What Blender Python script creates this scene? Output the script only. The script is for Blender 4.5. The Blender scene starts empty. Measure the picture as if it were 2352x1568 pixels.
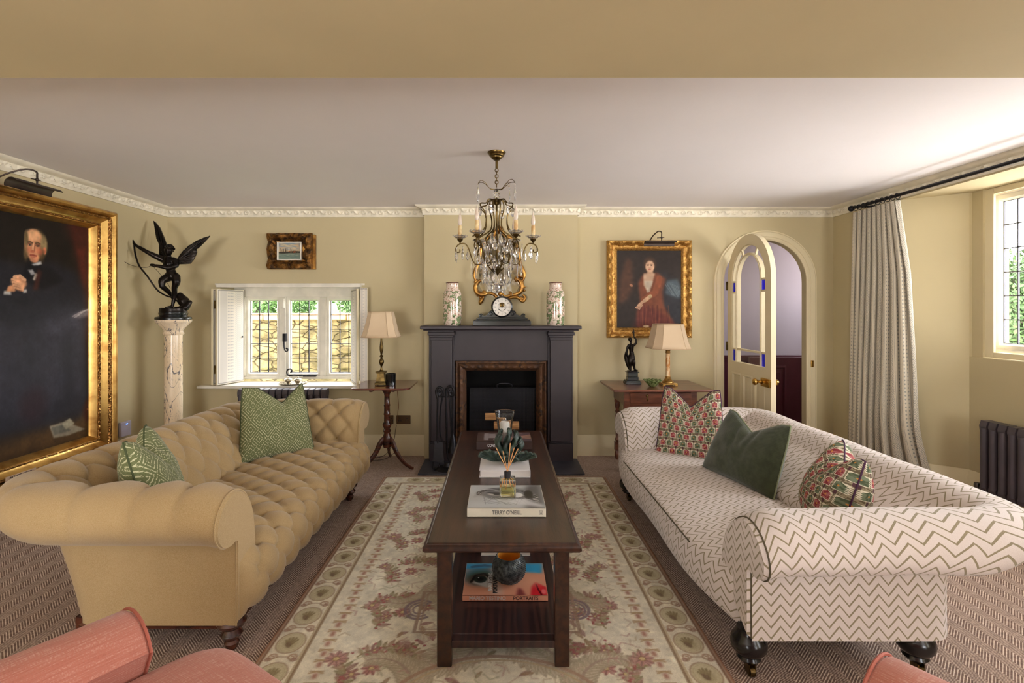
import bpy, bmesh, math, random
import numpy as np
from mathutils import Vector, Matrix, noise as mnoise
random.seed(7); rng = np.random.default_rng(7)
PI = math.pi; R = math.radians
sc = bpy.context.scene
C = sc.collection
# ---------------- camera ----------------
EYE = 1.405
FPX, VX, VY = 1176.0, 1148.0, 713.0
cam_d = bpy.data.cameras.new('camera'); cam = bpy.data.objects.new('camera', cam_d); C.objects.link(cam)
cam.location = (0, 0, EYE); cam.rotation_euler = (R(90), 0, 0)
cam_d.sensor_width = 36; cam_d.lens = 18.0
cam_d.shift_x = (1176-VX)/2352; cam_d.shift_y = -(784-VY)/2352
cam_d.clip_start = .05; cam_d.clip_end = 200
sc.camera = cam
sc.view_settings.view_transform = 'Standard'; sc.view_settings.look = 'None'
sc.view_settings.gamma = 1; sc.view_settings.use_curve_mapping = False
sc.view_settings.exposure = 0.56
# ---------------- daylight ----------------
w = bpy.data.worlds.new('world'); sc.world = w; w.use_nodes = True
nt = w.node_tree; nt.nodes.clear()
wo = nt.nodes.new('ShaderNodeOutputWorld'); wb = nt.nodes.new('ShaderNodeBackground')
tc = nt.nodes.new('ShaderNodeTexCoord'); sp = nt.nodes.new('ShaderNodeSeparateXYZ')
cr = nt.nodes.new('ShaderNodeValToRGB')
cr.color_ramp.elements[0].position = .42; cr.color_ramp.elements[0].color = (1.75, 1.70, 1.66, 1)
cr.color_ramp.elements[1].position = .60; cr.color_ramp.elements[1].color = (.93, .95, 1.0, 1)
ma = nt.nodes.new('ShaderNodeMath'); ma.operation = 'MULTIPLY_ADD'; ma.inputs[1].default_value = .5; ma.inputs[2].default_value = .5
nt.links.new(tc.outputs['Generated'], sp.inputs[0]); nt.links.new(sp.outputs['Z'], ma.inputs[0]); nt.links.new(ma.outputs[0], cr.inputs[0])
nt.links.new(cr.outputs[0], wb.inputs[0]); wb.inputs[1].default_value = 13.0
nt.links.new(wb.outputs[0], wo.inputs[0])
def portal(name, loc, rot, sx, sy):
    l = bpy.data.lights.new(name, 'AREA'); l.shape = 'RECTANGLE'; l.size = sx; l.size_y = sy; l.cycles.is_portal = True
    o = bpy.data.objects.new(name, l); C.objects.link(o); o.location = loc; o.rotation_euler = rot
# windows let daylight in: bay window (right), back window, added unseen windows behind the camera, added hall opening
portal('daylight_portal', (3.80, 2.72, 1.69), (0, R(90), 0), 1.15, 2.3)
portal('daylight_portal', (-2.02, 5.45, 1.14), (R(-90), 0, 0), 1.3, .85)
portal('daylight_portal', (2.35, -2.62, 1.4), (R(90), 0, 0), 1.2, 1.5)
portal('daylight_portal', (-1.8, -2.62, 1.2), (R(90), 0, 0), 1.6, 1.5)
portal('daylight_portal', (3.80, -.95, 1.4), (0, R(90), 0), 1.3, 1.5)
portal('daylight_portal', (4.62, 5.9, 1.75), (0, R(90), 0), .5, .6)

# ---------------- helpers ----------------
def P(px, py, Y): return ((px-VX)*Y/FPX, Y, EYE-(py-VY)*Y/FPX)
def lin(c):
    c = np.asarray(c, float)/255.0
    return np.where(c <= .04045, c/12.92, ((c+.055)/1.055)**2.4)
def col(c): l = lin(c); return (float(l[0]), float(l[1]), float(l[2]), 1)

class E:                                   # tiny expression layer over shader maths
    def __init__(s, t, o): s.t = t; s.o = o
    def m(s, op, *a):
        n = s.t.nodes.new('ShaderNodeMath'); n.operation = op
        for i, x in enumerate((s,)+a):
            if isinstance(x, E): s.t.links.new(x.o, n.inputs[i])
            else: n.inputs[i].default_value = float(x)
        return E(s.t, n.outputs[0])
    def __add__(s, b): return s.m('ADD', b)
    __radd__ = __add__
    def __sub__(s, b): return s.m('SUBTRACT', b)
    def __rsub__(s, b): return (s*-1)+b
    def __mul__(s, b): return s.m('MULTIPLY', b)
    __rmul__ = __mul__
    def __truediv__(s, b): return s.m('DIVIDE', b)
    def fract(s): return s.m('FRACT')
    def floor(s): return s.m('FLOOR')
    def abs(s): return s.m('ABSOLUTE')
    def sin(s): return s.m('SINE')
    def lt(s, b): return s.m('LESS_THAN', b)
    def gt(s, b): return s.m('GREATER_THAN', b)
    def mn(s, b): return s.m('MINIMUM', b)
    def mx(s, b): return s.m('MAXIMUM', b)
    def tri(s): return s.m('PINGPONG', .5)*2
    def par(s): return (s.floor()*.5).fract()*2
    def sm(s, a, b):
        n = s.t.nodes.new('ShaderNodeMapRange'); n.interpolation_type = 'SMOOTHSTEP'
        s.t.links.new(s.o, n.inputs[0]); n.inputs[1].default_value = a; n.inputs[2].default_value = b
        return E(s.t, n.outputs[0])
class Mt:
    def __init__(s, name, rough=.5, metal=0, spec=.5, **kw):
        s.m = bpy.data.materials.new(name); s.m.use_nodes = True; s.t = s.m.node_tree
        s.b = s.t.nodes['Principled BSDF']; s.b.inputs['Roughness'].default_value = rough
        s.b.inputs['Metallic'].default_value = metal; s.b.inputs['Specular IOR Level'].default_value = spec
        for k, v in kw.items(): s.b.inputs[k.replace('_', ' ')].default_value = v
        s.tc = s.t.nodes.new('ShaderNodeTexCoord')
    def vec(s, which='Object', scale=(1, 1, 1)):
        mp = s.t.nodes.new('ShaderNodeMapping'); mp.inputs['Scale'].default_value = scale
        s.t.links.new(s.tc.outputs[which], mp.inputs[0]); return mp.outputs[0]
    def xyz(s, which='Object'):
        n = s.t.nodes.new('ShaderNodeSeparateXYZ'); s.t.links.new(s.tc.outputs[which], n.inputs[0])
        return [E(s.t, o) for o in n.outputs]
    def noise(s, scale, detail=3, which='Object', st=(1, 1, 1), dist=0, rough=.5):
        n = s.t.nodes.new('ShaderNodeTexNoise'); n.inputs['Scale'].default_value = scale; n.inputs['Detail'].default_value = detail
        n.inputs['Distortion'].default_value = dist; n.inputs['Roughness'].default_value = rough
        s.t.links.new(s.vec(which, st), n.inputs['Vector']); return E(s.t, n.outputs[0])
    def voro(s, scale, which='Object', st=(1, 1, 1), feat='F1', rnd=1, out=0):
        n = s.t.nodes.new('ShaderNodeTexVoronoi'); n.feature = feat; n.inputs['Scale'].default_value = scale
        n.inputs['Randomness'].default_value = rnd
        s.t.links.new(s.vec(which, st), n.inputs['Vector']); return E(s.t, n.outputs[out])
    def wave(s, scale, dist=2, st=(1, 1, 1), which='Object', direction='X', detail=2):
        n = s.t.nodes.new('ShaderNodeTexWave'); n.inputs['Scale'].default_value = scale; n.inputs['Distortion'].default_value = dist
        n.bands_direction = direction; n.inputs['Detail'].default_value = detail
        s.t.links.new(s.vec(which, st), n.inputs['Vector']); return E(s.t, n.outputs['Fac'])
    def mix(s, f, a, b):
        n = s.t.nodes.new('ShaderNodeMix'); n.data_type = 'RGBA'
        if isinstance(f, E): s.t.links.new(f.o, n.inputs[0])
        else: n.inputs[0].default_value = f
        for i, x in ((6, a), (7, b)):
            if isinstance(x, (tuple, list)): n.inputs[i].default_value = col(x)
            else: s.t.links.new(x, n.inputs[i])
        return n.outputs[2]
    def base(s, x):
        if isinstance(x, (tuple, list)): s.b.inputs['Base Color'].default_value = col(x)
        else: s.t.links.new(x, s.b.inputs['Base Color'])
        return s
    def rough(s, e): s.t.links.new(e.o, s.b.inputs['Roughness']); return s
    def bump(s, e, strength=.3, dist=.01):
        n = s.t.nodes.new('ShaderNodeBump'); n.inputs['Strength'].default_value = strength; n.inputs['Distance'].default_value = dist
        s.t.links.new(e.o, n.inputs['Height']); s.t.links.new(n.outputs[0], s.b.inputs['Normal']); return s
def simple(name, c1, c2=None, rough=.5, metal=0, scale=8, bump=0, bscale=60, st=(1, 1, 1), **kw):
    m = Mt(name, rough, metal, **kw)
    c2 = c2 or tuple(int(x*.93) for x in c1)
    m.base(m.mix(m.noise(scale, 4, st=st).sm(.3, .7), c1, c2))
    if bump: m.bump(m.noise(bscale, 3), bump, .004)
    return m.m

class MB:
    def __init__(s): s.v = []; s.f = []; s.uv = []; s.n = 0
    def add(s, v, f, uv=None):
        v = np.asarray(v, float).reshape(-1, 3); b = s.n
        s.v.append(v); s.n += len(v)
        s.uv.append(np.asarray(uv, float) if uv is not None else np.zeros((len(v), 2)))
        s.f += [tuple(i+b for i in q) for q in f]; return s
    def box(s, x0, x1, y0, y1, z0, z1, T=None):
        v = [(x, y, z) for x in (x0, x1) for y in (y0, y1) for z in (z0, z1)]
        if T: v = [T(*p) for p in v]
        return s.add(v, [(0, 1, 3, 2), (4, 6, 7, 5), (0, 4, 5, 1), (2, 3, 7, 6), (0, 2, 6, 4), (1, 5, 7, 3)])
    def grid(s, fn, nu, nv, cu=False, cv=False, uvs=None, flip=False):
        us = np.linspace(0, 1, nu+1)[:nu if cu else nu+1]; vs = np.linspace(0, 1, nv+1)[:nv if cv else nv+1]
        U, V = np.meshgrid(us, vs, indexing='ij'); p = fn(U, V)
        pts = np.stack([np.broadcast_to(a, U.shape) for a in p], -1).reshape(-1, 3)
        b = s.n; lu, lv = len(us), len(vs)
        uv = None
        if uvs is not None:
            q = uvs(U, V); uv = np.stack([np.broadcast_to(a, U.shape) for a in q], -1).reshape(-1, 2)
        fs = []
        for i in range(nu):
            i2 = (i+1) % lu
            for j in range(nv):
                j2 = (j+1) % lv
                q = (i*lv+j, i2*lv+j, i2*lv+j2, i*lv+j2)
                fs.append(q[::-1] if flip else q)
        return s.add(pts, fs, uv)
    def lathe(s, prof, cx=0, cy=0, z0=0, n=24, T=None, sx=1, sy=1, cap=True):
        v = []; f = []
        for r, z in prof:
            for k in range(n):
                a = 2*PI*k/n; v.append((cx+r*sx*math.cos(a), cy+r*sy*math.sin(a), z0+z))
        m = len(prof)
        for i in range(m-1):
            for k in range(n):
                k2 = (k+1) % n; f.append((i*n+k, i*n+k2, (i+1)*n+k2, (i+1)*n+k))
        if cap and prof[0][0] > 1e-5: f.append(tuple(range(n))[::-1])
        if cap and prof[-1][0] > 1e-5: f.append(tuple((m-1)*n+k for k in range(n)))
        if T: v = [T(*p) for p in v]
        return s.add(v, f)
    def tube(s, pts, r=.01, n=8, closed=False, flat=1.0, up=None):
        pts = [Vector(p) for p in pts]; m = len(pts)
        rs = [r]*m if isinstance(r, (int, float)) else list(r)
        v = []; f = []; prev = None
        for i, p in enumerate(pts):
            a = pts[(i-1) % m] if (closed or i) else p; b = pts[(i+1) % m] if (closed or i < m-1) else p
            t = (b-a).normalized() if (b-a).length > 1e-9 else Vector((0, 0, 1))
            if up is not None: nr = Vector(up)-t*t.dot(Vector(up))
            elif prev is None:
                nr = t.orthogonal()
            else: nr = prev-t*prev.dot(t)
            if nr.length < 1e-6: nr = t.orthogonal()
            nr.normalize(); prev = nr; bi = t.cross(nr)
            for k in range(n):
                an = 2*PI*k/n; v.append(p+nr*rs[i]*math.cos(an)+bi*rs[i]*flat*math.sin(an))
        for i in range(m if closed else m-1):
            i2 = (i+1) % m
            for k in range(n):
                k2 = (k+1) % n; f.append((i*n+k, i*n+k2, i2*n+k2, i2*n+k))
        if not closed: f.append(tuple(range(n))[::-1]); f.append(tuple((m-1)*n+k for k in range(n)))
        return s.add([tuple(q) for q in v], f)
    def prism(s, out, d0, d1, T):                  # outline (a,b) pushed from d0 to d1, T(a,b,d)->xyz
        n = len(out); v = [T(a, b, d0) for a, b in out]+[T(a, b, d1) for a, b in out]
        f = [tuple(range(n))[::-1], tuple(range(n, 2*n))]+[(i, (i+1) % n, n+(i+1) % n, n+i) for i in range(n)]
        return s.add(v, f)
    def ball(s, c, r, n=12, m=8, sc3=(1, 1, 1)):
        pr = [(max(1e-6, r*math.sin(PI*i/m)), -r*math.cos(PI*i/m)) for i in range(m+1)]
        v = []; f = []
        for q, z in pr:
            for k in range(n):
                a = 2*PI*k/n; v.append((c[0]+q*sc3[0]*math.cos(a), c[1]+q*sc3[1]*math.sin(a), c[2]+z*sc3[2]))
        for i in range(m):
            for k in range(n):
                k2 = (k+1) % n; f.append((i*n+k, i*n+k2, (i+1)*n+k2, (i+1)*n+k))
        return s.add(v, f)
    def frame(s, x0, x1, y0, y1, prof, T, sub=1, disp=None):   # mitred frame; prof=[(inset, depth)], T(a,b,d)
        loops = []
        for k, (ins, d) in enumerate(prof):
            cs = [(x0+ins, y0+ins), (x1-ins, y0+ins), (x1-ins, y1-ins), (x0+ins, y1-ins)]
            lp = []
            for c in range(4):
                a = cs[c]; b = cs[(c+1) % 4]; L = math.dist(a, b)
                for j in range(sub):
                    t = j/sub; q = (a[0]+(b[0]-a[0])*t, a[1]+(b[1]-a[1])*t)
                    e = disp(k, c, t, L, ins) if disp and j else 0
                    lp.append(T(q[0], q[1], d+e))
            loops.append(lp)
        n = 4*sub; v = [p for l in loops for p in l]; f = []
        for i in range(len(prof)-1):
            for k in range(n):
                k2 = (k+1) % n; f.append((i*n+k, i*n+k2, (i+1)*n+k2, (i+1)*n+k))
        return s.add(v, f)
    def build(s, name, m=None, parent=None, smooth=38, bevel=0, sub=0, W=True, label=None, seg=2, flipfix=True):
        v = np.concatenate(s.v); off = np.zeros(3)
        if parent is None:
            off = np.array([(v[:, 0].min()+v[:, 0].max())/2, (v[:, 1].min()+v[:, 1].max())/2, v[:, 2].min()]); v = v-off
        me = bpy.data.meshes.new(name)
        me.from_pydata([tuple(p) for p in v.tolist()], [], s.f)
        uv = np.concatenate(s.uv)
        if np.any(uv):
            l = me.uv_layers.new(name='UVMap'); idx = np.empty(len(me.loops), int); me.loops.foreach_get('vertex_index', idx)
            l.data.foreach_set('uv', uv[idx].ravel())
        if flipfix:
            bm = bmesh.new(); bm.from_mesh(me); bmesh.ops.recalc_face_normals(bm, faces=bm.faces); bm.to_mesh(me); bm.free()
        if smooth: me.shade_smooth(); me.set_sharp_from_angle(angle=R(smooth))
        if m is not None: me.materials.append(m)
        o = bpy.data.objects.new(name, me); C.objects.link(o)
        if parent is None: o.location = off
        else:
            o.parent = parent
            if W and parent.type == 'EMPTY': o.location = -parent.location
            elif W and parent.type == 'MESH' and parent.parent is None: o.location = -parent.location
        if bevel:
            b = o.modifiers.new('bevel', 'BEVEL'); b.width = bevel; b.segments = seg; b.limit_method = 'ANGLE'; b.angle_limit = R(40)
            b.harden_normals = False
        if sub:
            b = o.modifiers.new('subdivision', 'SUBSURF'); b.levels = sub; b.render_levels = sub
        if label: o['label'] = label
        return o
def tag(o, label, cat, group=None, kind=None):
    o['label'] = label; o['category'] = cat
    if group: o['group'] = group
    if kind: o['kind'] = kind
    return o
def thing(name, label, cat, loc=(0, 0, 0), group=None, rz=0):
    o = bpy.data.objects.new(name, None); C.objects.link(o); o.location = loc; o.rotation_euler = (0, 0, rz)
    o.empty_display_size = .05
    return tag(o, label, cat, group)
def struct(o): o['kind'] = 'structure'; return o
def copy_tree(o, parent=None):
    c = o.copy(); C.objects.link(c); c.parent = parent
    for ch in [q for q in o.children]: copy_tree(ch, c)
    return c
def backT(Yw): return lambda a, b, d: (a, Yw-d, b)       # wall facing the camera: a=X b=Z d=towards room
def leftT(Xw): return lambda a, b, d: (Xw+d, a, b)
def rightT(Xw): return lambda a, b, d: (Xw-d, a, b)
def offset_poly(pts, o):
    out = []; n = len(pts)
    for i in range(n):
        p = Vector(pts[i]); ns = []
        if i: d = (p-Vector(pts[i-1])).normalized(); ns.append(Vector((d.y, -d.x)))
        if i < n-1: d = (Vector(pts[i+1])-p).normalized(); ns.append(Vector((d.y, -d.x)))
        if len(ns) == 2: b = (ns[0]+ns[1]); b.normalize(); q = p+b*(o/b.dot(ns[0]))
        else: q = p+ns[0]*o
        out.append((q.x, q.y))
    return out
def moulding(mb, pts, prof, relief=None, step=.02):     # sweep (offset,z) profile along plan polyline, mitred, right-hand side
    polys = [offset_poly(pts, o) for o, z in prof]
    base = 0
    for i in range(len(pts)-1):
        L = math.dist(pts[i], pts[i+1]); n = max(1, int(L/step)) if relief else 1
        d = Vector((pts[i+1][0]-pts[i][0], pts[i+1][1]-pts[i][1])).normalized(); nr = (d.y, -d.x)
        v = []; m = len(prof)
        for j in range(n+1):
            t = j/n
            for k, (o, z) in enumerate(prof):
                a = polys[k][i]; b = polys[k][i+1]; x = a[0]+(b[0]-a[0])*t; y = a[1]+(b[1]-a[1])*t
                e = relief(base+L*t, k) if relief and 0 < j < n else 0
                v.append((x+nr[0]*e, y+nr[1]*e, z))
        f = [(j*m+k, (j+1)*m+k, (j+1)*m+k+1, j*m+k+1) for j in range(n) for k in range(m-1)]
        mb.add(v, f); base += L
    return mb

class Canvas:                                           # paints colours worked out by rule on a fine flat mesh
    def __init__(s, w, h, res, bg):
        s.w, s.h, s.res = w, h, res; s.nx = int(w/res)+1; s.ny = int(h/res)+1
        s.a = np.tile(np.array(bg, float), (s.ny, s.nx, 1))
        s.X, s.Y = np.meshgrid(np.linspace(0, w, s.nx), np.linspace(0, h, s.ny))
    def win(s, x0, x1, y0, y1):
        i0 = max(0, int(x0/s.res)); i1 = min(s.nx, int(x1/s.res)+2); j0 = max(0, int(y0/s.res)); j1 = min(s.ny, int(y1/s.res)+2)
        return (slice(j0, j1), slice(i0, i1)) if i1 > i0 and j1 > j0 else None
    def put(s, W, m, c, al=1):
        m = (np.clip(m, 0, 1)*al)[..., None]; s.a[W] = s.a[W]*(1-m)+np.array(c, float)*m
    def ell(s, cx, cy, rx, ry, c, soft=.2, rot=0, al=1, ring=0):
        r = max(rx, ry)*(1+soft)+s.res*2; W = s.win(cx-r, cx+r, cy-r, cy+r)
        if W is None: return
        dx = s.X[W]-cx; dy = s.Y[W]-cy; ca, sa = math.cos(rot), math.sin(rot)
        q = np.sqrt(((dx*ca+dy*sa)/rx)**2+((-dx*sa+dy*ca)/ry)**2)
        m = np.clip((abs(q-1)*-1+ring)/(soft*.3+1e-6), 0, 1) if ring else np.clip((1+soft/2-q)/(soft+1e-6), 0, 1)
        s.put(W, m, c, al)
    def line(s, pts, wd, c, al=1, soft=None):
        soft = soft or s.res*.8
        pts = [tuple(p) for p in pts]; xs = [p[0] for p in pts]; ys = [p[1] for p in pts]; k = (max(wd) if hasattr(wd, '__len__') else wd)+soft*2
        W = s.win(min(xs)-k, max(xs)+k, min(ys)-k, max(ys)+k)
        if W is None: return
        X, Y = s.X[W], s.Y[W]; best = np.zeros(X.shape)
        for i in range(len(pts)-1):
            (ax, ay), (bx, by) = pts[i], pts[i+1]; dx, dy = bx-ax, by-ay; L = dx*dx+dy*dy+1e-12
            t = np.clip(((X-ax)*dx+(Y-ay)*dy)/L, 0, 1); d = np.hypot(X-ax-t*dx, Y-ay-t*dy)
            ww = wd/2 if not hasattr(wd, '__len__') else (wd[i]+(wd[i+1]-wd[i])*t)/2
            best = np.maximum(best, np.clip((ww+soft-d)/soft, 0, 1))
        s.put(W, best, c, al)
    def poly(s, pts, c, al=1, blur=0):
        xs = [p[0] for p in pts]; ys = [p[1] for p in pts]; k = blur*3+s.res*2
        W = s.win(min(xs)-k, max(xs)+k, min(ys)-k, max(ys)+k)
        if W is None: return
        X, Y = s.X[W], s.Y[W]; m = np.zeros(X.shape, bool); n = len(pts)
        for i in range(n):
            (ax, ay), (bx, by) = pts[i], pts[(i+1) % n]
            if ay == by: continue
            cnd = ((ay > Y) != (by > Y)) & (X < (bx-ax)*(Y-ay)/(by-ay)+ax); m ^= cnd
        m = m.astype(float); r = max(1, int(blur/s.res))
        if r:
            for _ in range(2):
                for ax_ in (0, 1):
                    cs = np.cumsum(np.pad(m, [(r+1, r) if q == ax_ else (0, 0) for q in (0, 1)], mode='edge'), ax_)
                    m = (np.take(cs, range(2*r+1, cs.shape[ax_]), ax_)-np.take(cs, range(0, cs.shape[ax_]-2*r-1), ax_))/(2*r+1)
        s.put(W, m, c, al)
    def mottle(s, amp, cell, seed=0):
        g = np.random.default_rng(seed); n = max(2, int(s.h/cell)+2), max(2, int(s.w/cell)+2); q = g.normal(0, 1, n)
        fy = np.linspace(0, n[0]-1.001, s.ny); fx = np.linspace(0, n[1]-1.001, s.nx); iy = fy.astype(int); ix = fx.astype(int)
        ty = (fy-iy)[:, None]; tx = (fx-ix)[None]; ty = ty*ty*(3-2*ty); tx = tx*tx*(3-2*tx)
        v = (q[iy][:, ix]*(1-tx)+q[iy][:, ix+1]*tx)*(1-ty)+(q[iy+1][:, ix]*(1-tx)+q[iy+1][:, ix+1]*tx)*ty
        s.a *= np.clip(1+amp*v, .3, 1.9)[..., None]; return v
    def mesh(s, name, T, m, parent=None, hfn=None, label=None):
        n = s.nx*s.ny; H = hfn(s) if hfn is not None else np.zeros((s.ny, s.nx))
        X, Y, Z = T(s.X, s.Y, H); v = np.stack([np.broadcast_to(q, s.X.shape) for q in (X, Y, Z)], -1).reshape(-1, 3)
        off = np.zeros(3)
        if parent is None: off = np.array([(v[:, 0].min()+v[:, 0].max())/2, (v[:, 1].min()+v[:, 1].max())/2, v[:, 2].min()])
        elif parent.parent is None: off = np.array(parent.location)
        v = v-off if parent is None else v
        idx = np.arange(n).reshape(s.ny, s.nx)
        q = np.stack([idx[:-1, :-1], idx[:-1, 1:], idx[1:, 1:], idx[1:, :-1]], -1).reshape(-1, 4)
        me = bpy.data.meshes.new(name); me.vertices.add(n); me.vertices.foreach_set('co', v.ravel())
        me.loops.add(q.size); me.loops.foreach_set('vertex_index', q.ravel().astype(np.int32))
        me.polygons.add(len(q)); me.polygons.foreach_set('loop_start', np.arange(0, q.size, 4, dtype=np.int32))
        me.update(calc_edges=True); me.validate()
        at = me.color_attributes.new('paint', 'FLOAT_COLOR', 'POINT')
        c = np.ones((n, 4)); c[:, :3] = lin(np.clip(s.a, 0, 255)).reshape(-1, 3); at.data.foreach_set('color', c.ravel())
        me.shade_smooth(); me.materials.append(m)
        o = bpy.data.objects.new(name, me); C.objects.link(o)
        if parent is None: o.location = off
        else: o.parent = parent; o.location = -off
        if label: o['label'] = label
        return o
def paint_mat(name, rough=.5, bump=0, bs=300, spec=.5, coat=0, fleck=0):
    m = Mt(name, rough, spec=spec); a = m.t.nodes.new('ShaderNodeAttribute'); a.attribute_name = 'paint'
    if fleck:
        n = m.t.nodes.new('ShaderNodeMix'); n.data_type = 'RGBA'; n.blend_type = 'MULTIPLY'; n.inputs[0].default_value = fleck
        m.t.links.new(a.outputs[0], n.inputs[6]); q = m.mix(m.noise(bs, 3).sm(.3, .7), (150, 150, 150), (255, 255, 255)); m.t.links.new(q, n.inputs[7])
        m.base(n.outputs[2])
    else: m.base(a.outputs[0])
    if bump: m.bump(m.noise(bs, 3), bump, .004)
    m.b.inputs['Coat Weight'].default_value = coat; m.b.inputs['Coat Roughness'].default_value = .12
    return m.m
def text(s, size, m, parent, mtx, name='lettering', ext=.0006, xs=1.0, bold=0.0, label=None):
    c = bpy.data.curves.new(name, 'FONT'); c.body = s; c.size = size; c.extrude = ext; c.align_x = 'CENTER'; c.align_y = 'CENTER'; c.offset = bold
    t = bpy.data.objects.new(name, c); C.objects.link(t); bpy.context.view_layer.update()
    me = bpy.data.meshes.new_from_object(t); bpy.data.objects.remove(t); me.name = name; me.materials.clear(); me.materials.append(m)
    me.transform(mtx @ Matrix.Scale(xs, 4, (1, 0, 0)))
    o = bpy.data.objects.new(name, me); C.objects.link(o); o.parent = parent
    if parent.parent is None: o.location = -parent.location
    if label: o['label'] = label
    return o
def frm(o, x, y): # matrix from origin and x / y axes
    x = Vector(x).normalized(); y = Vector(y).normalized(); z = x.cross(y)
    return Matrix(((x.x, y.x, z.x, o[0]), (x.y, y.y, z.y, o[1]), (x.z, y.z, z.z, o[2]), (0, 0, 0, 1)))
def bez(p, n=8):                                       # catmull-rom through points
    p = [Vector(q) for q in p]; out = []
    for i in range(len(p)-1):
        a = p[i-1] if i else p[i]*2-p[i+1]; b, c = p[i], p[i+1]; d = p[i+2] if i+2 < len(p) else p[i+1]*2-p[i]
        for j in range(n):
            t = j/n; out.append(.5*((2*b)+(c-a)*t+(2*a-5*b+4*c-d)*t*t+(3*b-a-3*c+d)*t**3))
    out.append(p[-1]); return [tuple(q) for q in out]
# ---------------- materials ----------------
def wallmat(name, c, v=.97):
    m = Mt(name, .75, spec=.3); m.base(m.mix(m.noise(1.5, 4).sm(.3, .7), c, tuple(x*v for x in c)))
    m.bump(m.noise(35, 5), .10, .004); return m.m
M = {}
M['wall'] = wallmat('wall_paint', (197, 183, 146))
M['ceil'] = wallmat('ceiling_paint', (240, 236, 238), .99)
M['trim'] = wallmat('trim_paint', (226, 213, 178))
M['white'] = simple('white_gloss', (232, 226, 212), rough=.35)
M['cornice'] = simple('cornice_plaster', (236, 228, 208), rough=.7)
M['lilac'] = wallmat('hall_paint', (188, 176, 184))
M['maroon'] = simple('maroon_gloss', (84, 34, 48), rough=.3)
def glassmat(name, tint=(255, 255, 255), refl=.08):
    m = bpy.data.materials.new(name); m.use_nodes = True; t = m.node_tree; t.nodes.clear()
    o = t.nodes.new('ShaderNodeOutputMaterial'); a = t.nodes.new('ShaderNodeBsdfTransparent'); g = t.nodes.new('ShaderNodeBsdfGlossy'); x = t.nodes.new('ShaderNodeMixShader')
    a.inputs[0].default_value = col(tint); g.inputs['Roughness'].default_value = .02
    f = t.nodes.new('ShaderNodeFresnel'); f.inputs[0].default_value = 1.3
    ge = t.nodes.new('ShaderNodeNewGeometry'); mu = t.nodes.new('ShaderNodeMath'); mu.operation = 'SUBTRACT'; mu.use_clamp = True
    t.links.new(f.outputs[0], mu.inputs[0]); t.links.new(ge.outputs['Backfacing'], mu.inputs[1]); t.links.new(mu.outputs[0], x.inputs[0]); t.links.new(a.outputs[0], x.inputs[1]); t.links.new(g.outputs[0], x.inputs[2]); t.links.new(x.outputs[0], o.inputs[0]); return m
M['glass'] = glassmat('window_glass'); M['blueglass'] = glassmat('blue_glass', (60, 50, 235))
M['lead'] = simple('leading', (52, 50, 56), rough=.5, metal=.4)
M['blackiron'] = simple('black_iron', (34, 33, 38), (26, 25, 28), rough=.38, metal=.6, bump=.15)
M['brass'] = simple('polished_brass', (216, 176, 96), (190, 148, 70), rough=.22, metal=1)
M['oldbrass'] = simple('aged_brass', (112, 92, 54), (76, 60, 34), rough=.34, metal=1, scale=25, bump=.1)
M['bronze'] = simple('dark_bronze', (44, 37, 32), (26, 22, 20), rough=.3, metal=.75, scale=14, bump=.2, bscale=40)
# sisal herringbone carpet
m = Mt('herringbone_sisal', .9, spec=.15); X, Y, Z = m.xyz()
bnd = X/.052; par = bnd.par(); tt = bnd.fract()
d = (Y+(par*2-1)*(X*1.0))/.0135
ln = (d.fract()-.5).abs().sm(.12, .27)
fine = ((X*420).sin()*.5+(Y*420).sin()*.5)*.5+.5
base = m.mix(m.noise(60, 3).sm(.3, .7), (224, 204, 186), (198, 176, 158))
dark = m.mix(m.noise(60, 3).sm(.3, .7), (140, 114, 100), (112, 90, 80))
m.base(m.mix(ln, base, dark)); m.bump(ln*-1+fine*.4, .5, .004); M['sisal'] = m.m
# garden wall stone
m = Mt('garden_stone', .95, spec=.1)
vn = m.t.nodes.new('ShaderNodeTexNoise'); vn.inputs['Scale'].default_value = 7; m.t.links.new(m.vec(), vn.inputs['Vector'])
va = m.t.nodes.new('ShaderNodeVectorMath'); va.operation = 'MULTIPLY_ADD'; m.t.links.new(vn.outputs[1], va.inputs[0]); va.inputs[1].default_value = (.12, .12, .12); m.t.links.new(m.vec('Object', (1, 1, 2.1)), va.inputs[2])
vo = m.t.nodes.new('ShaderNodeTexVoronoi'); vo.feature = 'DISTANCE_TO_EDGE'; vo.inputs['Scale'].default_value = 4.2; vo.inputs['Randomness'].default_value = .75; m.t.links.new(va.outputs[0], vo.inputs['Vector']); ed = E(m.t, vo.outputs[0]).sm(0, .07)
cl = m.noise(5, 4)
m.base(m.mix(ed, (72, 62, 44), m.mix(cl.sm(.35, .65), (128, 112, 78), (84, 74, 50)))); m.bump(ed+m.noise(25, 4)*.5, .8, .03); M['stone'] = m.m
M['ochre'] = simple('window_stone', (176, 140, 96), (150, 118, 78), rough=.9, bump=.3, bscale=30)
M['grass'] = simple('bank_grass', (84, 116, 44), (48, 78, 26), rough=.95, scale=18)
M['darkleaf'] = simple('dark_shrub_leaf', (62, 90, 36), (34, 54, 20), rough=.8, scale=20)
M['pierstone'] = simple('darkened_pier_stone', (78, 52, 32), (66, 44, 28), rough=.9, bump=.3, bscale=30)  # stone colour darkened so daylight does not burn it out
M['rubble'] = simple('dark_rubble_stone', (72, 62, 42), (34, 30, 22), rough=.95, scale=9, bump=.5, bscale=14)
M['leaf'] = simple('shrub_leaf', (92, 124, 62), (50, 78, 36), rough=.7, scale=20)

XL, XR, YB, YF, H = -3.231, 3.244, 4.98, -2.6, 2.40
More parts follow.
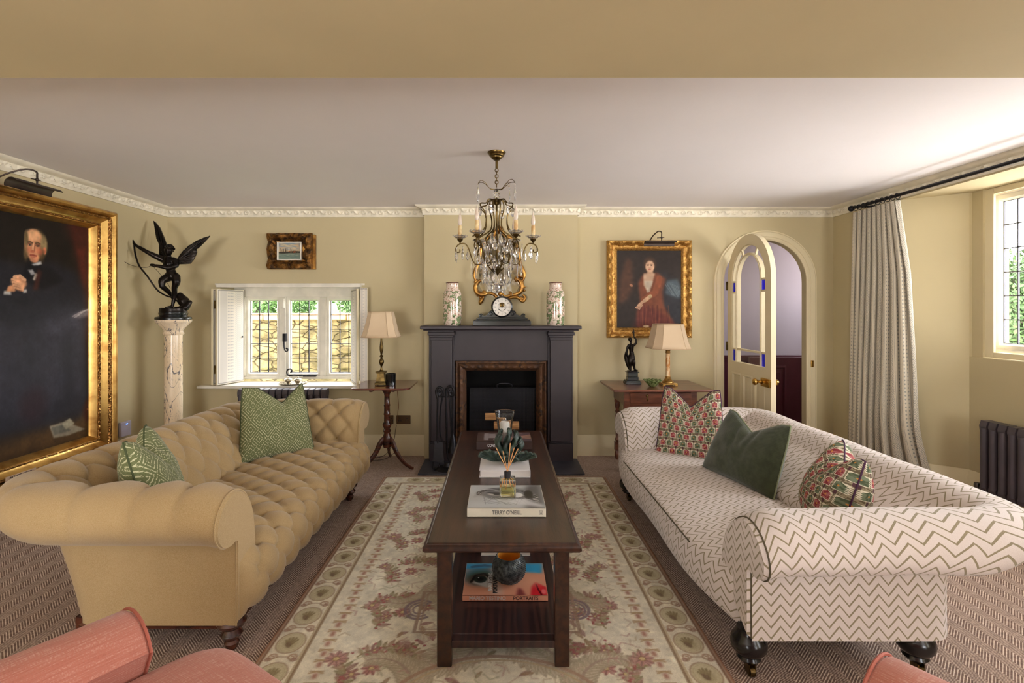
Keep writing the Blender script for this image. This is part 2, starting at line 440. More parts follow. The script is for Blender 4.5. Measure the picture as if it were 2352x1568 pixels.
# floor, ceiling
f_ = struct(MB().box(XL-.4, 4.0, YF-.3, YB+.02, -.12, 0).build('floor', M['sisal']))
struct(MB().box(XL-.4, 4.2, YF-.3, YB+.4, H, H+.15).build('ceiling', M['ceil']))
struct(MB().box(XL, XR+.5, .95, 1.75, 2.2, H+.02).build('ceiling', M['wall']))
bpy.data.objects['ceiling.001']['label'] = 'broad tan painted beam under the near ceiling'
# back wall: window, arch, fireplace recess
wx0, wx1, wz0, wz1 = -2.719, -1.364, .655, 1.66
ax0, ax1, azs = 2.177, 2.977, 1.687; acx = (ax0+ax1)/2; ar = .40
TB = backT(YB); th = -.45
b = MB()
def wbx(x0, x1, z0, z1): b.box(x0, x1, YB, YB+.45, z0, z1)
wbx(XL-.4, wx0, 0, H); wbx(wx0, wx1, 0, wz0); wbx(wx0, wx1, wz1, H)
wbx(wx1, -.56, 0, H); wbx(-.56, .58, 1.10, H); wbx(.58, 1.1, 0, H)
def wbt(x0, x1, z0, z1): b.box(x0, x1, YB, YB+.07, z0, z1)
wbt(1.1, ax0, 0, H); wbt(ax1, 4.7, 0, H+.1)
arch = [(acx+ar*math.cos(R(a)), azs+ar*math.sin(R(a))) for a in range(0, 181, 6)]
for (x1_, z1_), (x0_, z0_) in zip(arch[:-1], arch[1:]):
    b.prism([(x0_, z0_), (x1_, z1_), (x1_, H), (x0_, H)], 0, -.07, TB)
struct(b.build('wall_back', M['wall'], smooth=20))
# chimney breast
YC = 4.87
b = MB(); b.box(-.717, -.52, YC, YB+.1, 0, H); b.box(.55, .738, YC, YB+.1, 0, H); b.box(-.52, .55, YC, YB+.1, 1.05, H)
struct(b.build('wall_chimney', M['wall']))
# side walls, with bay recess on the right
struct(MB().box(XL-.3, XL, YF, YB, 0, H).build('wall_left', M['wall']))
b = MB(); b.box(XR, XR+.36, 4.147, YB, 0, H)                       # pier beyond the bay (front face), splay below
XB = 3.565
b = MB()
T = lambda a, c, d: (a, c, d)
b.prism([(XR, 4.147), (XR, YB), (3.78, YB), (3.78, 3.887), (XB, 3.887)], 0, H, T)
b.prism([(XR, 1.25), (XR, .4), (4.1, .4), (4.1, 1.51), (XB, 1.51)], 0, H, T)
b.box(XR, 4.1, YF, -1.7, 0, H); b.box(XR, 4.1, -.2, .4, 0, H); b.box(XR, 4.1, -1.7, -.2, 0, .72); b.box(XR, 4.1, -1.7, -.2, 2.15, H)
b.box(XR, 3.95, 1.2, 4.2, 2.30, H)                                     # lintel over the bay
b.box(XB, 3.85, 1.5, 3.9, 0, 1.055); 
b.box(XB+.02, 4.1, 1.5, 1.62, 1.055, 2.3); b.box(XB+.02, 3.78, 3.80, 3.9, 1.055, 2.3)
struct(b.build('wall_right', M['wall'], smooth=20))
b = MB()
for x0, x1, z0, z1 in ((XL, -2.6, 0, H), (-1.0, 1.75, 0, H), (-2.6, -1.0, 0, .4), (-2.6, -1.0, 1.85, H), (2.95, XR+.9, 0, H), (1.75, 2.95, 0, .65), (1.75, 2.95, 2.15, H)):
    b.box(x0, x1, YF-.25, YF, z0, z1)
struct(b.build('wall_front', M['wall']))
# cornice
def relief(s, k):
    if not 3 <= k <= 11: return 0
    p = (s/.165) % 1; v = (k-7)/4; q = (p-.27)/.15; d_ = math.hypot(q, v)
    a = math.exp(-((d_-.72)/.24)**2)*.8+math.exp(-(d_/.28)**2)+.25*math.cos(5*math.atan2(v, q+1e-6))*(d_ < 1.1)
    if p > .5: a += math.exp(-((v-.75*math.sin(2*PI*(p-.5)/.5))/.30)**2)+.5*math.exp(-((p-.72)/.03)**2)
    return .013*min(a, 1.3)*(1 if 3 < k < 11 else .3)
prof = [(0, 2.312), (.014, 2.312), (.016, 2.326), (.018, 2.333)]+[(.018+.006*(i/7), 2.335+.036*i/7) for i in range(8)]+[(.026, 2.373), (.040, 2.374), (.052, 2.380), (.075, 2.388), (.08, 2.399)]
b = MB()
pts = [(XL, 1.75), (XL, YB), (-.717, YB), (-.717, YC), (.738, YC), (.738, YB), (XR, YB), (XR, 1.75)]
moulding(b, pts, prof, relief, .0075)
struct(b.build('trim_1', M['cornice'], smooth=50, flipfix=False))
# skirting
sk = [(.022, 0), (.022, .155), (.016, .165), (.016, .185), (.008, .20), (0, .20)]
b = MB(); moulding(b, [(XL, YF), (XL, YB), (-.66, YB)], sk); struct(b.build('baseboard_left', M['trim'], flipfix=False))
b = MB(); moulding(b, [(.71, YB), (ax0-.10, YB)], sk); moulding(b, [(ax1+.10, YB), (XR, YB), (XR, 4.147), (XB, 3.887), (XB, 1.51), (XR, 1.25), (XR, YF)], sk)
struct(b.build('baseboard_right', M['trim'], flipfix=False))
# arch architrave
b = MB(); pr = [(0, 0), (0, .012), (.012, .02), (.03, .02), (.035, .028), (.075, .03), (.085, .018), (.095, .018), (.10, 0)]
path = [(acx+ar, 0)]+[(acx+ar*math.cos(R(a)), azs+ar*math.sin(R(a))) for a in range(0, 181, 5)]+[(acx-ar, 0)]
rows = []
for (x, z) in path:
    if z <= 0: n = (1 if x > acx else -1, 0)
    elif z <= azs+1e-6: n = (1 if x > acx else -1, 0)
    else: n = ((x-acx)/ar, (z-azs)/ar)
    rows.append([TB(x+n[0]*q, z+n[1]*q, d) for q, d in pr])
v = [p for r_ in rows for p in r_]; m_ = len(pr)
b.add(v, [(i*m_+k, (i+1)*m_+k, (i+1)*m_+k+1, i*m_+k+1) for i in range(len(rows)-1) for k in range(m_-1)])
struct(b.build('trim_2', M['trim'], smooth=30))
# jamb lining stop, strike plate
o = MB().box(ax1+.028, ax1+.05, YB-.045, YB-.03, .86, .925).build('strike_plate', M['brass'], bevel=.003)
tag(o, 'small brass strike plate on the right side of the arched doorway', 'door hardware')

# ---------------- hall beyond the arch ----------------
b = MB(); b.box(1.2, 4.6, 6.62, 6.75, 0, 2.6); b.box(1.1, 1.2, 5.05, 6.75, 0, 2.6)
b.box(4.6, 4.7, 5.05, 5.6, 0, 2.6); b.box(4.6, 4.7, 6.2, 6.75, 0, 2.6); b.box(4.6, 4.7, 5.6, 6.2, 0, 1.35); b.box(4.6, 4.7, 5.6, 6.2, 2.0, 2.6)  # side opening added out of view to let daylight into the hall
b.box(1.2, 2.75, 6.50, 6.62, 0, 2.6)
struct(b.build('wall_hall', M['lilac']))
struct(MB().box(1.1, 4.7, YB+.02, 6.75, -.12, -.001).build('floor', simple('hall_floor', (120, 96, 78), (96, 76, 60), rough=.6)))
struct(MB().box(1.1, 4.7, YB+.07, 6.75, 2.41, 2.6).build('ceiling', M['ceil']))
# maroon dado with raised panels
t = thing('wall_panelling', 'glossy maroon panelled dado in the hall beyond the arched doorway', 'panelling', (3.0, 6.55, 0))
b = MB(); b.box(2.75, 4.58, 6.58, 6.62, 0, .80); b.box(1.2, 2.75, 6.47, 6.5, 0, .80); b.build('dado_board', M['maroon'], t)
b = MB(); b.box(2.73, 4.58, 6.55, 6.62, .80, .83); b.box(2.73, 4.58, 6.565, 6.62, .76, .80); b.box(1.2, 2.75, 6.44, 6.5, .80, .83); b.box(1.2, 2.75, 6.455, 6.5, .76, .8); b.build('dado_rail', M['maroon'], t, bevel=.005)
# open maroon cupboard door standing in front of it
t = thing('panelled_door', 'maroon door with a raised panel, half hidden behind the arched doorway', 'door', (3.25, 6.0, 0))
b = MB(); b.box(2.92, 3.6, 5.98, 6.02, .02, .86); b.build('board', M['maroon'], t, bevel=.004)
b = MB(); b.frame(3.0, 3.34, .10, .76, [(0, 0), (0, .012), (.02, .016), (.03, .002), (.08, .018)], backT(5.98)); b.box(3.08, 3.26, 5.962, 5.98, .18, .68)
b.build('raised_panel', M['maroon'], t)
# white hall door seen through the glazing
t = thing('hall_door', 'pale hall door with dark hinges seen through the glazed arched door', 'door', (2.3, 6.5, 0))
b = MB(); b.box(1.62, 2.4, 6.455, 6.49, .84, 2.05); b.build('board', M['lilac'], t, bevel=.004)
b = MB()
for z0, z1 in ((.95, 1.35), (1.45, 1.95)):
    b.frame(2.1, 2.34, z0, z1, [(0, 0), (.01, .008), (.03, .008), (.04, 0)], backT(6.455))
b.build('panel_moulding', M['lilac'], t)
for z in (1.2, 1.75): MB().box(2.395, 2.415, 6.445, 6.46, z, z+.09).build('hinge', M['blackiron'], t)

# ---------------- windows ----------------
def casement_window(name, T, a0, a1, z0, z1, depth_d, lights, nc, nr, fw=.055, sash=.04, frame_head=0):
    """T(a,z,d): d towards room. lights = list of (a0,a1) glass openings"""
    r0 = bpy.data.objects.new(name, None); C.objects.link(r0); r0['kind'] = 'structure'
    gz0, gz1 = z0, z1
    A0, A1 = a0, a1
    b = MB()
    Z0, Z1 = gz0-fw-sash, gz1+fw+sash+frame_head
    cuts = [(l0-sash, l1+sash) for l0, l1 in lights]
    b.box(A0, A1, Z0, gz0-sash, -.04, .05, T); b.box(A0, A1, gz1+sash, Z1, -.04, .05, T)
    xs = [A0]+[q for c in cuts for q in c]+[A1]
    for i in range(0, len(xs), 2): b.box(xs[i], xs[i+1], gz0-sash, gz1+sash, -.04, .05, T)
    o = b.build('window_frame', M['white'], r0, bevel=.006)
    for l0, l1 in lights:
        b = MB(); b.frame(l0-sash, l1+sash, gz0-sash, gz1+sash, [(0, -.03), (0, .028), (sash*.7, .028), (sash*.8, .018), (sash, .010), (sash, -.03)], T)
        s_ = b.build('casement', M['white'], r0)
        b = MB(); wl = .007
        for i in range(nc+1):
            a = l0+(l1-l0)*i/nc; b.box(a-wl/2, a+wl/2, gz0, gz1, -.006, .006, T)
        for j in range(nr+1):
            z = gz0+(gz1-gz0)*j/nr; b.box(l0, l1, z-wl/2, z+wl/2, -.006, .006, T)
        b.build('leading', M['lead'], s_)
        MB().box(l0, l1, gz0, gz1, -.002, .002, T).build('pane', M['glass'], s_)
    return r0
wn = casement_window('window_1', backT(5.28), wx0, wx1, .769, 1.508, 0, [(-2.568, -2.292), (-2.155, -1.875), (-1.741, -1.463)], 3, 5, fw=.03, sash=.035, frame_head=.09)
o = MB().box(-2.905, -1.345, 4.90, 5.26, .655, .684).build('window_sill', M['white'], wn, bevel=.006)
o = MB().box(-2.74, -1.345, 4.94, 5.0, 1.63, 1.668).build('head_trim', M['white'], wn, bevel=.004)
struct(MB().box(wx0-.05, wx1+.05, 4.975, 5.28, wz1-.008, wz1+.01).build('trim_3', M['white']))
# window furniture
t = MB(); Hd = backT(5.25)
t.tube(bez([Hd(-2.197, 1.14, .0), Hd(-2.197, 1.14, .03), Hd(-2.198, 1.09, .035), Hd(-2.196, 1.03, .035), Hd(-2.185, .995, .035), Hd(-2.165, .992, .035), Hd(-2.158, 1.01, .035), Hd(-2.170, 1.022, .035), Hd(-2.178, 1.012, .035)], 6), .006, 8)
t.box(-2.213, -2.181, 5.215, 5.25, 1.09, 1.17)
t.build('handle', M['blackiron'], wn)
t = MB(); t.tube(bez([Hd(-1.88, .742, .04), Hd(-2.0, .744, .04), Hd(-2.09, .75, .04), Hd(-2.14, .745, .04), Hd(-2.165, .765, .04), Hd(-2.16, .80, .04), Hd(-2.13, .81, .04), Hd(-2.115, .79, .04), Hd(-2.13, .775, .04)], 6), .007, 8)
t.box(-2.0, -1.87, 5.2, 5.235, .733, .752); t.build('stay_bar', M['blackiron'], wn)
MB().box(-2.222, -2.195, 5.2, 5.23, 1.43, 1.53).build('sensor', M['white'], wn, bevel=.004)
# bay window
wn2 = casement_window('window_2', rightT(3.70), 1.62, 3.80, 1.165, 2.205, 0, [(1.70, 2.33), (2.42, 3.05), (3.14, 3.755)], 6, 6, fw=.02, sash=.045)
MB().box(3.60, 3.62, 3.735, 3.815, 1.06, 2.3).build('architrave', M['trim'], wn2, bevel=.004)
MB().box(3.60, 3.64, 1.62, 3.735, 1.06, 1.10).build('sill_trim', M['trim'], wn2, bevel=.004)
MB().box(3.60, 3.62, 1.62, 3.735, 2.255, 2.3).build('head_trim', M['trim'], wn2, bevel=.004)
# windows added out of view, behind and right, to bring in more daylight
casement_window('window_added_3', lambda a, z, d: (a, YF-.1+d, z), 1.75, 2.95, .75, 2.05, 0, [(1.83, 2.31), (2.39, 2.87)], 3, 5, fw=.03, sash=.05)
casement_window('window_added_5', lambda a, z, d: (a, YF-.1+d, z), -2.6, -1.0, .5, 1.75, 0, [(-2.52, -1.85), (-1.75, -1.08)], 3, 5, fw=.03, sash=.05)
casement_window('window_added_4', rightT(3.7), -1.7, -.2, .82, 2.05, 0, [(-1.62, -1.0), (-.90, -.28)], 4, 5, fw=.03, sash=.05)

# ---------------- garden ----------------
tag(MB().box(-14, 1.0, 5.45, 30, -.2, -.02).build('lawn', M['grass']), 'green grass outside the small back window', 'grass', kind='stuff')
tag(MB().box(4.15, 6.3, -8, 14, -.2, -.02).build('added_path', simple('path_paving', (168, 160, 146), (140, 132, 120), rough=.95, scale=5)), 'unseen stone path added outside the bay window to dim the nearby ceiling', 'path', kind='stuff')  # strip added out of view to dim the ceiling near the bay
tag(MB().box(7.5, 16, 2, 17, -.2, -.02).build('added_gravel', simple('pale_gravel', (226, 216, 200), (200, 190, 172), rough=.95, scale=40)), 'unseen pale gravel added outside the bay window to bounce daylight', 'gravel', kind='stuff')  # unseen ground under wall and shrubs, made pale to bounce daylight
b = MB()
b.grid(lambda U, V: (-8+9*U, 7.6+.035*np.sin(U*97)*np.sin(V*31), 1.28*V), 120, 16); b.box(-8, 1, 7.62, 7.95, 0, 1.27)
gw = b.build('garden_wall', M['stone'], None); tag(gw, 'old honey coloured stone garden wall outside the back window', 'garden wall')
b = MB()
for i in range(22):
    x = -8+i*.41; b.box(x, x+.40, 7.54, 8.0, 1.26, 1.36+.02*rng.random())
b.build('coping', M['ochre'], gw, bevel=.02)
def shrub(name, c, r, n, label, seed=1, ls=.07, mt='leaf'):
    g = np.random.default_rng(seed); v = []; f = []
    for i in range(n):
        d = g.normal(0, 1, 3); d /= np.linalg.norm(d); p = np.array(c)+d*np.array(r)*(.55+.45*g.random()**.5)
        a = g.normal(0, 1, 3); a /= np.linalg.norm(a); q = np.cross(a, d); q /= np.linalg.norm(q)+1e-6
        L = ls*(.6+.8*g.random()); k = len(v)
        v += [tuple(p-a*L), tuple(p+q*L*.45), tuple(p+a*L), tuple(p-q*L*.45)]; f.append((k, k+1, k+2, k+3))
    b = MB(); b.add(v, f)
    t = thing(name, label, 'shrub', (c[0], c[1], 0)); b.build('foliage', M[mt], t, flipfix=False, smooth=0)
    MB().tube([(c[0], c[1], 0), (c[0]+.05, c[1], c[2]*.6), (c[0], c[1]+.05, c[2])], [.05, .04, .02]).build('stem', M['oldbrass'] if 0 else simple('bark', (84, 66, 48)), t)
shrub('shrub', (-4.3, 9.0, 1.75), (1.15, .6, .75), 11000, 'leafy green bush rising above the garden wall, left of the casement', 1, .035)
shrub('shrub', (-1.9, 9.2, 1.8), (1.15, .6, .75), 11000, 'leafy green bush rising above the garden wall, right of the casement', 2, .035)
b = MB(); b.grid(lambda U, V: (-9+11*U, 8.0+4.0*V, .9+1.0*V+.06*np.sin(U*60+V*9)), 60, 10); tag(b.build('grass_bank', M['grass']), 'sunlit grassy bank behind the stone garden wall', 'grass', kind='stuff')
# seen through the bay window, base colours darkened against overexposure
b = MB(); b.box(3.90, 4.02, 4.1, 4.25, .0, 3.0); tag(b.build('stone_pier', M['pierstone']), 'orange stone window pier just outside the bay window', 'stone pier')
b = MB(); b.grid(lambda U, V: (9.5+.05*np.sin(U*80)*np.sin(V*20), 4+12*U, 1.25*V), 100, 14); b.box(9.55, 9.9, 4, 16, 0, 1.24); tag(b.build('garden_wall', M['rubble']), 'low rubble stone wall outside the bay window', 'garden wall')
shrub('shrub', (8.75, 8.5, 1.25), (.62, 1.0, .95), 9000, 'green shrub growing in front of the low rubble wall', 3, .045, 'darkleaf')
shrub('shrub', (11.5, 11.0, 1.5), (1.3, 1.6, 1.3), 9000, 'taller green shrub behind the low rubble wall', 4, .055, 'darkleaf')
# ---------------- fireplace ----------------
M['slatepaint'] = simple('dark_aubergine_paint', (52, 43, 48), (46, 38, 43), rough=.5, scale=5, bump=.05)
M['slate'] = simple('hearth_slate', (62, 62, 72), (48, 48, 56), rough=.5, scale=6, bump=.25, bscale=14)
m = Mt('rusty_iron', .6, .35); m.base(m.mix(m.noise(9, 6).sm(.38, .66), (92, 62, 42), m.mix(m.noise(30, 3).sm(.4, .6), (116, 80, 50), (52, 40, 34)))); m.bump(m.noise(40, 5), .5, .004); M['rust'] = m.m
M['soot'] = simple('sooty_brick', (22, 18, 17), (9, 8, 8), rough=.95, scale=6, bump=.4, bscale=12)
T48 = backT(YC)
fp = thing('fireplace', 'dark aubergine painted fireplace surround with rusty iron inner border', 'fireplace', (0, 4.78, 0))
b = MB(); b.box(-.665, .684, 4.80, YC, .0, 1.23)
b = MB()
b.box(-.665, -.425, 4.80, YC, 0, 1.228); b.box(.45, .684, 4.80, YC, 0, 1.228); b.box(-.425, .45, 4.80, YC, .935, 1.228)
b.build('panel', M['slatepaint'], fp, bevel=.003)
for x0, x1 in ((-.64, -.445), (.47, .665)):
    b = MB(); b.box(x0, x1, 4.755, 4.80, .19, 1.16); b.box(x0-.015, x1+.015, 4.735, 4.80, 0, .175); b.box(x0-.008, x1+.008, 4.747, 4.8, .175, .19)
    b.build('pilaster', M['slatepaint'], fp, bevel=.004)
    b = MB(); b.box(x0-.006, x1+.006, 4.745, 4.80, 1.13, 1.155); b.box(x0-.014, x1+.014, 4.737, 4.8, 1.155, 1.175); b.box(x0-.026, x1+.026, 4.722, 4.8, 1.175, 1.205); b.box(x0-.02, x1+.02, 4.73, 4.8, 1.205, 1.228)
    b.build('capital', M['slatepaint'], fp, bevel=.003)
b = MB(); b.box(-.713, .732, 4.565, YC, 1.236, 1.268); b.box(-.69, .71, 4.60, YC, 1.222, 1.236)
b.build('mantel_shelf', M['slatepaint'], fp, bevel=.009, seg=3)
b = MB(); b.frame(-.418, .442, -.3, .932, [(0, 0), (0, .045), (.008, .052), (.018, .052), (.026, .040), (.034, .050), (.045, .056), (.065, .052), (.078, .040), (.085, .022), (.092, .015), (.098, 0), (.098, -.06)], T48, 60,
    lambda k, c, t, L, i: (.007*abs(math.sin(t*L*48))*(1 if k in (6, 7) and c else 0)))
b.build('iron_border', M['rust'], fp)
bx = MB(); bx.box(-.46, -.40, YC-.02, 5.3, 0, 1.0); bx.box(.42, .48, YC-.02, 5.3, 0, 1.0); bx.box(-.46, .48, 5.25, 5.35, 0, 1.1); bx.box(-.46, .48, YC+.03, 5.35, .93, 1.0)
bx.box(-.46, .48, 4.86, 5.3, -.01, .012)
bx.build('firebox', M['soot'], fp)
o = MB().box(-.70, .725, 4.36, 4.80, .001, .016).build('hearthstone', M['slate'], bevel=.004)
tag(o, 'dark slate hearth slab lying in front of the fireplace', 'hearth')
# fire guard
fg = thing('fire_guard', 'black woven iron mesh fire guard standing in the fireplace opening', 'fire guard', (.03, 4.93, .012))
b = MB(); x0, x1, z0, z1 = -.29, .37, .012, .66
b.tube([(x0, 4.93, z0), (x0, 4.93, z1), (x1, 4.93, z1), (x1, 4.93, z0)], .008, 8, closed=True); b.build('guard_frame', M['blackiron'], fg)
b = MB(); n = 50
for i in range(n):
    x = x0+(x1-x0)*(i+.5)/n; b.box(x-.0035, x+.0035, 4.928, 4.931, z0, z1)
for j in range(48):
    z = z0+(z1-z0)*(j+.5)/48; b.box(x0, x1, 4.931, 4.934, z-.0035, z+.0035)
b.build('mesh_panel', M['blackiron'], fg, smooth=0)
b = MB(); b.tube(bez([(-.03, 4.93, .66), (-.025, 4.925, .69), (.01, 4.92, .705), (.08, 4.92, .705), (.115, 4.925, .69), (.12, 4.93, .66)], 5), .007, 8); b.build('carry_handle', M['blackiron'], fg)
# logs
m = Mt('split_log', .85); m.base(m.mix(m.noise(6, 4, st=(1, 8, 8)).sm(.3, .7), (196, 150, 98), (140, 98, 60))); m.bump(m.noise(10, 4, st=(.5, 8, 8)), .5, .006); M['log'] = m.m
M['bark'] = simple('log_bark', (92, 70, 50), (58, 44, 34), rough=.95, bump=.6, bscale=18)
def log(x0, x1, y, z, r, rot, label):
    t = thing('firewood_log', label, 'log', ((x0+x1)/2, y, z), group='firewood logs on the hearth')
    o_ = [(r*math.cos(R(a)), r*math.sin(R(a))) for a in range(-50, 231, 20)]
    T = lambda a, c, d: (d, y+a*math.cos(rot)-c*math.sin(rot), z+a*math.sin(rot)+c*math.cos(rot))
    out = [(-r*.75, -r*.6), (r*.8, -r*.7), (r*.9, r*.3), (0, r*1.0), (-r*.85, r*.4)]
    b = MB(); b.prism(out, x0, x1, T); b.build('split_wood', M['log'], t, bevel=.006, smooth=0)
    b = MB(); b.prism([(-r*.72, -r*.62), (r*.78, -r*.72), (r*.7, -r*.85), (0, -r*.95), (-r*.66, -r*.8)], x0+.004, x1-.004, T); b.build('bark', M['bark'], t)
log(-.18, .14, 4.52, .075, .052, .2, 'split firewood log at the bottom front of the log pile on the hearth')
log(-.16, .18, 4.66, .075, .052, 1.2, 'split firewood log at the bottom back of the log pile on the hearth')
log(-.15, .17, 4.57, .185, .052, -.3, 'split firewood log in the lower middle of the log pile')
log(-.11, .16, 4.55, .285, .050, .5, 'pale split log in the upper middle of the log pile on the hearth')
log(-.055, .172, 4.60, .372, .042, .15, 'pale square-ended log just behind the glass candle vase')
log(-.135, .06, 4.62, .45, .036, .35, 'tilted split log topmost of the log pile')
# fire tools
ft = thing('fireside_tool_set', 'black iron fireside tools with ram head handles on a stand by the hearth', 'fire tools', (-.47, 4.52, .016))
def q5(zx, zy, Y=4.5): return P(780+zx/3.825, 700+zy/3.825, Y)
b = MB(); b.tube([q5(945, 1300), q5(935, 820), q5(935, 740)], .009, 8)
b.tube(bez([q5(935, 745), q5(965, 715), q5(995, 730), q5(1005, 775), q5(985, 800), q5(965, 780), q5(975, 755), q5(990, 760)], 5), [.012]*36, 8)
bb = q5(945, 1300); b.lathe([(.0, .05), (.02, .05), (.03, .02), (.10, .008), (.11, 0)][::-1], bb[0], 4.5, .016, 20)
b.tube([q5(880, 800), q5(935, 810), q5(990, 800)], .006, 8); b.build('stand', M['blackiron'], ft)
b = MB(); b.tube([q5(860, 1190, 4.47), q5(858, 1000, 4.47), q5(862, 820, 4.47)], .008, 8)
b.tube(bez([q5(862, 820, 4.47), q5(850, 760, 4.47), q5(870, 725, 4.47), q5(905, 740, 4.47), q5(905, 790, 4.47), q5(880, 800, 4.47), q5(868, 770, 4.47), q5(885, 755, 4.47)], 5), [.012]*36, 8)
v = [q5(835, 1195, 4.46), q5(905, 1205, 4.46), q5(918, 1390, 4.42), q5(820, 1370, 4.42)]
b.tube([q5(860, 1190, 4.47), q5(866, 1215, 4.465)], .012, 8)
b.add([*v, *[(p[0], p[1]+.006, p[2]) for p in v]], [(0, 1, 2, 3), (7, 6, 5, 4), (0, 4, 5, 1), (1, 5, 6, 2), (2, 6, 7, 3), (3, 7, 4, 0)]); b.build('shovel', M['blackiron'], ft)
b = MB(); b.tube(bez([q5(905, 1215, 4.5), q5(880, 1100, 4.5), q5(888, 900, 4.5), q5(915, 760, 4.5)], 5), .007, 8)
b.tube(bez([q5(822, 1380, 4.45), q5(820, 1430, 4.44), q5(840, 1448, 4.43), q5(870, 1420, 4.42), q5(880, 1395, 4.44)], 5), .006, 8); b.build('tongs', M['blackiron'], ft)
b = MB(); b.tube(bez([q5(985, 1250), q5(975, 1000), q5(965, 820), q5(950, 740), q5(960, 715)], 5), .007, 8); b.tube(bez([q5(945, 1240), q5(950, 1330), q5(975, 1385), q5(990, 1380)], 5), .006, 8); b.build('poker', M['blackiron'], ft)
b = MB(); p = q5(990, 1180); b.lathe([(.012, .16), (.02, .14), (.045, .02), (.05, 0)][::-1], p[0], 4.53, p[2]-.12, 16); b.tube([q5(990, 1180), q5(990, 760)], .007, 8); b.build('brush', M['blackiron'], ft)

# ---------------- mantel items ----------------
m = Mt('green_splash_glaze', .12, spec=.6); n1 = m.noise(26, 4, dist=1.2); f1 = n1.sm(.50, .54)
gr = m.mix(m.noise(60, 3).sm(.3, .7), (104, 122, 80), (134, 148, 108)); z = m.xyz()[2]
cb = m.mix(m.noise(70, 4).sm(.55, .62), (226, 208, 192), (170, 120, 100))
m.base(m.mix(f1*(z.lt(.315)), cb, m.mix(m.noise(40, 2).sm(.6, .66), gr, (70, 74, 48)))); M['vase'] = m.m
def vase(x, label):
    prof = [(.0, 0), (.068, 0), (.078, .012), (.083, .05), (.084, .20), (.082, .29), (.074, .315), (.060, .33), (.056, .345), (.055, .38), (.059, .392), (.053, .392), (.047, .38), (.046, .33), (.05, .30), (.0, .30)]
    t = thing('mantel_vase', label, 'vase', (x, 4.71, 1.268), group='splashed glaze vases on the mantelpiece')
    MB().lathe(prof, 0, 0, 0, 40).build('body', M['vase'], t, W=False)
    MB().tube([(.056*math.cos(a), .056*math.sin(a), .391) for a in np.linspace(0, 2*PI, 32, endpoint=False)], .0045, 6, closed=True).build('rim', simple('brown_rim', (104, 60, 44), rough=.3), t, W=False)
vase(-.436, 'green and cream splashed vase at the left end of the mantelpiece'); vase(.512, 'green and cream splashed vase at the right end of the mantelpiece')
# clock
m = Mt('black_marble', .22, spec=.6); m.base(m.mix(m.noise(7, 6, dist=1).sm(.5, .56), (15, 15, 17), (24, 30, 26))); M['blackmarble'] = m.m
ck = thing('mantel_clock', 'black marble mantel clock with round white dial and scrolled shoulders', 'clock', (.02, 4.70, 1.268))
b = MB()
for x, y, z0, z1 in ((.262, .085, 0, .045), (.252, .078, .045, .056), (.232, .07, .056, .068), (.222, .066, .068, .075)): b.box(.02-x, .02+x, 4.70-y, 4.70+y, 1.268+z0, 1.268+z1)
b.build('plinth', M['blackmarble'], ck, bevel=.003)
b = MB(); T = lambda a, c, d: (.02+a, 4.70-d, 1.343+c)
out = bez([(-.21, 0, 0), (-.205, .03, 0), (-.185, .03, 0), (-.165, .015, 0), (-.13, .03, 0), (-.105, .06, 0), (-.08, .062, 0), (-.07, .05, 0)], 5)
L = [(p[0], p[1]) for p in out]; out = L+[(-.06, .06), (.06, .06)]+[(-a, c) for a, c in L[::-1]]
b.prism(out, -.04, .045, T)
for sx in (-1, 1):
    for (a, c, r) in ((sx*.192, .018, .017), (sx*.098, .035, .028)):
        b.tube([T(a+rr*math.cos(th)*1, c+rr*math.sin(th), .048) for th, rr in [(k*.5, r*(1-k/22)) for k in range(20)]], .004, 6)
b.build('scroll_shoulders', M['blackmarble'], ck, bevel=.003)
cz = 1.268+.17; b = MB()
Tc = lambda x, y, z: (.02+x, 4.70-z, cz+y)
b.lathe([(.098, -.06), (.1, .03), (.094, .055), (.085, .062), (.082, .052)], 0, 0, 0, 40, Tc); b.build('drum', M['blackmarble'], ck)
M['dial'] = simple('enamel_dial', (226, 220, 210), (220, 212, 200), rough=.25)
b = MB().lathe([(.0001, .055), (.082, .053), (.083, .05)][::-1], 0, 0, 0, 40, Tc); b.build('dial', M['dial'], ck)
M['ink'] = simple('black_ink', (24, 22, 24), rough=.6)
b = MB()
for k in range(12):
    a = R(90-30*k); r0, r1 = (.056, .075) if k % 3 else (.05, .077)
    for s_ in ((-.0022, .0022) if k not in (0, 6) else (0,)):
        ca, sa = math.cos(a), math.sin(a)
        pts_ = [(r*ca-s_*sa*1+wd*sa, r*sa+s_*ca-wd*ca) for r, wd in ((r0, .0009), (r1, .0009), (r1, -.0009), (r0, -.0009))]
        b.prism(pts_, .0552, .0562, lambda x, y, d: Tc(x, y, d))
b.tube([Tc(.038*math.cos(a), .038*math.sin(a), .0556) for a in np.linspace(0, 2*PI, 40, endpoint=False)], .0012, 4, closed=True)
for sx in (-1, 1): b.lathe([(.004, .0555), (.004, .0567)], sx*.025, -.023, 0, 12, Tc)
b.build('numerals', M['ink'], ck)
b = MB(); b.prism([(-.002, 0), (-.003, .025), (0, .035), (.003, .025), (.002, 0)], .058, .059, Tc); b.prism([(0, -.002), (.028, -.0035), (.034, 0), (.028, .0035), (0, .002)], .0595, .0605, Tc); b.prism([(0, -.002), (-.028, -.0035), (-.034, 0), (-.028, .0035), (0, .002)], .0595, .0605, Tc)
b.build('hands', M['ink'], ck); MB().lathe([(.0285, .053), (.012, .0575), (.0001, .0575)], 0, .016, 0, 20, Tc).build('visible_escapement', M['oldbrass'], ck)

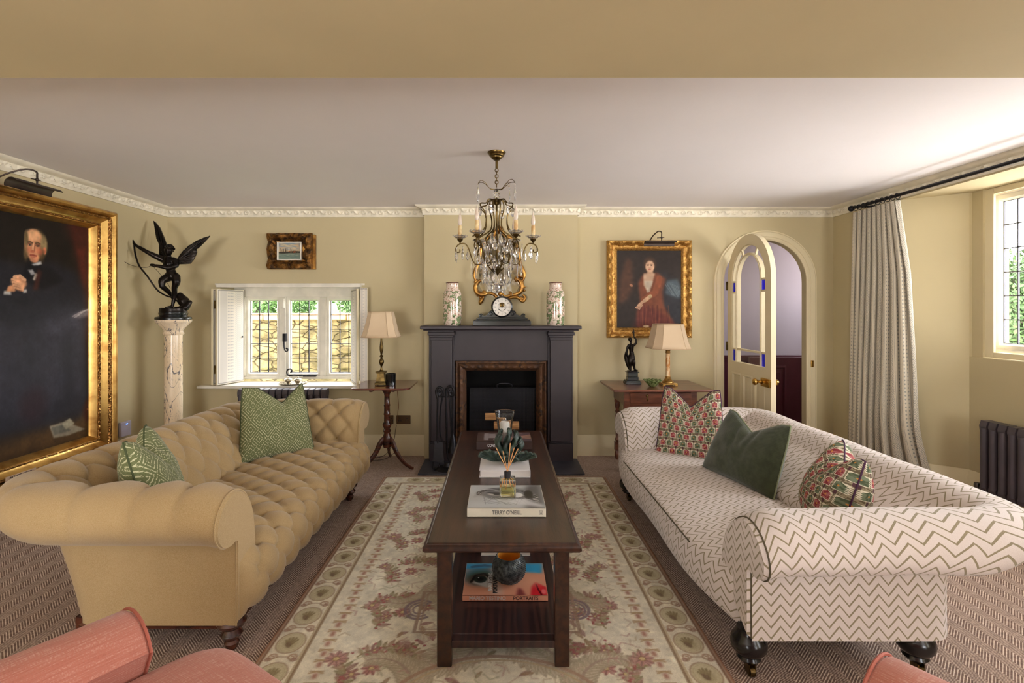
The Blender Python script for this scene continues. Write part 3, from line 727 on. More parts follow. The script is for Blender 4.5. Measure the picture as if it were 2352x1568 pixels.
# ---------------- gilt mirror behind the chandelier ----------------
m = Mt('antique_gilding', .33, .85); m.base(m.mix(m.noise(14, 5).sm(.35, .7), (196, 148, 76), (120, 78, 38))); m.bump(m.noise(45, 4), .25, .004); M['gilt'] = m.m
gm = thing('gilt_mirror', 'carved gilt scrolled wall mirror behind the chandelier and clock', 'mirror', (0, YC-.04, 1.40))
def q8(zx, zy, Y=4.82): p = P(1020+zx/6.532, 540+zy/6.532, Y); return p
def scroll(b, pts, r0, r1, n=6):
    c = bez([q8(*p) for p in pts], n); m_ = len(c); rs = [r0+(r1-r0)*abs(2*i/(m_-1)-1)**1.5 for i in range(m_)]; b.tube(c, rs, 10)
b = MB()
scroll(b, [(560, 680), (520, 690), (470, 760), (490, 850), (560, 890), (620, 880), (600, 850), (575, 862)], .024, .010)
scroll(b, [(540, 700), (500, 680), (465, 700), (475, 725)], .014, .009)
scroll(b, [(610, 890), (680, 870), (750, 890), (790, 940), (770, 985)], .016, .010)
scroll(b, [(600, 900), (570, 960), (545, 1010), (540, 1045)], .022, .005)
scroll(b, [(520, 905), (550, 940), (590, 930)], .012, .006)
scroll(b, [(760, 990), (725, 1040), (715, 1080)], .012, .006)
scroll(b, [(880, 870), (900, 905), (950, 915), (1000, 890), (990, 855), (975, 865)], .015, .009)
scroll(b, [(950, 960), (1020, 930), (1090, 930), (1150, 960), (1190, 940)], .017, .010)
scroll(b, [(1030, 890), (1090, 880), (1150, 840), (1165, 760), (1140, 690), (1090, 650), (1075, 670), (1100, 685)], .025, .012)
scroll(b, [(1105, 550), (1110, 590), (1150, 620), (1190, 610), (1175, 595)], .016, .008)
scroll(b, [(1180, 890), (1215, 930), (1190, 985), (1150, 975), (1150, 940), (1175, 935)], .016, .010)
for p in ((1205, 830, .012), (1205, 775, .010), (1190, 600, .012), (500, 905, .01), (840, 880, .022), (470, 700, .014)): b.ball(q8(p[0], p[1]), p[2])
# upper part of the frame, mostly hidden by the chandelier
for sx in (-1, 1):
    T_ = lambda px, pz: (sx*px-.005, 4.82, pz)
    def s2(pts, r0, r1):
        c = bez([T_(*p) for p in pts], 6); m_ = len(c); b.tube(c, [r0+(r1-r0)*abs(2*i/(m_-1)-1)**1.5 for i in range(m_)], 10)
    s2([(.215, 1.78), (.19, 1.90), (.17, 2.0), (.12, 2.08), (.06, 2.10), (.05, 2.06)], .02, .010)
    s2([(.215, 1.67), (.235, 1.74), (.21, 1.82), (.18, 1.86)], .018, .008)
    s2([(.0, 2.17), (.03, 2.15), (.05, 2.10)], .02, .008)
b.lathe([(.0001, .03), (.012, .028), (.02, .012), (.026, .02), (.035, .01), (.038, -.01)][::-1], 0, 0, 0, 16, lambda x, y, z: (-.003+x, 4.81-z, 2.165+y))
for k in range(7):
    a = 2*PI*k/7; b.ball((-.003+.03*math.cos(a), 4.815, 2.165+.03*math.sin(a)), .013)
b.build('carved_frame', M['gilt'], gm)
mm = Mt('mirror_glass', .06, 1.0); mm.base((196, 194, 184))
b = MB(); out = [(-.15, 1.565), (-.05, 1.535), (.08, 1.53), (.15, 1.565), (.19, 1.65), (.19, 1.8), (.17, 1.95), (.1, 2.07), (0, 2.09), (-.1, 2.07), (-.17, 1.95), (-.19, 1.8), (-.2, 1.65)]
b.prism(out, .008, .02, T48); b.build('mirror_glass', mm.m, gm)

# ---------------- chandelier ----------------
cx, cy = -.02, 3.223; s365 = 365.0
ch = thing('chandelier', 'six-arm brass and crystal chandelier hanging from the ceiling before the fireplace', 'chandelier', (cx, cy, 2.40))
def zz(py): return EYE-(py-VY)/s365
b = MB().lathe([(.0001, -.052), (.018, -.05), (.026, -.042), (.034, -.036), (.036, -.028), (.046, -.024), (.05, -.012), (.056, -.008), (.058, 0)], cx, cy, 2.40, 28); b.build('canopy', M['oldbrass'], ch)
b = MB(); b.tube([(cx, cy, 2.35), (cx, cy, 2.30)], .008, 10)
def ring(b, c, r, ax, tr=.0022):
    pts_ = []
    for k in range(14):
        a = 2*PI*k/14; u, v_ = r*math.cos(a), r*math.sin(a)*1.15
        pts_.append((c[0]+(u if ax == 'x' else 0), c[1]+(u if ax == 'y' else 0), c[2]+v_))
    b.tube(pts_, tr, 6, closed=True)
zc = 2.288; k = 0
while zc > 2.175:
    ring(b, (cx, cy, zc), .010, 'x' if k % 2 == 0 else 'y', .0028); zc -= .019; k += 1
b.build('chain', M['oldbrass'], ch)
cr = Mt('cut_crystal', .02, spec=.7); cr.b.inputs['Transmission Weight'].default_value = .96; cr.b.inputs['IOR'].default_value = 1.5; cr.base((250, 250, 252)); M['crystal'] = cr.m
b = MB(); b.lathe([(.006, 2.165), (.020, 2.158), (.008, 2.150), (.022, 2.14), (.010, 2.13), (.024, 2.122), (.008, 2.108)], cx, cy, 0, 12); b.build('crystal_stem', M['crystal'], ch)
b = MB()
b.lathe([(.004, 2.172), (.012, 2.168), (.016, 2.166), (.004, 2.164)][::-1], cx, cy, 0, 14)
b.lathe([(.01, 2.068), (.022, 2.08), (.030, 2.095), (.028, 2.105), (.01, 2.11)], cx, cy, 0, 18)
for k in range(6):                                   # lyre shaped cage ribs
    a = R(30+60*k); ca, sa = math.cos(a), math.sin(a)
    f = lambda r, z: (cx+r*ca, cy+r*sa, z)
    b.tube(bez([f(.02, 2.10), f(.055, 2.10), f(.075, 2.075), f(.11, 2.07), f(.115, 2.055), f(.085, 2.02), f(.075, 1.97), f(.085, 1.92), f(.12, 1.885), f(.17, 1.86)], 5), .0042, 6)
for k in range(6):
    a = R(60*k); ca, sa = math.cos(a), math.sin(a); f = lambda r, z: (cx+r*ca, cy+r*sa, z)
    b.tube(bez([f(.02, 2.10), f(.04, 2.09), f(.045, 2.04), f(.03, 1.97), f(.04, 1.91), f(.10, 1.87), f(.13, 1.84), f(.11, 1.80)], 5), .0045, 6)
    b.tube(bez([f(.012, 1.64), f(.05, 1.68), f(.085, 1.73), f(.08, 1.76), f(.06, 1.755)], 5), .004, 6)
b.lathe([(.0001, 1.62), (.015, 1.635), (.028, 1.66), (.035, 1.665), (.02, 1.672), (.008, 1.70), (.006, 2.07)], cx, cy, 0, 14)
for k in range(3):                                   # top wire branches
    a = R((180, 45, -10)[k]); ca, sa = math.cos(a), math.sin(a); f = lambda r, z, o=0: (cx+r*ca-o*sa, cy+r*sa+o*ca, z)
    for o_ in (-.006, .006): b.tube(bez([f(.008, 2.168, 0), f(.04, 2.172, o_), f(.075, 2.215-(o_ > 0)*.012, o_), f(.10, 2.225-(o_ > 0)*.015, o_), f(.117, 2.205, 0)], 5), .0018, 5)
b.build('brass_cage', M['oldbrass'], ch)
def pend(L, wd, style=0):                            # faceted drop: local, hanging from z=0
    b = MB(); n = 8 if style == 0 else 6
    b.lathe([(.0008, 0), (.003, -.003), (.0045, -.007), (.003, -.011), (.0008, -.013)], 0, 0, 0, 6)
    z = -.014
    if style == 0: pr = [(.0005, 0), (wd*.45, -L*.16), (wd*.98, -L*.48), (wd, -L*.62), (wd*.6, -L*.86), (.0005, -L)]
    elif style == 1: pr = [(.0005, 0), (wd*.55, -L*.06), (wd*.8, -L*.5), (wd*.7, -L*.88), (.0005, -L)]
    else: pr = [(.0005, 0), (wd*.8, -L*.15), (wd*.5, -L*.3), (wd*1.0, -L*.45), (wd*1.0, -L*.7), (wd*.6, -L*.9), (.0005, -L)]
    b.lathe(pr, 0, 0, z, n, sy=.38); return b
protos = {}
ncr = 0
def hang(p, st, L, wd, rz):
    global ncr
    key = (st, L, wd)
    if key not in protos: o = pend(L, wd, st).build('crystal_pendant', M['crystal'], ch, W=False, smooth=0); protos[key] = o
    else: o = protos[key].copy(); C.objects.link(o)
    o.location = (p[0]-cx, p[1]-cy, p[2]-2.40); o.rotation_euler = (0, 0, rz); ncr += 1
M['candle_sleeve'] = simple('candle_sleeve', (222, 204, 156), (190, 150, 96), rough=.6, scale=30)
bu = Mt('frosted_bulb', .25); bu.b.inputs['Transmission Weight'].default_value = .55; bu.base((250, 236, 222)); M['bulb'] = bu.m
for k in range(6):
    a = R(60*k); ca, sa = math.cos(a), math.sin(a); f = lambda r, z, o=0: (cx+r*ca-o*sa, cy+r*sa+o*ca, z)
    b = MB()
    b.tube(bez([f(.055, 1.72), f(.085, 1.70), f(.13, 1.695), f(.155, 1.73), f(.175, 1.79), f(.20, 1.825), f(.24, 1.82), f(.258, 1.79), f(.25, 1.772), f(.232, 1.775), f(.232, 1.79)], 5), [.004]*51, 6)
    b.tube([f(.23, 1.822), f(.23, 1.845)], .005, 8); p = f(.23, 0)
    b.lathe([(.005, 1.834), (.016, 1.846), (.02, 1.856), (.012, 1.862)], p[0], p[1], 0, 12)
    arm = b.build('candle_arm', M['oldbrass'], ch)
    b = MB(); b.lathe([(.008, 1.856), (.03, 1.861), (.042, 1.872), (.04, 1.874), (.028, 1.866), (.008, 1.862)], p[0], p[1], 0, 10)
    for q in range(10):
        an = 2*PI*q/10; b.ball((p[0]+.043*math.cos(an), p[1]+.043*math.sin(an), 1.874), .0055, 6, 4)
    b.build('drip_pan', M['crystal'], arm, smooth=0)
    MB().lathe([(.0115, 1.862), (.0125, 1.864), (.012, 1.935), (.010, 1.94), (.0001, 1.94)], p[0], p[1], 0, 14).build('candle_sleeve', M['candle_sleeve'], arm)
    MB().lathe([(.008, 1.94), (.013, 1.955), (.0135, 1.97), (.009, 1.995), (.003, 2.02), (.0001, 2.035)], p[0], p[1], 0, 14).build('bulb', M['bulb'], arm)
    for (r, z, o_, st, L, wd) in ((.255, 1.80, .0, 0, .075, .011), (.25, 1.80, .03, 1, .085, .008), (.155, 1.735, .012, 1, .10, .010), (.215, 1.81, -.02, 2, .07, .016), (.18, 1.79, .03, 0, .06, .014), (.13, 1.70, -.015, 1, .08, .011)):
        hang(f(r, z, o_), st, L, wd, a+rng.random()*1.2)
for zr, rr, n, st, L, wd in ((2.07, .105, 6, 2, .06, .016), (1.90, .04, 4, 0, .07, .016), (1.86, .085, 8, 2, .075, .017), (1.80, .055, 4, 0, .08, .018), (1.74, .10, 8, 2, .07, .019), (1.66, .085, 8, 0, .075, .019), (1.60, .05, 5, 2, .06, .02)):
    for k in range(n):
        a = 2*PI*(k+.3*(n % 3))/n+.2; hang((cx+rr*math.cos(a), cy+rr*math.sin(a), zr), st, L, wd, a+PI/2+rng.random()*.8)
for a_, L, wd in ((180, .10, .018), (45, .085, .014), (-10, .10, .011)):
    a = R(a_); hang((cx+.117*math.cos(a), cy+.117*math.sin(a), 2.20), 0, L, wd, a+.9)
b = MB(); b.ball((cx, cy, 1.535), .021, 10, 7); b.tube([(cx, cy, 1.555), (cx, cy, 1.62)], .0015, 5); b.build('crystal_ball', M['crystal'], ch, smooth=0)

# ---------------- paintings ----------------
oilm = paint_mat('oil_paint', .5, .12, 120, spec=.22)
m = Mt('bright_gilding', .3, .9); m.base(m.mix(m.noise(10, 5).sm(.35, .75), (214, 174, 100), (162, 118, 58))); m.bump(m.noise(60, 4), .18, .003); M['gold'] = m.m
m = Mt('gilt_ornament', .36, .85); m.base(m.mix(m.voro(55).sm(.1, .5), (214, 172, 100), (136, 94, 46))); m.bump(m.voro(70), .8, .006); M['goldorn'] = m.m
# big portrait, left wall
TL = leftT(XL+.012)
y0, y1, z0, z1 = 2.66, 4.145, .275, 2.20
t = thing('gilt_framed_portrait', 'large gilt-framed dark portrait of a man in black on the left wall', 'painting', (XL+.03, 3.4, .275))
b = MB(); b.frame(y0, y1, z0, z1, [(0, 0), (0, .10), (.008, .125), (.02, .138), (.034, .138), (.046, .125), (.052, .105)], TL, 1); b.build('outer_moulding', M['gold'], t)
b = MB(); b.frame(y0, y1, z0, z1, [(.052, .105), (.055, .112), (.062, .116), (.069, .112), (.072, .104)], TL, 110, lambda k, c, tt, L, i: .007*abs(math.sin(tt*L*75))*(k in (1, 2, 3))); b.build('beaded_moulding', M['goldorn'], t)
b = MB(); b.frame(y0, y1, z0, z1, [(.072, .104), (.080, .095), (.095, .078), (.11, .07)], TL, 1); b.frame(y0, y1, z0, z1, [(.122, .062), (.128, .062), (.150, .03), (.156, .012)], TL, 1); b.build('inner_moulding', M['gold'], t)
b = MB(); b.frame(y0, y1, z0, z1, [(.11, .07), (.112, .074), (.120, .074), (.122, .062)], TL, 160, lambda k, c, tt, L, i: .004*(math.sin(tt*L*160) > 0)*(k in (1, 2))); b.build('rope_moulding', M['goldorn'], t)
cy0, cz0 = y0+.15, z0+.10
W_, H_ = 1.19, 1.73
cv = Canvas(W_, H_, .0035, (26, 21, 19))
def U(py, pz): return (py-cy0, pz-cz0)     # wall metres -> canvas
def pxw(px, py): Y = FPX*3.19/(VX-px); return U(Y, EYE-(py-VY)*Y/FPX)
cv.a[:, :] = (27, 22, 19)
cv.poly([pxw(150, 500), pxw(222, 500), pxw(226, 820), pxw(200, 820), pxw(190, 640), pxw(176, 560)], (74, 26, 20), .8, .04)
cv.poly([pxw(172, 530), pxw(186, 575), pxw(200, 560), pxw(205, 700), pxw(195, 700), pxw(186, 600), pxw(174, 560)], (92, 34, 24), .7, .02)
cv.poly([U(2.8, .38), U(4.05, .38), U(4.05, .66), U(3.6, .60), U(3.3, .54), U(2.8, .5)], (92, 66, 36), .9, .05)
cv.poly([U(2.8, .38), U(3.7, .38), U(3.5, .46), U(2.8, .44)], (64, 45, 26), .7, .03)
# coat, table cloth haze
cv.poly([pxw(60, 610), pxw(120, 600), pxw(180, 625), pxw(205, 680), pxw(200, 760), pxw(215, 900), pxw(190, 960), pxw(90, 985), U(3.0, .62), U(2.85, 1.0), U(2.95, 1.5), U(3.2, 1.75)], (36, 37, 46), .85, .03)
for k in range(26):
    x = 2.95+k*.038; cv.line([U(x, 1.35-.1*rng.random()), U(x+.02, .7+.1*rng.random())], .02+.03*rng.random(), (58, 56, 68), .35*rng.random(), .03)
cv.ell(*pxw(175, 740), .22, .10, (86, 84, 98), 1.2, al=.35)
cv.poly([pxw(165, 728), pxw(195, 712), pxw(222, 708), pxw(222, 722), pxw(185, 730)], (150, 140, 140), .7, .012)
for k in range(10): cv.line([pxw(172+4*k, 726-2*k+rng.random()*6), pxw(190+3*k, 716-k)], .006, (176, 168, 166), .5)
cv.poly([pxw(210, 880), pxw(224, 862), pxw(226, 876), pxw(212, 890)], (150, 142, 132), .9, .006); cv.ell(*pxw(212, 940), .07, .10, (62, 30, 22), .5); 
for k in range(14): cv.ell(*pxw(204+18*rng.random(), 905+45*rng.random()), .012, .007, (128, 74, 46), .4, rng.random()*3)
cv.poly([pxw(118, 978), pxw(155, 968), pxw(200, 985), pxw(160, 1000), pxw(128, 1006)], (150, 142, 122), .95, .005); cv.poly([pxw(122, 982), pxw(150, 974), pxw(168, 988), pxw(130, 999)], (104, 102, 92), .8, .005)
cv.poly([pxw(146, 972), pxw(165, 960), pxw(176, 972), pxw(156, 986)], (176, 168, 142), .95, .004)
cv.ell(*pxw(82, 930), .10, .12, (42, 26, 32), .9, al=.7)
# head
fx, fy = pxw(86, 566)
def hp(dx, dy): return (fx+dx, fy+dy)
cv.poly([hp(-.06, -.12), hp(.12, -.13), hp(.24, -.22), hp(.05, -.3), hp(-.12, -.22)], (20, 20, 25), .95, .015)
cv.ell(*hp(.014, .012), .080, .104, (112, 94, 62), .3)                    # hair halo
cv.ell(*hp(-.008, .008), .074, .108, (205, 142, 104), .18)
cv.ell(*hp(-.014, .075), .055, .038, (226, 172, 128), .7)
cv.ell(*hp(.066, .02), .026, .06, (148, 128, 90), .6); cv.ell(*hp(-.068, .045), .016, .05, (110, 92, 62), .6)
cv.ell(*hp(.072, -.022), .014, .026, (200, 120, 86), .3)
cv.ell(*hp(.05, -.055), .022, .05, (84, 62, 40), .8, al=.8); cv.ell(*hp(-.07, -.05), .018, .05, (116, 94, 62), .8, al=.8)
cv.ell(*hp(.034, -.03), .022, .022, (200, 104, 76), 1, al=.6); cv.ell(*hp(-.045, -.03), .018, .02, (196, 108, 80), 1, al=.5)
for sx, wd in ((-.040, .018), (.020, .020)):
    cv.ell(*hp(sx, .010), wd, .011, (120, 76, 56), .6); cv.ell(*hp(sx, .006), .011, .0055, (190, 165, 140), .3); cv.ell(*hp(sx, .006), .0055, .006, (38, 28, 22), .3)
    cv.line([hp(sx-.018, .022), hp(sx, .029), hp(sx+.018, .022)], .008, (92, 70, 48), .9)
cv.line([hp(-.014, .015), hp(-.020, -.025), hp(-.022, -.032)], .010, (232, 176, 136), .9); cv.ell(*hp(-.020, -.036), .016, .010, (196, 112, 82), .5); cv.line([hp(-.004, .01), hp(-.006, -.03)], .006, (160, 96, 70), .8)
cv.line([hp(-.038, -.062), hp(-.015, -.060), hp(.008, -.064)], .007, (150, 66, 52), .95); cv.ell(*hp(-.014, -.074), .018, .006, (206, 118, 92), .6)
cv.ell(*hp(-.008, -.094), .03, .018, (210, 140, 104), .6)
cv.poly([hp(-.03, -.125), hp(.01, -.11), hp(.045, -.098), hp(.05, -.118), hp(.0, -.14)], (206, 204, 202), .95, .004)
cv.poly([hp(-.05, -.135), hp(.05, -.125), hp(.06, -.165), hp(-.02, -.18)], (18, 18, 24), 1, .006)
cv.poly([hp(-.055, -.165), hp(-.02, -.16), hp(.0, -.19), hp(-.03, -.2)], (190, 188, 190), .9, .005)
cv.poly([hp(.0, -.18), hp(.022, -.19), hp(-.0, -.235), hp(-.02, -.23)], (206, 196, 180), .9, .005)
cv.poly([hp(.02, -.15), hp(.05, -.17), hp(.02, -.30), hp(-.02, -.30)], (74, 36, 30), .8, .01)
# clasped hands
hx, hy = pxw(48, 652)
def hq(dx, dy): return (hx+dx, hy+dy)
cv.poly([hq(-.09, -.06), hq(-.02, -.05), hq(-.03, .0), hq(-.075, -.02)], (200, 140, 100), 1, .006)
cv.poly([hq(-.055, .02), hq(-.02, .06), hq(.05, .035), hq(.06, 0), hq(.03, -.045), hq(-.03, -.035)], (208, 150, 112), 1, .008)
for k in range(4):
    cv.line([hq(-.045+k*.006, .028-k*.018), hq(-.005+k*.004, .018-k*.018), hq(.028, .002-k*.014)], .015, (222, 166, 126), .95); cv.line([hq(-.042+k*.006, .019-k*.018), hq(.025, -.006-k*.014)], .004, (130, 80, 58), .8)
cv.line([hq(-.03, .045), hq(.01, .055), hq(.045, .03)], .018, (222, 168, 130), .95)
cv.poly([hq(-.105, -.075), hq(-.05, -.075), hq(-.055, -.055), hq(-.1, -.05)], (210, 206, 200), .9, .004); cv.poly([hq(.03, -.06), hq(.06, -.055), hq(.06, -.03), hq(.04, -.035)], (206, 200, 192), .9, .004)
cv.mottle(.05, .05, 3); cv.mottle(.04, .015, 4)
cv.mesh('canvas', lambda a, c, h: (XL+.026+h, cy0+a, cz0+c), oilm, t)
np_ = MB(); np_.box(XL+.15, XL+.152, 3.19, 3.40, .305, .365)
pl = np_.build('name_plate', simple('cream_plate', (206, 178, 150), rough=.5), t, bevel=.001)
mt = lambda z: frm((XL+.1525, 3.295, z), (0, 1, 0), (0, 0, 1))
text('RICHARD WOOD.', .019, M['ink'], pl, mt(.351), bold=.0004); text('ESQUIRE, J.P., F.R.', .008, M['ink'], pl, mt(.333)); text('BORN MDCC. . DIED 18 . .', .008, M['ink'], pl, mt(.320))

def picture_light(lbl, T, a, z, L, r, up):       # T(a,z,d)
    t = thing('picture_light', lbl, 'picture light', T(a, z, .1))
    b = MB(); n = 14
    arc = [R(150-k*165/(n-1)) for k in range(n)]
    for q0, rr in ((0, r),):
        outer = [(rr*math.cos(x), rr*math.sin(x)) for x in arc]; inner = [((rr-.003)*math.cos(x), (rr-.003)*math.sin(x)) for x in arc[::-1]]
        b.prism(outer+inner, a-L/2, a+L/2, lambda c, d_, s_: T(s_, z+d_, up+c*-1))
    b.build('hood', M['hood'], t)
    b = MB(); b.tube(bez([T(a-.07, z+.03, .02), T(a-.07, z+.035, .04), T(a-.05, z+.06, .06), T(a-.035, z+.10, up*.5), T(a-.01, z+.13, up*.8), T(a+.01, z+.12, up*.98), T(a+.012, z+.09, up), T(a+.012, z+.04, up)], 6), .0055, 8)
    b.tube([T(a-.03, z+.065, up), T(a+.035, z+.07, up)], .004, 6); b.ball(T(a+.012, z+.068, up), .011, 10, 6); b.build('curved_arm', M['hood'], t)
    return t
M['hood'] = simple('aged_bronze_hood', (84, 72, 64), (58, 48, 44), rough=.38, metal=.7, scale=6)
picture_light('long dark bronze picture light over the big portrait on the left wall', leftT(XL), 3.27, 2.175, .33, .042, .265)
# small seascape
TB2 = backT(YB)
t = thing('small_seascape_painting', 'small harbour painting in ornate dark gilt frame above the casement window', 'painting', (-2.04, YB-.02, 1.80))
def bx_(px, py, Y=4.90): p = P(px, py, Y); return p[0], p[2]
(X0, Z1), (X1, Z0) = bx_(610, 534), bx_(714, 617)
m = Mt('ornate_dark_gilding', .42, .8); m.base(m.mix(m.noise(24, 4).sm(.35, .65), (140, 96, 44), (62, 42, 24))); m.bump(m.noise(38, 4, dist=1.5), .8, .012); M['darkgilt'] = m.m
orn = lambda k, c, tt, L, i: (.016*(mnoise.noise(Vector((tt*L*30, c*7+k*.9, 1.3))))+.010*math.sin(tt*L*42+k)) if 0 < k < 8 else 0
b = MB(); b.frame(X0, X1, Z0, Z1, [(0, .03), (0, .05), (.01, .065), (.025, .075), (.045, .078), (.06, .065), (.075, .045), (.088, .04), (.10, .034), (.105, .03)], TB2, 44, orn); b.build('ornate_frame', M['darkgilt'], t)
b = MB(); b.box(X0+.01, X1+.025, YB-.032, YB-.002, Z0-.002, Z1-.012); b.build('back_frame', M['gilt'], t, bevel=.003)
b = MB(); b.frame(X0+.1, X1-.1, Z0+.085, Z1-.085, [(0, .033), (0, .062), (.010, .062), (.014, .045)], TB2); b.build('white_slip', M['white'], t)
w_, h_ = X1-X0-.22, Z1-Z0-.19; cv = Canvas(w_, h_, .002, (150, 150, 140))
for j in range(cv.ny):
    f = j/cv.ny; c = np.array((112, 128, 116))*(1-f)+np.array((140, 142, 118))*f if f < .4 else np.array((206, 178, 136))*(1-(f-.4)/.6)+np.array((120, 140, 156))*((f-.4)/.6); cv.a[j, :] = c
for k in range(60): cv.ell(w_*rng.random(), h_*(.62+.36*rng.random()), .02, .006, [(222, 196, 150), (126, 148, 168), (206, 170, 130)][k % 3], .8, al=.5)
for k in range(50): cv.ell(w_*rng.random(), h_*(.02+.33*rng.random()), .016, .0025, [(96, 118, 112), (150, 158, 142), (84, 104, 100)][k % 3], .6, al=.5)
cv.poly([(0, h_*.36), (w_*.2, h_*.34), (w_*.5, h_*.37), (w_, h_*.38), (w_, h_*.48), (w_*.7, h_*.52), (w_*.4, h_*.46), (0, h_*.45)], (52, 48, 38), .95, .003)
for k in range(16): x = w_*(.05+.6*rng.random()); cv.line([(x, h_*.42), (x, h_*(.52+.2*rng.random()))], .0016, (64, 50, 40), .8)
for k in range(10): cv.ell(w_*(.3+.6*rng.random()), h_*(.42+.08*rng.random()), .007, .005, [(150, 74, 44), (120, 90, 60)][k % 2], .5)
cv.mesh('canvas', lambda a, c, h: (X0+.11+a, YB-.050+0*h, Z0+.095+c), oilm, t)
# right portrait of a child
(X0, Z1), (X1, Z0) = bx_(1396, 551, 4.92), bx_(1591, 776, 4.92)
t = thing('gilt_framed_portrait', 'gilt-framed portrait of a seated child in red above the side table', 'painting', ((X0+X1)/2, YB-.02, Z0))
m = Mt('carved_gilding', .34, .88); m.base(m.mix(m.noise(60, 5).sm(.35, .72), (206, 162, 90), (162, 118, 62))); m.bump(m.noise(70, 4, dist=1.2), .8, .006); M['carvgilt'] = m.m
orn = lambda k, c, tt, L, i: .006*math.sin(tt*L*60+k*1.3)*(1 if k in (3, 4, 5) else 0)+(.006*mnoise.noise(Vector((tt*L*40, c*5, k))) if 1 < k < 8 else 0)
b = MB(); b.frame(X0, X1, Z0, Z1, [(0, 0), (0, .045), (.01, .06), (.022, .066), (.034, .058), (.042, .045), (.055, .034), (.07, .034), (.08, .04), (.09, .034), (.10, .02)], TB2, 90, orn); b.build('carved_frame', M['carvgilt'], t)
w_, h_ = X1-X0-.19, Z1-Z0-.19; cv = Canvas(w_, h_, .002, (46, 38, 34)); ox, oz = X0+.095, Z0+.095
def u(px, py): p = P(px, py, 4.955); return p[0]-ox, p[2]-oz
cv.poly([u(1424, 640), u(1440, 590), u(1452, 600), u(1455, 660), u(1440, 690), u(1420, 700)], (104, 66, 46), .6, .02)
cv.ell(*u(1450, 655), .018, .012, (160, 110, 84), .5, -.5)
cv.poly([u(1520, 620), u(1560, 650), u(1568, 680), u(1566, 745), u(1520, 745), u(1500, 700)], (48, 50, 56), .8, .03)
cv.poly([u(1530, 645), u(1556, 640), u(1567, 665), u(1560, 685), u(1530, 675)], (92, 108, 116), .7, .012)
for k in range(8): cv.line([u(1528+4*k, 650+rng.random()*8), u(1545+3*k, 676+rng.random()*6)], .006, (122, 134, 138), .45)
cv.poly([u(1466, 650), u(1478, 628), u(1510, 626), u(1530, 640), u(1522, 668), u(1525, 700), u(1550, 745), u(1466, 752), u(1462, 720), u(1470, 690)], (128, 70, 46), .85, .012)
cv.poly([u(1470, 700), u(1500, 705), u(1545, 735), u(1555, 752), u(1455, 752)], (96, 46, 42), .8, .02)
for k in range(14): x = 1470+5*k; cv.line([u(x, 700+rng.random()*12), u(x-4+rng.random()*10, 745)], .006, [(70, 30, 30), (150, 84, 56)][k % 2], .35)
cv.poly([u(1478, 628), u(1505, 627), u(1497, 655), u(1488, 668), u(1478, 655)], (188, 160, 134), .9, .006)
cv.poly([u(1480, 645), u(1500, 645), u(1493, 670), u(1486, 672)], (190, 180, 162), .7, .005)
cv.line([u(1515, 640), u(1505, 672), u(1480, 688)], .05, (134, 76, 50), .9, .01); cv.line([u(1494, 680), u(1481, 690)], .03, (190, 170, 130), .8, .006)
cv.line([u(1488, 684), u(1468, 700)], .022, (190, 150, 120), .95, .004)
for k in range(4): cv.line([u(1470+2*k, 697+k), u(1460+3*k, 707+k)], .008, (196, 156, 126), .9)
fx, fy = u(1493, 610); cv.ell(fx, fy+.01, .062, .078, (66, 48, 36), .4); cv.poly([(fx-.03, fy-.03), (fx+.03, fy-.03), (fx+.03, fy-.10), (fx-.03, fy-.10)], (186, 150, 122), .95, .006)
cv.ell(fx, fy, .045, .062, (204, 164, 134), .25); cv.poly([(fx-.050, fy-.02), (fx-.054, fy+.03), (fx-.035, fy+.066), (fx, fy+.078), (fx+.036, fy+.066), (fx+.054, fy+.03), (fx+.050, fy-.02), (fx+.040, fy+.022), (fx+.020, fy+.045), (fx-.012, fy+.048), (fx-.038, fy+.026)], (70, 50, 38), .95, .006)
for sx in (-.019, .015):
    cv.ell(fx+sx, fy+.004, .009, .005, (120, 84, 66), .5); cv.ell(fx+sx, fy+.004, .004, .004, (40, 30, 26), .4); cv.line([(fx+sx-.010, fy+.015), (fx+sx+.010, fy+.015)], .003, (110, 78, 58), .8)
cv.line([(fx-.004, fy), (fx-.006, fy-.018)], .005, (224, 186, 156), .8); cv.line([(fx-.010, fy-.021), (fx+.004, fy-.021)], .004, (160, 110, 86), .8); cv.line([(fx-.013, fy-.036), (fx+.007, fy-.036)], .005, (170, 80, 70), .95)
cv.ell(*u(1484, 749), .03, .012, (188, 160, 126), .5)
cv.mottle(.05, .03, 8); cv.mesh('canvas', lambda a, c, h: (ox+a, YB-.022+0*h, oz+c), oilm, t)
picture_light('short bronze picture light over the portrait of the child', backT(YB), P(1513, 0, 4.8)[0], P(0, 560, 4.72)[2]-.005, .285, .04, .23)
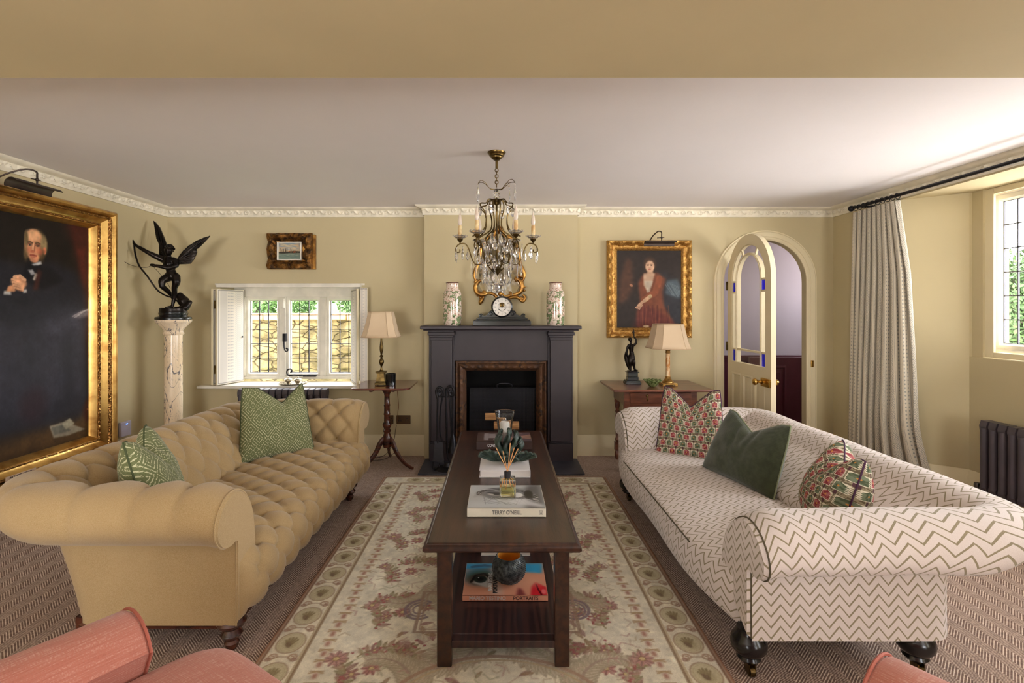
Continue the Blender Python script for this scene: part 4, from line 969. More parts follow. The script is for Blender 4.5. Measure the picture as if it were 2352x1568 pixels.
# wall thermostat, sockets
t = thing('wall_thermostat', 'small pale lilac control panel with blue light on the left wall', 'thermostat', (XL+.02, 4.385, .36))
MB().box(XL+.003, XL+.03, 4.33, 4.45, .33, .455).build('casing', simple('control_panel', (190, 186, 206), rough=.35), t, bevel=.006)
lm = Mt('blue_indicator', .4); lm.b.inputs['Emission Color'].default_value = (.1, .3, 1, 1); lm.b.inputs['Emission Strength'].default_value = 2.5; lm.base((60, 110, 255))
MB().box(XL+.03, XL+.032, 4.385, 4.405, .43, .436).build('indicator_light', lm.m, t)
M['bronzeplate'] = simple('bronze_plate', (96, 74, 50), rough=.4, metal=.6)
for (pa, pb, lbl) in ((911, 943, 'bronze double wall socket between the tripod table and fireplace'), (886, 904, 'bronze wall socket partly behind the tripod table stem')):
    x0, z0_ = P(pa, 973, YB)[0], P(0, 973, YB)[2]; x1 = P(pb, 0, YB)[0]; z1_ = P(0, 953, YB)[2]
    t = thing('wall_socket', lbl, 'socket', ((x0+x1)/2, YB-.005, z0_))
    MB().box(x0, x1, YB-.010, YB-.001, z0_, z1_).build('face_plate', M['bronzeplate'], t, bevel=.003)
    b = MB(); zm = (z0_+z1_)/2
    for fx_ in (.25, .75):
        xm = x0+(x1-x0)*fx_
        for dx, dz in ((0, .012), (-.010, -.010), (.010, -.010)): b.box(xm+dx-.004, xm+dx+.004, YB-.0112, YB-.0098, zm+dz-.004, zm+dz+.004)
    b.build('pin_holes', M['ink'], t)
# ---------------- upholstery ----------------
m = Mt('mustard_wool', .95, spec=.2, Sheen_Weight=.25); f = m.noise(420, 3).sm(.3, .7)
m.base(m.mix(f, m.mix(m.noise(6, 3).sm(.3, .7), (168, 141, 98), (160, 133, 90)), (180, 155, 114))); m.bump(f, .12, .002); M['mustard'] = m.m
m = Mt('zigzag_fabric', .92, spec=.2, Sheen_Weight=.2); u, v, _ = m.xyz('UV')
vv = (v+(u/.073).tri()*.044)/.0405
lnf = ((vv.fract()-.5).abs()).sm(.065, .09)
thin = (u/.073).fract().gt(.5)*.03
lnf = ((vv.fract()-.5).abs()+thin).sm(.105, .135)
wv = m.noise(500, 2, 'UV').sm(.3, .7)
m.base(m.mix(lnf, m.mix(wv, (132, 120, 94), (150, 138, 112)), m.mix(wv, (206, 194, 186), (216, 205, 198)))); m.bump(wv+lnf*.3, .12, .002); M['zigzag'] = m.m
M['olive_piping'] = simple('dark_piping', (86, 76, 54), rough=.8)
m = Mt('pink_linen', .9, spec=.2, Sheen_Weight=.2); a_ = m.noise(14, 4, st=(1, 22, 22)).sm(.35, .68); b_ = m.noise(14, 4, st=(22, 1, 22)).sm(.35, .68)
m.base(m.mix(a_*b_, m.mix(a_, (184, 116, 98), (174, 106, 88)), (202, 150, 132))); m.bump(a_+b_, .12, .002); M['pink'] = m.m
M['pink_piping'] = simple('coral_piping', (178, 100, 82), rough=.8)
m = Mt('mahogany_turned', .22, spec=.6); m.base(m.mix(m.noise(8, 4, st=(1, 1, 5)).sm(.35, .65), (86, 42, 26), (52, 24, 18))); M['mahogany'] = m.m
M['ebony'] = simple('ebonised_wood', (24, 20, 20), (16, 14, 15), rough=.22)

def usweep(b, xf, xb, y0, y1, r, prof, sgn, lean, disp=None, ds=.012, dt=.012, rise=0, uvo=0):
    q = np.array(bez([(o, z, 0) for o, z in prof], 8))[:, :2]
    cl = np.concatenate([[0], np.cumsum(np.hypot(*np.diff(q, axis=0).T))]); Lt = cl[-1]; nt_ = int(Lt/dt)
    t = np.linspace(0, Lt, nt_+1); o = np.interp(t, cl, q[:, 0]); z = np.interp(t, cl, q[:, 1])
    do = np.gradient(o, t); dz = np.gradient(z, t); L = np.hypot(do, dz); no, nz = -dz/L, do/L      # surface side
    L1 = abs(xf-xb)-r; A = r*PI/2; L2 = (y1-y0)-2*r; S = 2*L1+2*A+L2; ns = int(S/ds); s = np.linspace(0, S, ns+1)
    X = np.zeros(ns+1); Y = np.zeros(ns+1); th = np.zeros(ns+1)
    for i, a in enumerate(s):
        if a < L1: X[i], Y[i], th[i] = xf-a, y0, -PI/2
        elif a < L1+A: th[i] = -PI/2-(a-L1)/r; X[i] = xb+r+r*math.cos(th[i]); Y[i] = y0+r+r*math.sin(th[i])
        elif a < L1+A+L2: X[i], Y[i], th[i] = xb, y0+r+(a-L1-A), -PI
        elif a < L1+2*A+L2: th[i] = -PI-(a-L1-A-L2)/r; X[i] = xb+r+r*math.cos(th[i]); Y[i] = y1-r+r*math.sin(th[i])
        else: X[i], Y[i], th[i] = xb+r+(a-L1-2*A-L2), y1, -1.5*PI
    nx, ny = np.cos(th)[:, None], np.sin(th)[:, None]; s_ = s[:, None]; t_ = t[None]
    e = disp(s_, t_, S, Lt) if disp else 0*s_*t_
    edge = np.clip(np.minimum(s_, S-s_)/.10, 0, 1)                          # rolled ends soften towards the scroll panels
    ez = -rise*(1-edge)**2*np.clip((z-.3)/.3, 0, 1)[None]
    g_ = np.clip((np.minimum(s_, S-s_)-(L1-.30))/(A+.36), 0, 1); g_ = g_*g_*(3-2*g_); ln_ = lean*g_*(np.clip((z-.14)/.56, 0, 1)[None]**1.2 if sgn > 0 else np.clip((z-.42)/.16, 0, 1)[None])
    O = o[None]+no[None]*e
    Z = z[None]+nz[None]*e+ez
    PX = (X[:, None]+nx*O-ln_)*(-1 if sgn < 0 else 1)
    PY = Y[:, None]+ny*O; Z = np.broadcast_to(Z, PX.shape)
    pts = np.stack([PX, PY, Z], -1).reshape(-1, 3); m_ = nt_+1
    fs = [(i*m_+j, (i+1)*m_+j, (i+1)*m_+j+1, i*m_+j+1) for i in range(ns) for j in range(nt_)]
    uv = np.stack(np.broadcast_arrays(s_, t_+uvo), -1).reshape(-1, 2)
    b.add(pts, fs, uv)
    return dict(X=X, Y=Y, th=th, s=s, t=t, o=o, z=z, no=no, nz=nz, PX=PX, PY=PY, Z=Z, S=S, Lt=Lt, ez=ez)
def tuftfn(a, bb, t1, amp, pit, fade=.14, t0=0, outer=None):
    k1 = round(t1/(bb/2)); t1 = k1*bb/2
    def f(s, t, S, L):
        tt = np.clip(t-t0, 0, t1); p = s/a+tt/bb; q = s/a-tt/bb
        sp, sq = np.abs(np.sin(PI*p)), np.abs(np.sin(PI*q)); g = np.sqrt(sp*sq)
        dp, dq = p-np.round(p), q-np.round(q); pitv = np.exp(-(dp**2+dq**2)/.02)
        over = np.clip((t-t0-t1)/.30, 0, 1)
        bl = np.clip((t-t0-t1)/.06, 0, 1); ds_ = np.abs((s/a+k1/2)-np.round(s/a+k1/2)); pl = 1-np.exp(-ds_*11)
        e = amp*(.65*g+.45*(1-np.exp(-9*np.minimum(np.abs(dp), np.abs(dq))))-.6)*(1-bl)+bl*.017*(pl-.7)*(1-.35*over)-pit*pitv*np.exp(-np.clip(t-t0-t1, 0, 1)/.02)
        ed = np.clip(np.minimum(s, S-s)/fade, 0, 1); ed = ed*ed*(3-2*ed)
        if outer is not None: e = e*np.clip((outer-t)/.05, 0, 1)
        return e*ed
    f.t1 = t1; return f
def cap(b, D, side, sgn, bulge=.012, zmin=None):       # scroll end panel closing the sweep
    i = 0 if side == 0 else -1
    y = D['PY'][i]; z = D['Z'][i]; x = D['PX'][i]
    k = np.arange(0, len(y), 2)
    out = [(float(x[j]), float(y[j]), float(z[j])) for j in k]
    fx = 1 if sgn > 0 else -1
    pts = out; n = len(pts); cy_, cz_ = np.mean([p[1] for p in pts]), np.mean([p[2] for p in pts])
    inn = [(p[0]+fx*bulge, p[1]+(cy_-p[1])*.06, p[2]+(cz_-p[2])*.05) for p in pts]
    b.add(pts+inn, [(j, j+1, n+j+1, n+j) for j in range(n-1)]+[tuple(range(n, 2*n))], [(p[1], p[2]) for p in pts+inn])
    return pts
def turned_leg(x, y, ztop, prof, mat_, parent, castor=False, name='leg'):
    o = MB().lathe(prof, x, y, 0, 24).build(name, mat_, parent)
    if castor:
        b = MB(); b.box(x-.012, x+.012, y-.014, y+.014, .035, .06); b.box(x-.014, x-.010, y-.03, y+.008, .012, .05); b.box(x+.010, x+.014, y-.03, y+.008, .012, .05)
        b.lathe([(.0001, -.009), (.02, -.009), (.021, 0), (.02, .009), (.0001, .009)], 0, 0, 0, 18, lambda a, c, d: (x+d, y-.018+a, .0215+c)); b.build('castor', M['oldbrass'], o)
    return o
# ---- mustard chesterfield ----
sl = thing('chesterfield_sofa', 'mustard deep-buttoned chesterfield sofa on the left with rolled arms', 'sofa', (-1.45, 3.04, 0))
xf, xb, y0, y1 = -1.075, -1.765, 2.08, 4.02
pr = [(-.155, .34), (-.15, .46), (-.125, .58), (-.065, .665), (.015, .703), (.095, .688), (.150, .63), (.158, .565), (.12, .508), (.06, .486), (.012, .492), (.0, .470), (.0, .40), (0, .25), (0, .125)]
tf = tuftfn(.165, .20, .40, .030, .020, outer=.72)
b = MB(); D = usweep(b, xf, xb, y0, y1, .12, pr, 1, .23, tf, .0105, .0105, rise=.02)
b.build('buttoned_arms_and_back', M['mustard'], sl, smooth=75)
for sd in (0, 1):
    b = MB(); pts_ = cap(b, D, sd, 1); b.build('scroll_panel', M['mustard'], sl, smooth=30)
    b = MB(); b.tube([(p[0]+.004, p[1], p[2]) for p in pts_], .0035, 6); b.build('piping', M['mustard'], sl)
# buttons
bt = None; i_s = lambda s: int(round(s/D['S']*(len(D['s'])-1))); i_t = lambda t: int(round(t/D['Lt']*(len(D['t'])-1)))
cnt = 0
for k in range(1, 5):
    t_ = k*.10
    for j in range(0, 40):
        s_ = .165*(j+(k % 2)*.5)
        if s_ < .12 or s_ > D['S']-.12 or cnt >= 96: continue
        i, jt = i_s(s_), i_t(t_)
        p = (D['PX'][i, jt]+1.45, D['PY'][i, jt]-3.04, D['Z'][i, jt])
        nx_, ny_ = math.cos(D['th'][i]), math.sin(D['th'][i]); N = Vector((nx_*D['no'][jt], ny_*D['no'][jt], D['nz'][jt]))
        if bt is None: bt = MB().lathe([(.0001, -.003), (.008, -.002), (.009, .001), (.006, .004), (.0001, .005)], 0, 0, 0, 10).build('button', simple('mustard_button', (150, 116, 68), rough=.9), sl, W=False); o = bt
        else: o = bt.copy(); C.objects.link(o)
        o.location = p; o.rotation_euler = N.to_track_quat('Z', 'Y').to_euler(); cnt += 1
# seat with deep-buttoned front
def seat(b, xback, prof, y0, y1, a, bb, amp, pit, sgn, flat, uvs=1, roundn=.12, ds=.011):
    q = np.array(bez([(x, z, 0) for x, z in prof], 8))[:, :2]
    cl = np.concatenate([[0], np.cumsum(np.hypot(*np.diff(q, axis=0).T))]); L = cl[-1]; nt_ = int(L/.011); t = np.linspace(0, L, nt_+1)
    x = np.interp(t, cl, q[:, 0]); z = np.interp(t, cl, q[:, 1]); dx = np.gradient(x, t); dz = np.gradient(z, t); l = np.hypot(dx, dz); nx, nz = -dz/l, dx/l
    if nz[0] < 0: nx, nz = -nx, -nz
    ns = int((y1-y0)/ds); y = np.linspace(y0, y1, ns+1)[:, None]; t_ = t[None]
    if amp:
        p = (y-y0)/a+t_/bb; w = (y-y0)/a-t_/bb; sp, sw = np.abs(np.sin(PI*p)), np.abs(np.sin(PI*w)); g = np.sqrt(sp*sw)
        dp, dq = p-np.round(p), w-np.round(w); e = amp*(.65*g+.45*(1-np.exp(-9*np.minimum(np.abs(dp), np.abs(dq))))-.55)-pit*np.exp(-(dp**2+dq**2)/.022)
        ed = np.clip(np.minimum(y-y0, y1-y)/.12, 0, 1)*np.clip((L-t_)/.05, 0, 1); e = e*ed
    else: e = 0*y*t_+.004*np.sin(y*7)*np.sin(t_*5)
    rr = np.clip(np.minimum(y-y0, y1-y)/roundn, 0, 1); rr = np.sqrt(1-(1-rr)**2)
    X = np.where(np.abs(x[None]) < abs(flat), flat+(x[None]-flat)*rr, x[None])+nx[None]*e if 1 else 0
    PX = X*1.0; Z = np.broadcast_to(z[None], PX.shape)+nz[None]*e; PY = np.broadcast_to(y, PX.shape)
    m_ = nt_+1; pts = np.stack([PX, PY, Z], -1).reshape(-1, 3)
    b.add(pts, [(i*m_+j, (i+1)*m_+j, (i+1)*m_+j+1, i*m_+j+1) for i in range(ns) for j in range(nt_)], np.stack(np.broadcast_arrays(y, t_), -1).reshape(-1, 2))
    for i in (0, -1):
        o_ = [(PX[i, j], PY[i, j], Z[i, j]) for j in range(0, m_, 2)]
        b.add(o_, [tuple(range(len(o_)))], [(p[0], p[2]) for p in o_])
    return PX, PY, Z, t
b = MB(); seat(b, -1.7, [(-1.72, .385), (-1.55, .405), (-1.3, .415), (-1.12, .405), (-1.03, .365), (-.995, .29), (-1.01, .21), (-1.06, .14), (-1.10, .125)], y0+.005, y1-.005, .172, .215, .027, .030, 1, -1.08)
b.build('buttoned_seat', M['mustard'], sl, smooth=75)
MB().box(-1.74, -1.09, y0+.02, y1-.02, .10, .15).build('base_rail', M['mahogany'], sl)
lp = [(.0, 0), (.018, .0), (.024, .01), (.030, .03), (.022, .04), (.034, .052), (.044, .066), (.034, .08), (.030, .086), (.050, .10), (.058, .115), (.050, .128), (.04, .14)]
for x, y in ((-1.115, 2.13), (-1.115, 3.80), (-1.70, 2.15), (-1.70, 3.95)): turned_leg(x, y, .14, lp, M['mahogany'], sl)
# ---- zigzag sofa ----
sr = thing('zigzag_sofa', 'cream sofa in olive zigzag fabric on the right with scroll arms', 'sofa', (1.38, 2.96, 0))
xf, xb, y0, y1 = -.945, -1.745, 1.92, 4.0
pr = [(-.235, .33), (-.225, .43), (-.185, .54), (-.115, .615), (-.03, .652), (.055, .638), (.115, .585), (.135, .52), (.115, .472), (.07, .452), (.03, .456), (.002, .462), (.0, .44), (0, .30), (0, .165)]
b = MB(); D = usweep(b, xf, xb, y0, y1, .12, pr, -1, .26, lambda s, t, S, L: .003*np.sin(s*9)*np.sin(t*11), .02, .012, rise=.035)
b.build('arms_and_back', M['zigzag'], sr, smooth=60)
for sd in (0, 1):
    b = MB(); pts_ = cap(b, D, sd, -1, .018); b.build('scroll_panel', M['zigzag'], sr, smooth=30)
    b = MB(); b.tube([(p[0]-.002, p[1], p[2]) for p in pts_], .0032, 6); b.build('piping', M['olive_piping'], sr, label='dark piping round the scroll panel')
b = MB(); sp_ = [(-1.62, .365), (-1.45, .385), (-1.2, .392), (-1.0, .382), (-.90, .36), (-.868, .345), (-.848, .30), (-.845, .25), (-.86, .20), (-.90, .17), (-.95, .165)]
b2 = MB(); PX, PY, Z, t = seat(b2, 0, sp_, y0+.10, y1-.10, 1, 1, 0, 0, -1, -.945, roundn=.45)
b2.v = [np.stack([-q[:, 0], q[:, 1], q[:, 2]], -1) for q in b2.v]
b2.build('seat', M['zigzag'], sr, smooth=60)
b = MB(); b.tube([(.866, y, .350) for y in np.linspace(y0+.42, y1-.42, 40)], .0032, 6); b.build('seat_piping', M['olive_piping'], sr, label='dark piping along the seat edge')
MB().box(.99, 1.60, y0+.04, y1-.04, .15, .18).build('base_rail', M['ebony'], sr)
lp = [(.0, .05), (.020, .051), (.036, .056), (.045, .067), (.040, .078), (.050, .085), (.064, .102), (.067, .122), (.061, .143), (.048, .157), (.044, .18)]
for x, y in ((.965, 1.985), (.955, 3.80), (1.615, 1.99), (1.615, 3.93)): turned_leg(x, y, .17, lp, M['ebony'], sr, castor=True)

# ---- cushions ----
m = Mt('green_lattice_weave', .92, spec=.2, Sheen_Weight=.2); u, v, _ = m.xyz('UV')
p_ = 9.0; du = (u*p_).tri()-.5; dv = (v*p_).tri()-.5; dd = (u*p_).tri()+(v*p_*.8).tri()
l1 = (dd*3.0).fract().lt(.34); l2 = ((u*p_*3).tri()+(v*p_*2.4).tri()).fract().lt(.25)
nz_ = m.noise(150, 2, 'UV').gt(.47); big = m.noise(5, 1, 'UV').gt(.46)
k_ = (l1*nz_*big+l2*nz_*(1-big)).mn(1)
m.base(m.mix(k_, m.mix(m.noise(300, 2, 'UV').sm(.3, .7), (98, 104, 66), (114, 118, 80)), (192, 190, 152))); M['greencush'] = m.m
M['green_piping'] = simple('green_piping', (70, 80, 46), rough=.85)
m = Mt('kilim_motif_weave', .92, spec=.2); u, v, _ = m.xyz('UV')
cw, chh = .050, .060; row = (v/chh).floor(); uu = u/cw+row.par()*.5; colr = uu.floor(); x = (uu.fract()-.5)*cw; y = ((v/chh).fract()-.5)*chh
zz_ = (y/.0080).tri()*.005; head = (x.abs()+zz_).lt(.0205)*(y.gt(-.010))*((x.abs()*.5+y).lt(.031))
stem = x.abs().lt(.005)*(y.lt(-.012)); outl = (x.abs()+zz_).lt(.024)*(y.gt(-.013)); core = (x*x+(y-.010)*(y-.010)).lt(.000016)
pick = (colr+row*1.0).par(); rnd_ = m.noise(70, 2, 'UV').sm(.4, .6)
cc = m.mix(pick, m.mix(rnd_, (132, 50, 56), (176, 108, 106)), m.mix(rnd_, (76, 86, 62), (116, 124, 100)))
bg = m.mix(m.noise(120, 2, 'UV').gt(.5), (150, 138, 112), (104, 92, 72))
q = m.mix(outl, bg, (216, 208, 186)); q = m.mix(stem, q, (84, 56, 60)); q = m.mix(head, q, cc); q = m.mix(core, q, (206, 140, 70))
m.base(q); m.bump(m.noise(400, 2, 'UV'), .15, .002); M['kilim'] = m.m
M['purple_piping'] = simple('purple_piping', (72, 36, 66), rough=.85)
m = Mt('bottle_green_cord', .88, spec=.2, Sheen_Weight=.35); u, v, _ = m.xyz('UV'); w_ = (v*700).sin()
m.base(m.mix(m.noise(30, 3).sm(.3, .7), (52, 58, 40), (66, 72, 52))); m.bump(w_+m.noise(12, 3)*2, .12, .002); M['darkgreen'] = m.m
M['sage_piping'] = simple('sage_piping', (132, 138, 106), rough=.85)
def cushion(name, label, mt_, pipe, w_, h_, th_, chop, pos, yaw, lean, group=None, roll=0, seed=0, chopx=0):
    t = thing(name, label, 'cushion', pos, group)
    def shape(u, v, side):
        rx = 1-.075*(1-v**2); rz = 1-.06*(1-u**2)
        bodyf = np.clip((1-u**2)*(1-v**2), 0, 1)**.42
        x = w_/2*u*rx; z = h_/2*v*rz; up = np.clip((v+1)/2, 0, 1)
        c = chop*np.clip(1-np.abs(u-chopx)/.78, 0, 1)**1.15*up**2.2
        z = z-c; x = x*(1-.20*up**3*(chop > .03))
        y = side*th_/2*bodyf*(1-.25*up*(chop > .03))
        y = y-c*.35*np.clip(1-np.abs(u-chopx)/.5, 0, 1)*(bodyf)*(1 if chop > .03 else 0)*(side < 0)*-.6
        y = y+.004*np.sin(9*u+seed)*np.sin(7*v+seed*2)*bodyf
        fold = -.016*np.exp(-((np.abs(u-chopx)-.28*up-.05)/.06)**2)*up**2*bodyf*(chop > .03)
        y = y+side*fold
        return x, y, z+h_/2
    b = MB()
    for sd in (-1, 1):
        b.grid(lambda U, V, sd=sd: shape(2*U-1, 2*V-1, sd), 44, 44, uvs=lambda U, V, sd=sd: (w_*U+(.3 if sd > 0 else 0), h_*V), flip=sd < 0)
    Mx = Matrix.Rotation(yaw, 4, 'Z') @ Matrix.Rotation(lean, 4, 'X') @ Matrix.Rotation(roll, 4, 'Y')
    o = b.build('cover', mt_, t, W=False, smooth=80); o.matrix_local = Mx
    e = [(q, -1) for q in np.linspace(-1, 1, 24)[:-1]]+[(1, q) for q in np.linspace(-1, 1, 24)[:-1]]+[(q, 1) for q in np.linspace(1, -1, 24)[:-1]]+[(-1, q) for q in np.linspace(1, -1, 24)[:-1]]
    pts_ = []
    for q in e:
        a, b_, c_ = shape(np.float64(q[0]), np.float64(q[1]), 1); pts_.append((float(a), float(b_), float(c_)))
    o = MB().tube(pts_, .0042, 6, closed=True).build('piping', pipe, t, W=False); o.matrix_local = Mx
    return t
cushion('cushion', 'green lattice cushion with a chopped top at the far end of the mustard sofa', M['greencush'], M['green_piping'], .50, .50, .17, .12, (-1.53, 3.54, .39), R(40), R(-14), 'green lattice cushions', chopx=.25)
cushion('cushion', 'green lattice cushion tucked behind the near arm of the mustard sofa', M['greencush'], M['green_piping'], .47, .46, .25, .11, (-1.60, 2.46, .385), R(112), R(-16), 'green lattice cushions', seed=2)
cushion('cushion', 'red and green motif cushion at the far end of the zigzag sofa', M['kilim'], M['purple_piping'], .47, .50, .17, .12, (1.33, 3.60, .355), R(-30), R(-12), 'red and green motif cushions', seed=1)
cushion('cushion', 'dark green corded cushion in the middle of the zigzag sofa', M['darkgreen'], M['sage_piping'], .62, .42, .17, .09, (1.40, 3.06, .375), R(-76), R(-24), None, seed=3)
cushion('cushion', 'red and green motif cushion behind the near arm of the zigzag sofa', M['kilim'], M['purple_piping'], .50, .42, .30, .10, (1.53, 2.44, .355), R(-112), R(-18), 'red and green motif cushions', seed=4)

# ---- pink armchairs ----
def armchair(label, O, ang, flip):
    t = thing('pink_armchair', label, 'armchair', (O[0], O[1], 0), 'pink linen armchairs', rz=ang)
    s = -1 if flip else 1
    X_ = lambda x: x*s
    for sx in (-1, 1):
        b = MB(); cxx = sx*.36
        n = 26; prf = []
        # closed roll profile in x-z, swept along y
        out = [(cxx-sx*.055, .14), (cxx-sx*.055, .46)]+[(cxx+.12*math.cos(a), .50+.12*math.sin(a)) for a in np.linspace(PI*.85 if sx > 0 else PI*.15, (-PI*.35 if sx > 0 else PI*1.35), 18)]+[(cxx+sx*.035, .42), (cxx+sx*.04, .14)]
        ys = [-.40, -.30, 0, .25, .335, .352]
        v = []; 
        for y in ys:
            sc_ = .94 if y > .345 else 1
            v += [(X_(cxx+(x-cxx)*sc_), y, .40+(z-.40)*sc_) for x, z in out]
        m_ = len(out); fs = [(i*m_+j, i*m_+(j+1) % m_, (i+1)*m_+(j+1) % m_, (i+1)*m_+j) for i in range(len(ys)-1) for j in range(m_)]
        fs += [tuple(range(m_))[::-1], tuple((len(ys)-1)*m_+j for j in range(m_))]
        b.add(v, fs); b.build('arm', M['pink'], t, W=False, smooth=50)
        MB().tube([(X_(x), .345, z) for x, z in out[1:-1]], .004, 6).build('piping', M['pink_piping'], t, W=False, label='coral piping round the arm front')
    b = MB()
    def sq(n_, w2, y0_, y1_): return None
    def cu(U, V):
        a = 2*PI*U; c, s2 = np.cos(a), np.sin(a); sg = lambda q: np.sign(q)*np.abs(q)**.30
        r_ = np.sin(PI*V)**.30; zc = -np.cos(PI*V)
        return X_(1)*(.31*sg(c)*r_), .09+.45*sg(s2)*r_, .43+.075*np.sign(zc)*np.abs(zc)**.7+.012*(zc > 0)*(1-np.clip(np.abs(c)*r_, 0, 1))
    b.grid(cu, 64, 24, cu=True); b.build('seat_cushion', M['pink'], t, W=False, smooth=60)
    b = MB(); b.box(-.33, .33, -.36, .42, .13, .30); b.build('seat_base', M['pink'], t, W=False, bevel=.03, seg=3)
    b = MB()
    b.grid(lambda U, V: (np.cos(2*PI*U)*.36*np.minimum(1, 1.02), -.40-.30*(V-.15)*.5+np.sin(2*PI*U)*.075*np.sqrt(np.clip(1-((V-.5)*2)**8, 0, 1)), .18+.70*V), 40, 20, cu=True)
    b.box(-.34, .34, -.45, -.36, .16, .6)
    b.build('backrest', M['pink'], t, W=False, smooth=60)
    for x in (-.33, .33):
        for y in (-.36, .36): MB().lathe([(.014, 0), (.018, .05), (.026, .12), (.028, .16)], x, y, 0, 14).build('leg', M['mahogany'], t, W=False)
    return t
armchair('pink linen armchair at the lower left corner of the photo, nearest the mustard sofa', (-.86, .85), R(-35), False)
armchair('pink linen armchair at the lower right, nearest the zigzag sofa', (.76, .67), R(35), True)
# ---------------- rug ----------------
RX0, RX1, RY0, RY1 = -.975, .89, .55, 4.315
RW, RH = RX1-RX0, RY1-RY0
cv = Canvas(RW, RH, .0045, (234, 228, 208))
n0 = cv.mottle(.04, .05, 11); cv.mottle(.045, .018, 12)
BR, TAN, RED, OLV, CREAM, PLUM = (120, 78, 58), (166, 140, 104), (140, 62, 62), (122, 108, 62), (214, 206, 178), (108, 84, 92)
GOLD = (176, 160, 116)
def sym(fn):      # draw left half and its mirror, and the far half mirrored to the near half
    for mx in (0, 1):
        for my in (0, 1): fn(lambda x, y: ((RW-x) if mx else x, (RH-y) if my else y), -1 if mx else 1, -1 if my else 1)
def rect(o, wd, c, al=1): cv.line([(o, o), (RW-o, o), (RW-o, RH-o), (o, RH-o), (o, o)], wd, c, al)
rect(.006, .016, (150, 96, 70)); rect(.024, .010, BR)
rect(.178, .011, (134, 104, 76)); rect(.168, .004, (196, 178, 140))
# oval cartouches along the four borders
def oval(cx_, cy_, rx, ry, vert):
    cv.ell(cx_, cy_, rx, ry, (198, 188, 150), .15); cv.ell(cx_, cy_, rx, ry, (140, 104, 78), .35, ring=.09); cv.ell(cx_, cy_, rx*.82, ry*.82, (168, 146, 104), .3, ring=.05)
    cv.ell(cx_, cy_-.004, rx*.5, ry*.55, (172, 158, 118), .5, .4)
    for a in (-1.1, -.6, -.1, .4, .9):
        cv.line([(cx_, cy_-ry*.35), (cx_+rx*.5*math.sin(a), cy_+ry*.5*math.cos(a))], .006, (112, 94, 58), .8)
    cv.ell(cx_-.006, cy_-ry*.2, rx*.2, ry*.3, (98, 74, 52), .5, .5)
def scr(cx_, cy_, r, d, c, wd=.005, turns=1.3, al=.9):
    pts_ = [(cx_+r*(1-k/26)*math.cos(d*k/20*2*PI*turns), cy_+r*(1-k/26)*math.sin(abs(d)*k/20*2*PI*turns)) for k in range(21)]; cv.line(pts_, wd, c, al)
n = 18
for k in range(n):
    y = .19+(RH-.38)*(k+.5)/n
    for x in (.098, RW-.098):
        oval(x, y, .058, .066, 1)
        for sx in (-1, 1):
            scr(x+sx*.040, y+.098, .020, sx, (164, 126, 100)); scr(x+sx*.052, y+.082, .012, -sx, (140, 96, 80), .004)
        cv.line([(x-.045, y+.075), (x-.02, y+.1), (x+.02, y+.1), (x+.045, y+.075)], .004, (150, 118, 92), .7)
n = 8
for k in range(n):
    x = .19+(RW-.38)*(k+.5)/n
    for y in (.098, RH-.098):
        oval(x, y, .07, .055, 0)
        for sx in (-1, 1): scr(x+.10, y+sx*.035, .018, sx, (164, 126, 100))
# red ribbon ladder inside the border
for side in (0, 1):
    x = .262 if side == 0 else RW-.262; n = 52; sgx = 1 if side == 0 else -1
    for k in range(n):
        y = .26+(RH-.52)*k/(n-1); ww = .006*math.sin(k*.8)
        cv.poly([(x-.009+ww, y-.018), (x+.009+ww, y-.018), (x+.009+ww, y+.016), (x-.009+ww, y+.016)], (146, 74, 60), .9)
        for dd in (-1, 1): cv.line([(x+ww-.026, y+.02+dd*.006), (x+ww, y+.024), (x+ww+.026, y+.02-dd*.006)], .005, (166, 130, 88), .85)
for side in (0, 1):
    y = .262 if side == 0 else RH-.262; n = 22
    for k in range(n):
        x = .30+(RW-.60)*k/(n-1); cv.poly([(x-.016, y-.009), (x+.016, y-.009), (x+.016, y+.009), (x-.016, y+.009)], (146, 74, 60), .85)
def leaf(x, y, a, L, c, wd=.34):
    ca, sa = math.cos(a), math.sin(a); p = [(0, 0), (.3, wd*.5), (.65, wd*.42), (1, 0), (.65, -wd*.42), (.3, -wd*.5)]
    q = [(x+L*(px*ca-py*sa), y+L*(px*sa+py*ca)) for px, py in p]; cv.poly(q, tuple(v*.75+50 for v in c), .8); cv.line(q+[q[0]], .0028, tuple(v*.78 for v in c), .6); cv.line([q[0], q[3]], .0025, tuple(v*.8 for v in c), .6)
def flower(x, y, r, c, n=8):
    for k in range(n):
        a = 2*PI*k/n+rng.random()*.3; cv.ell(x+r*.62*math.cos(a), y+r*.62*math.sin(a), r*.42, r*.24, c, .35, a, .85)
        cv.line([(x+r*.3*math.cos(a), y+r*.3*math.sin(a)), (x+r*1.02*math.cos(a), y+r*1.02*math.sin(a))], .003, tuple(v*.6 for v in c), .7)
    cv.ell(x, y, r*.28, r*.28, (206, 180, 120), .4); cv.ell(x, y, r*.28, r*.28, (130, 84, 60), .4, ring=.2)
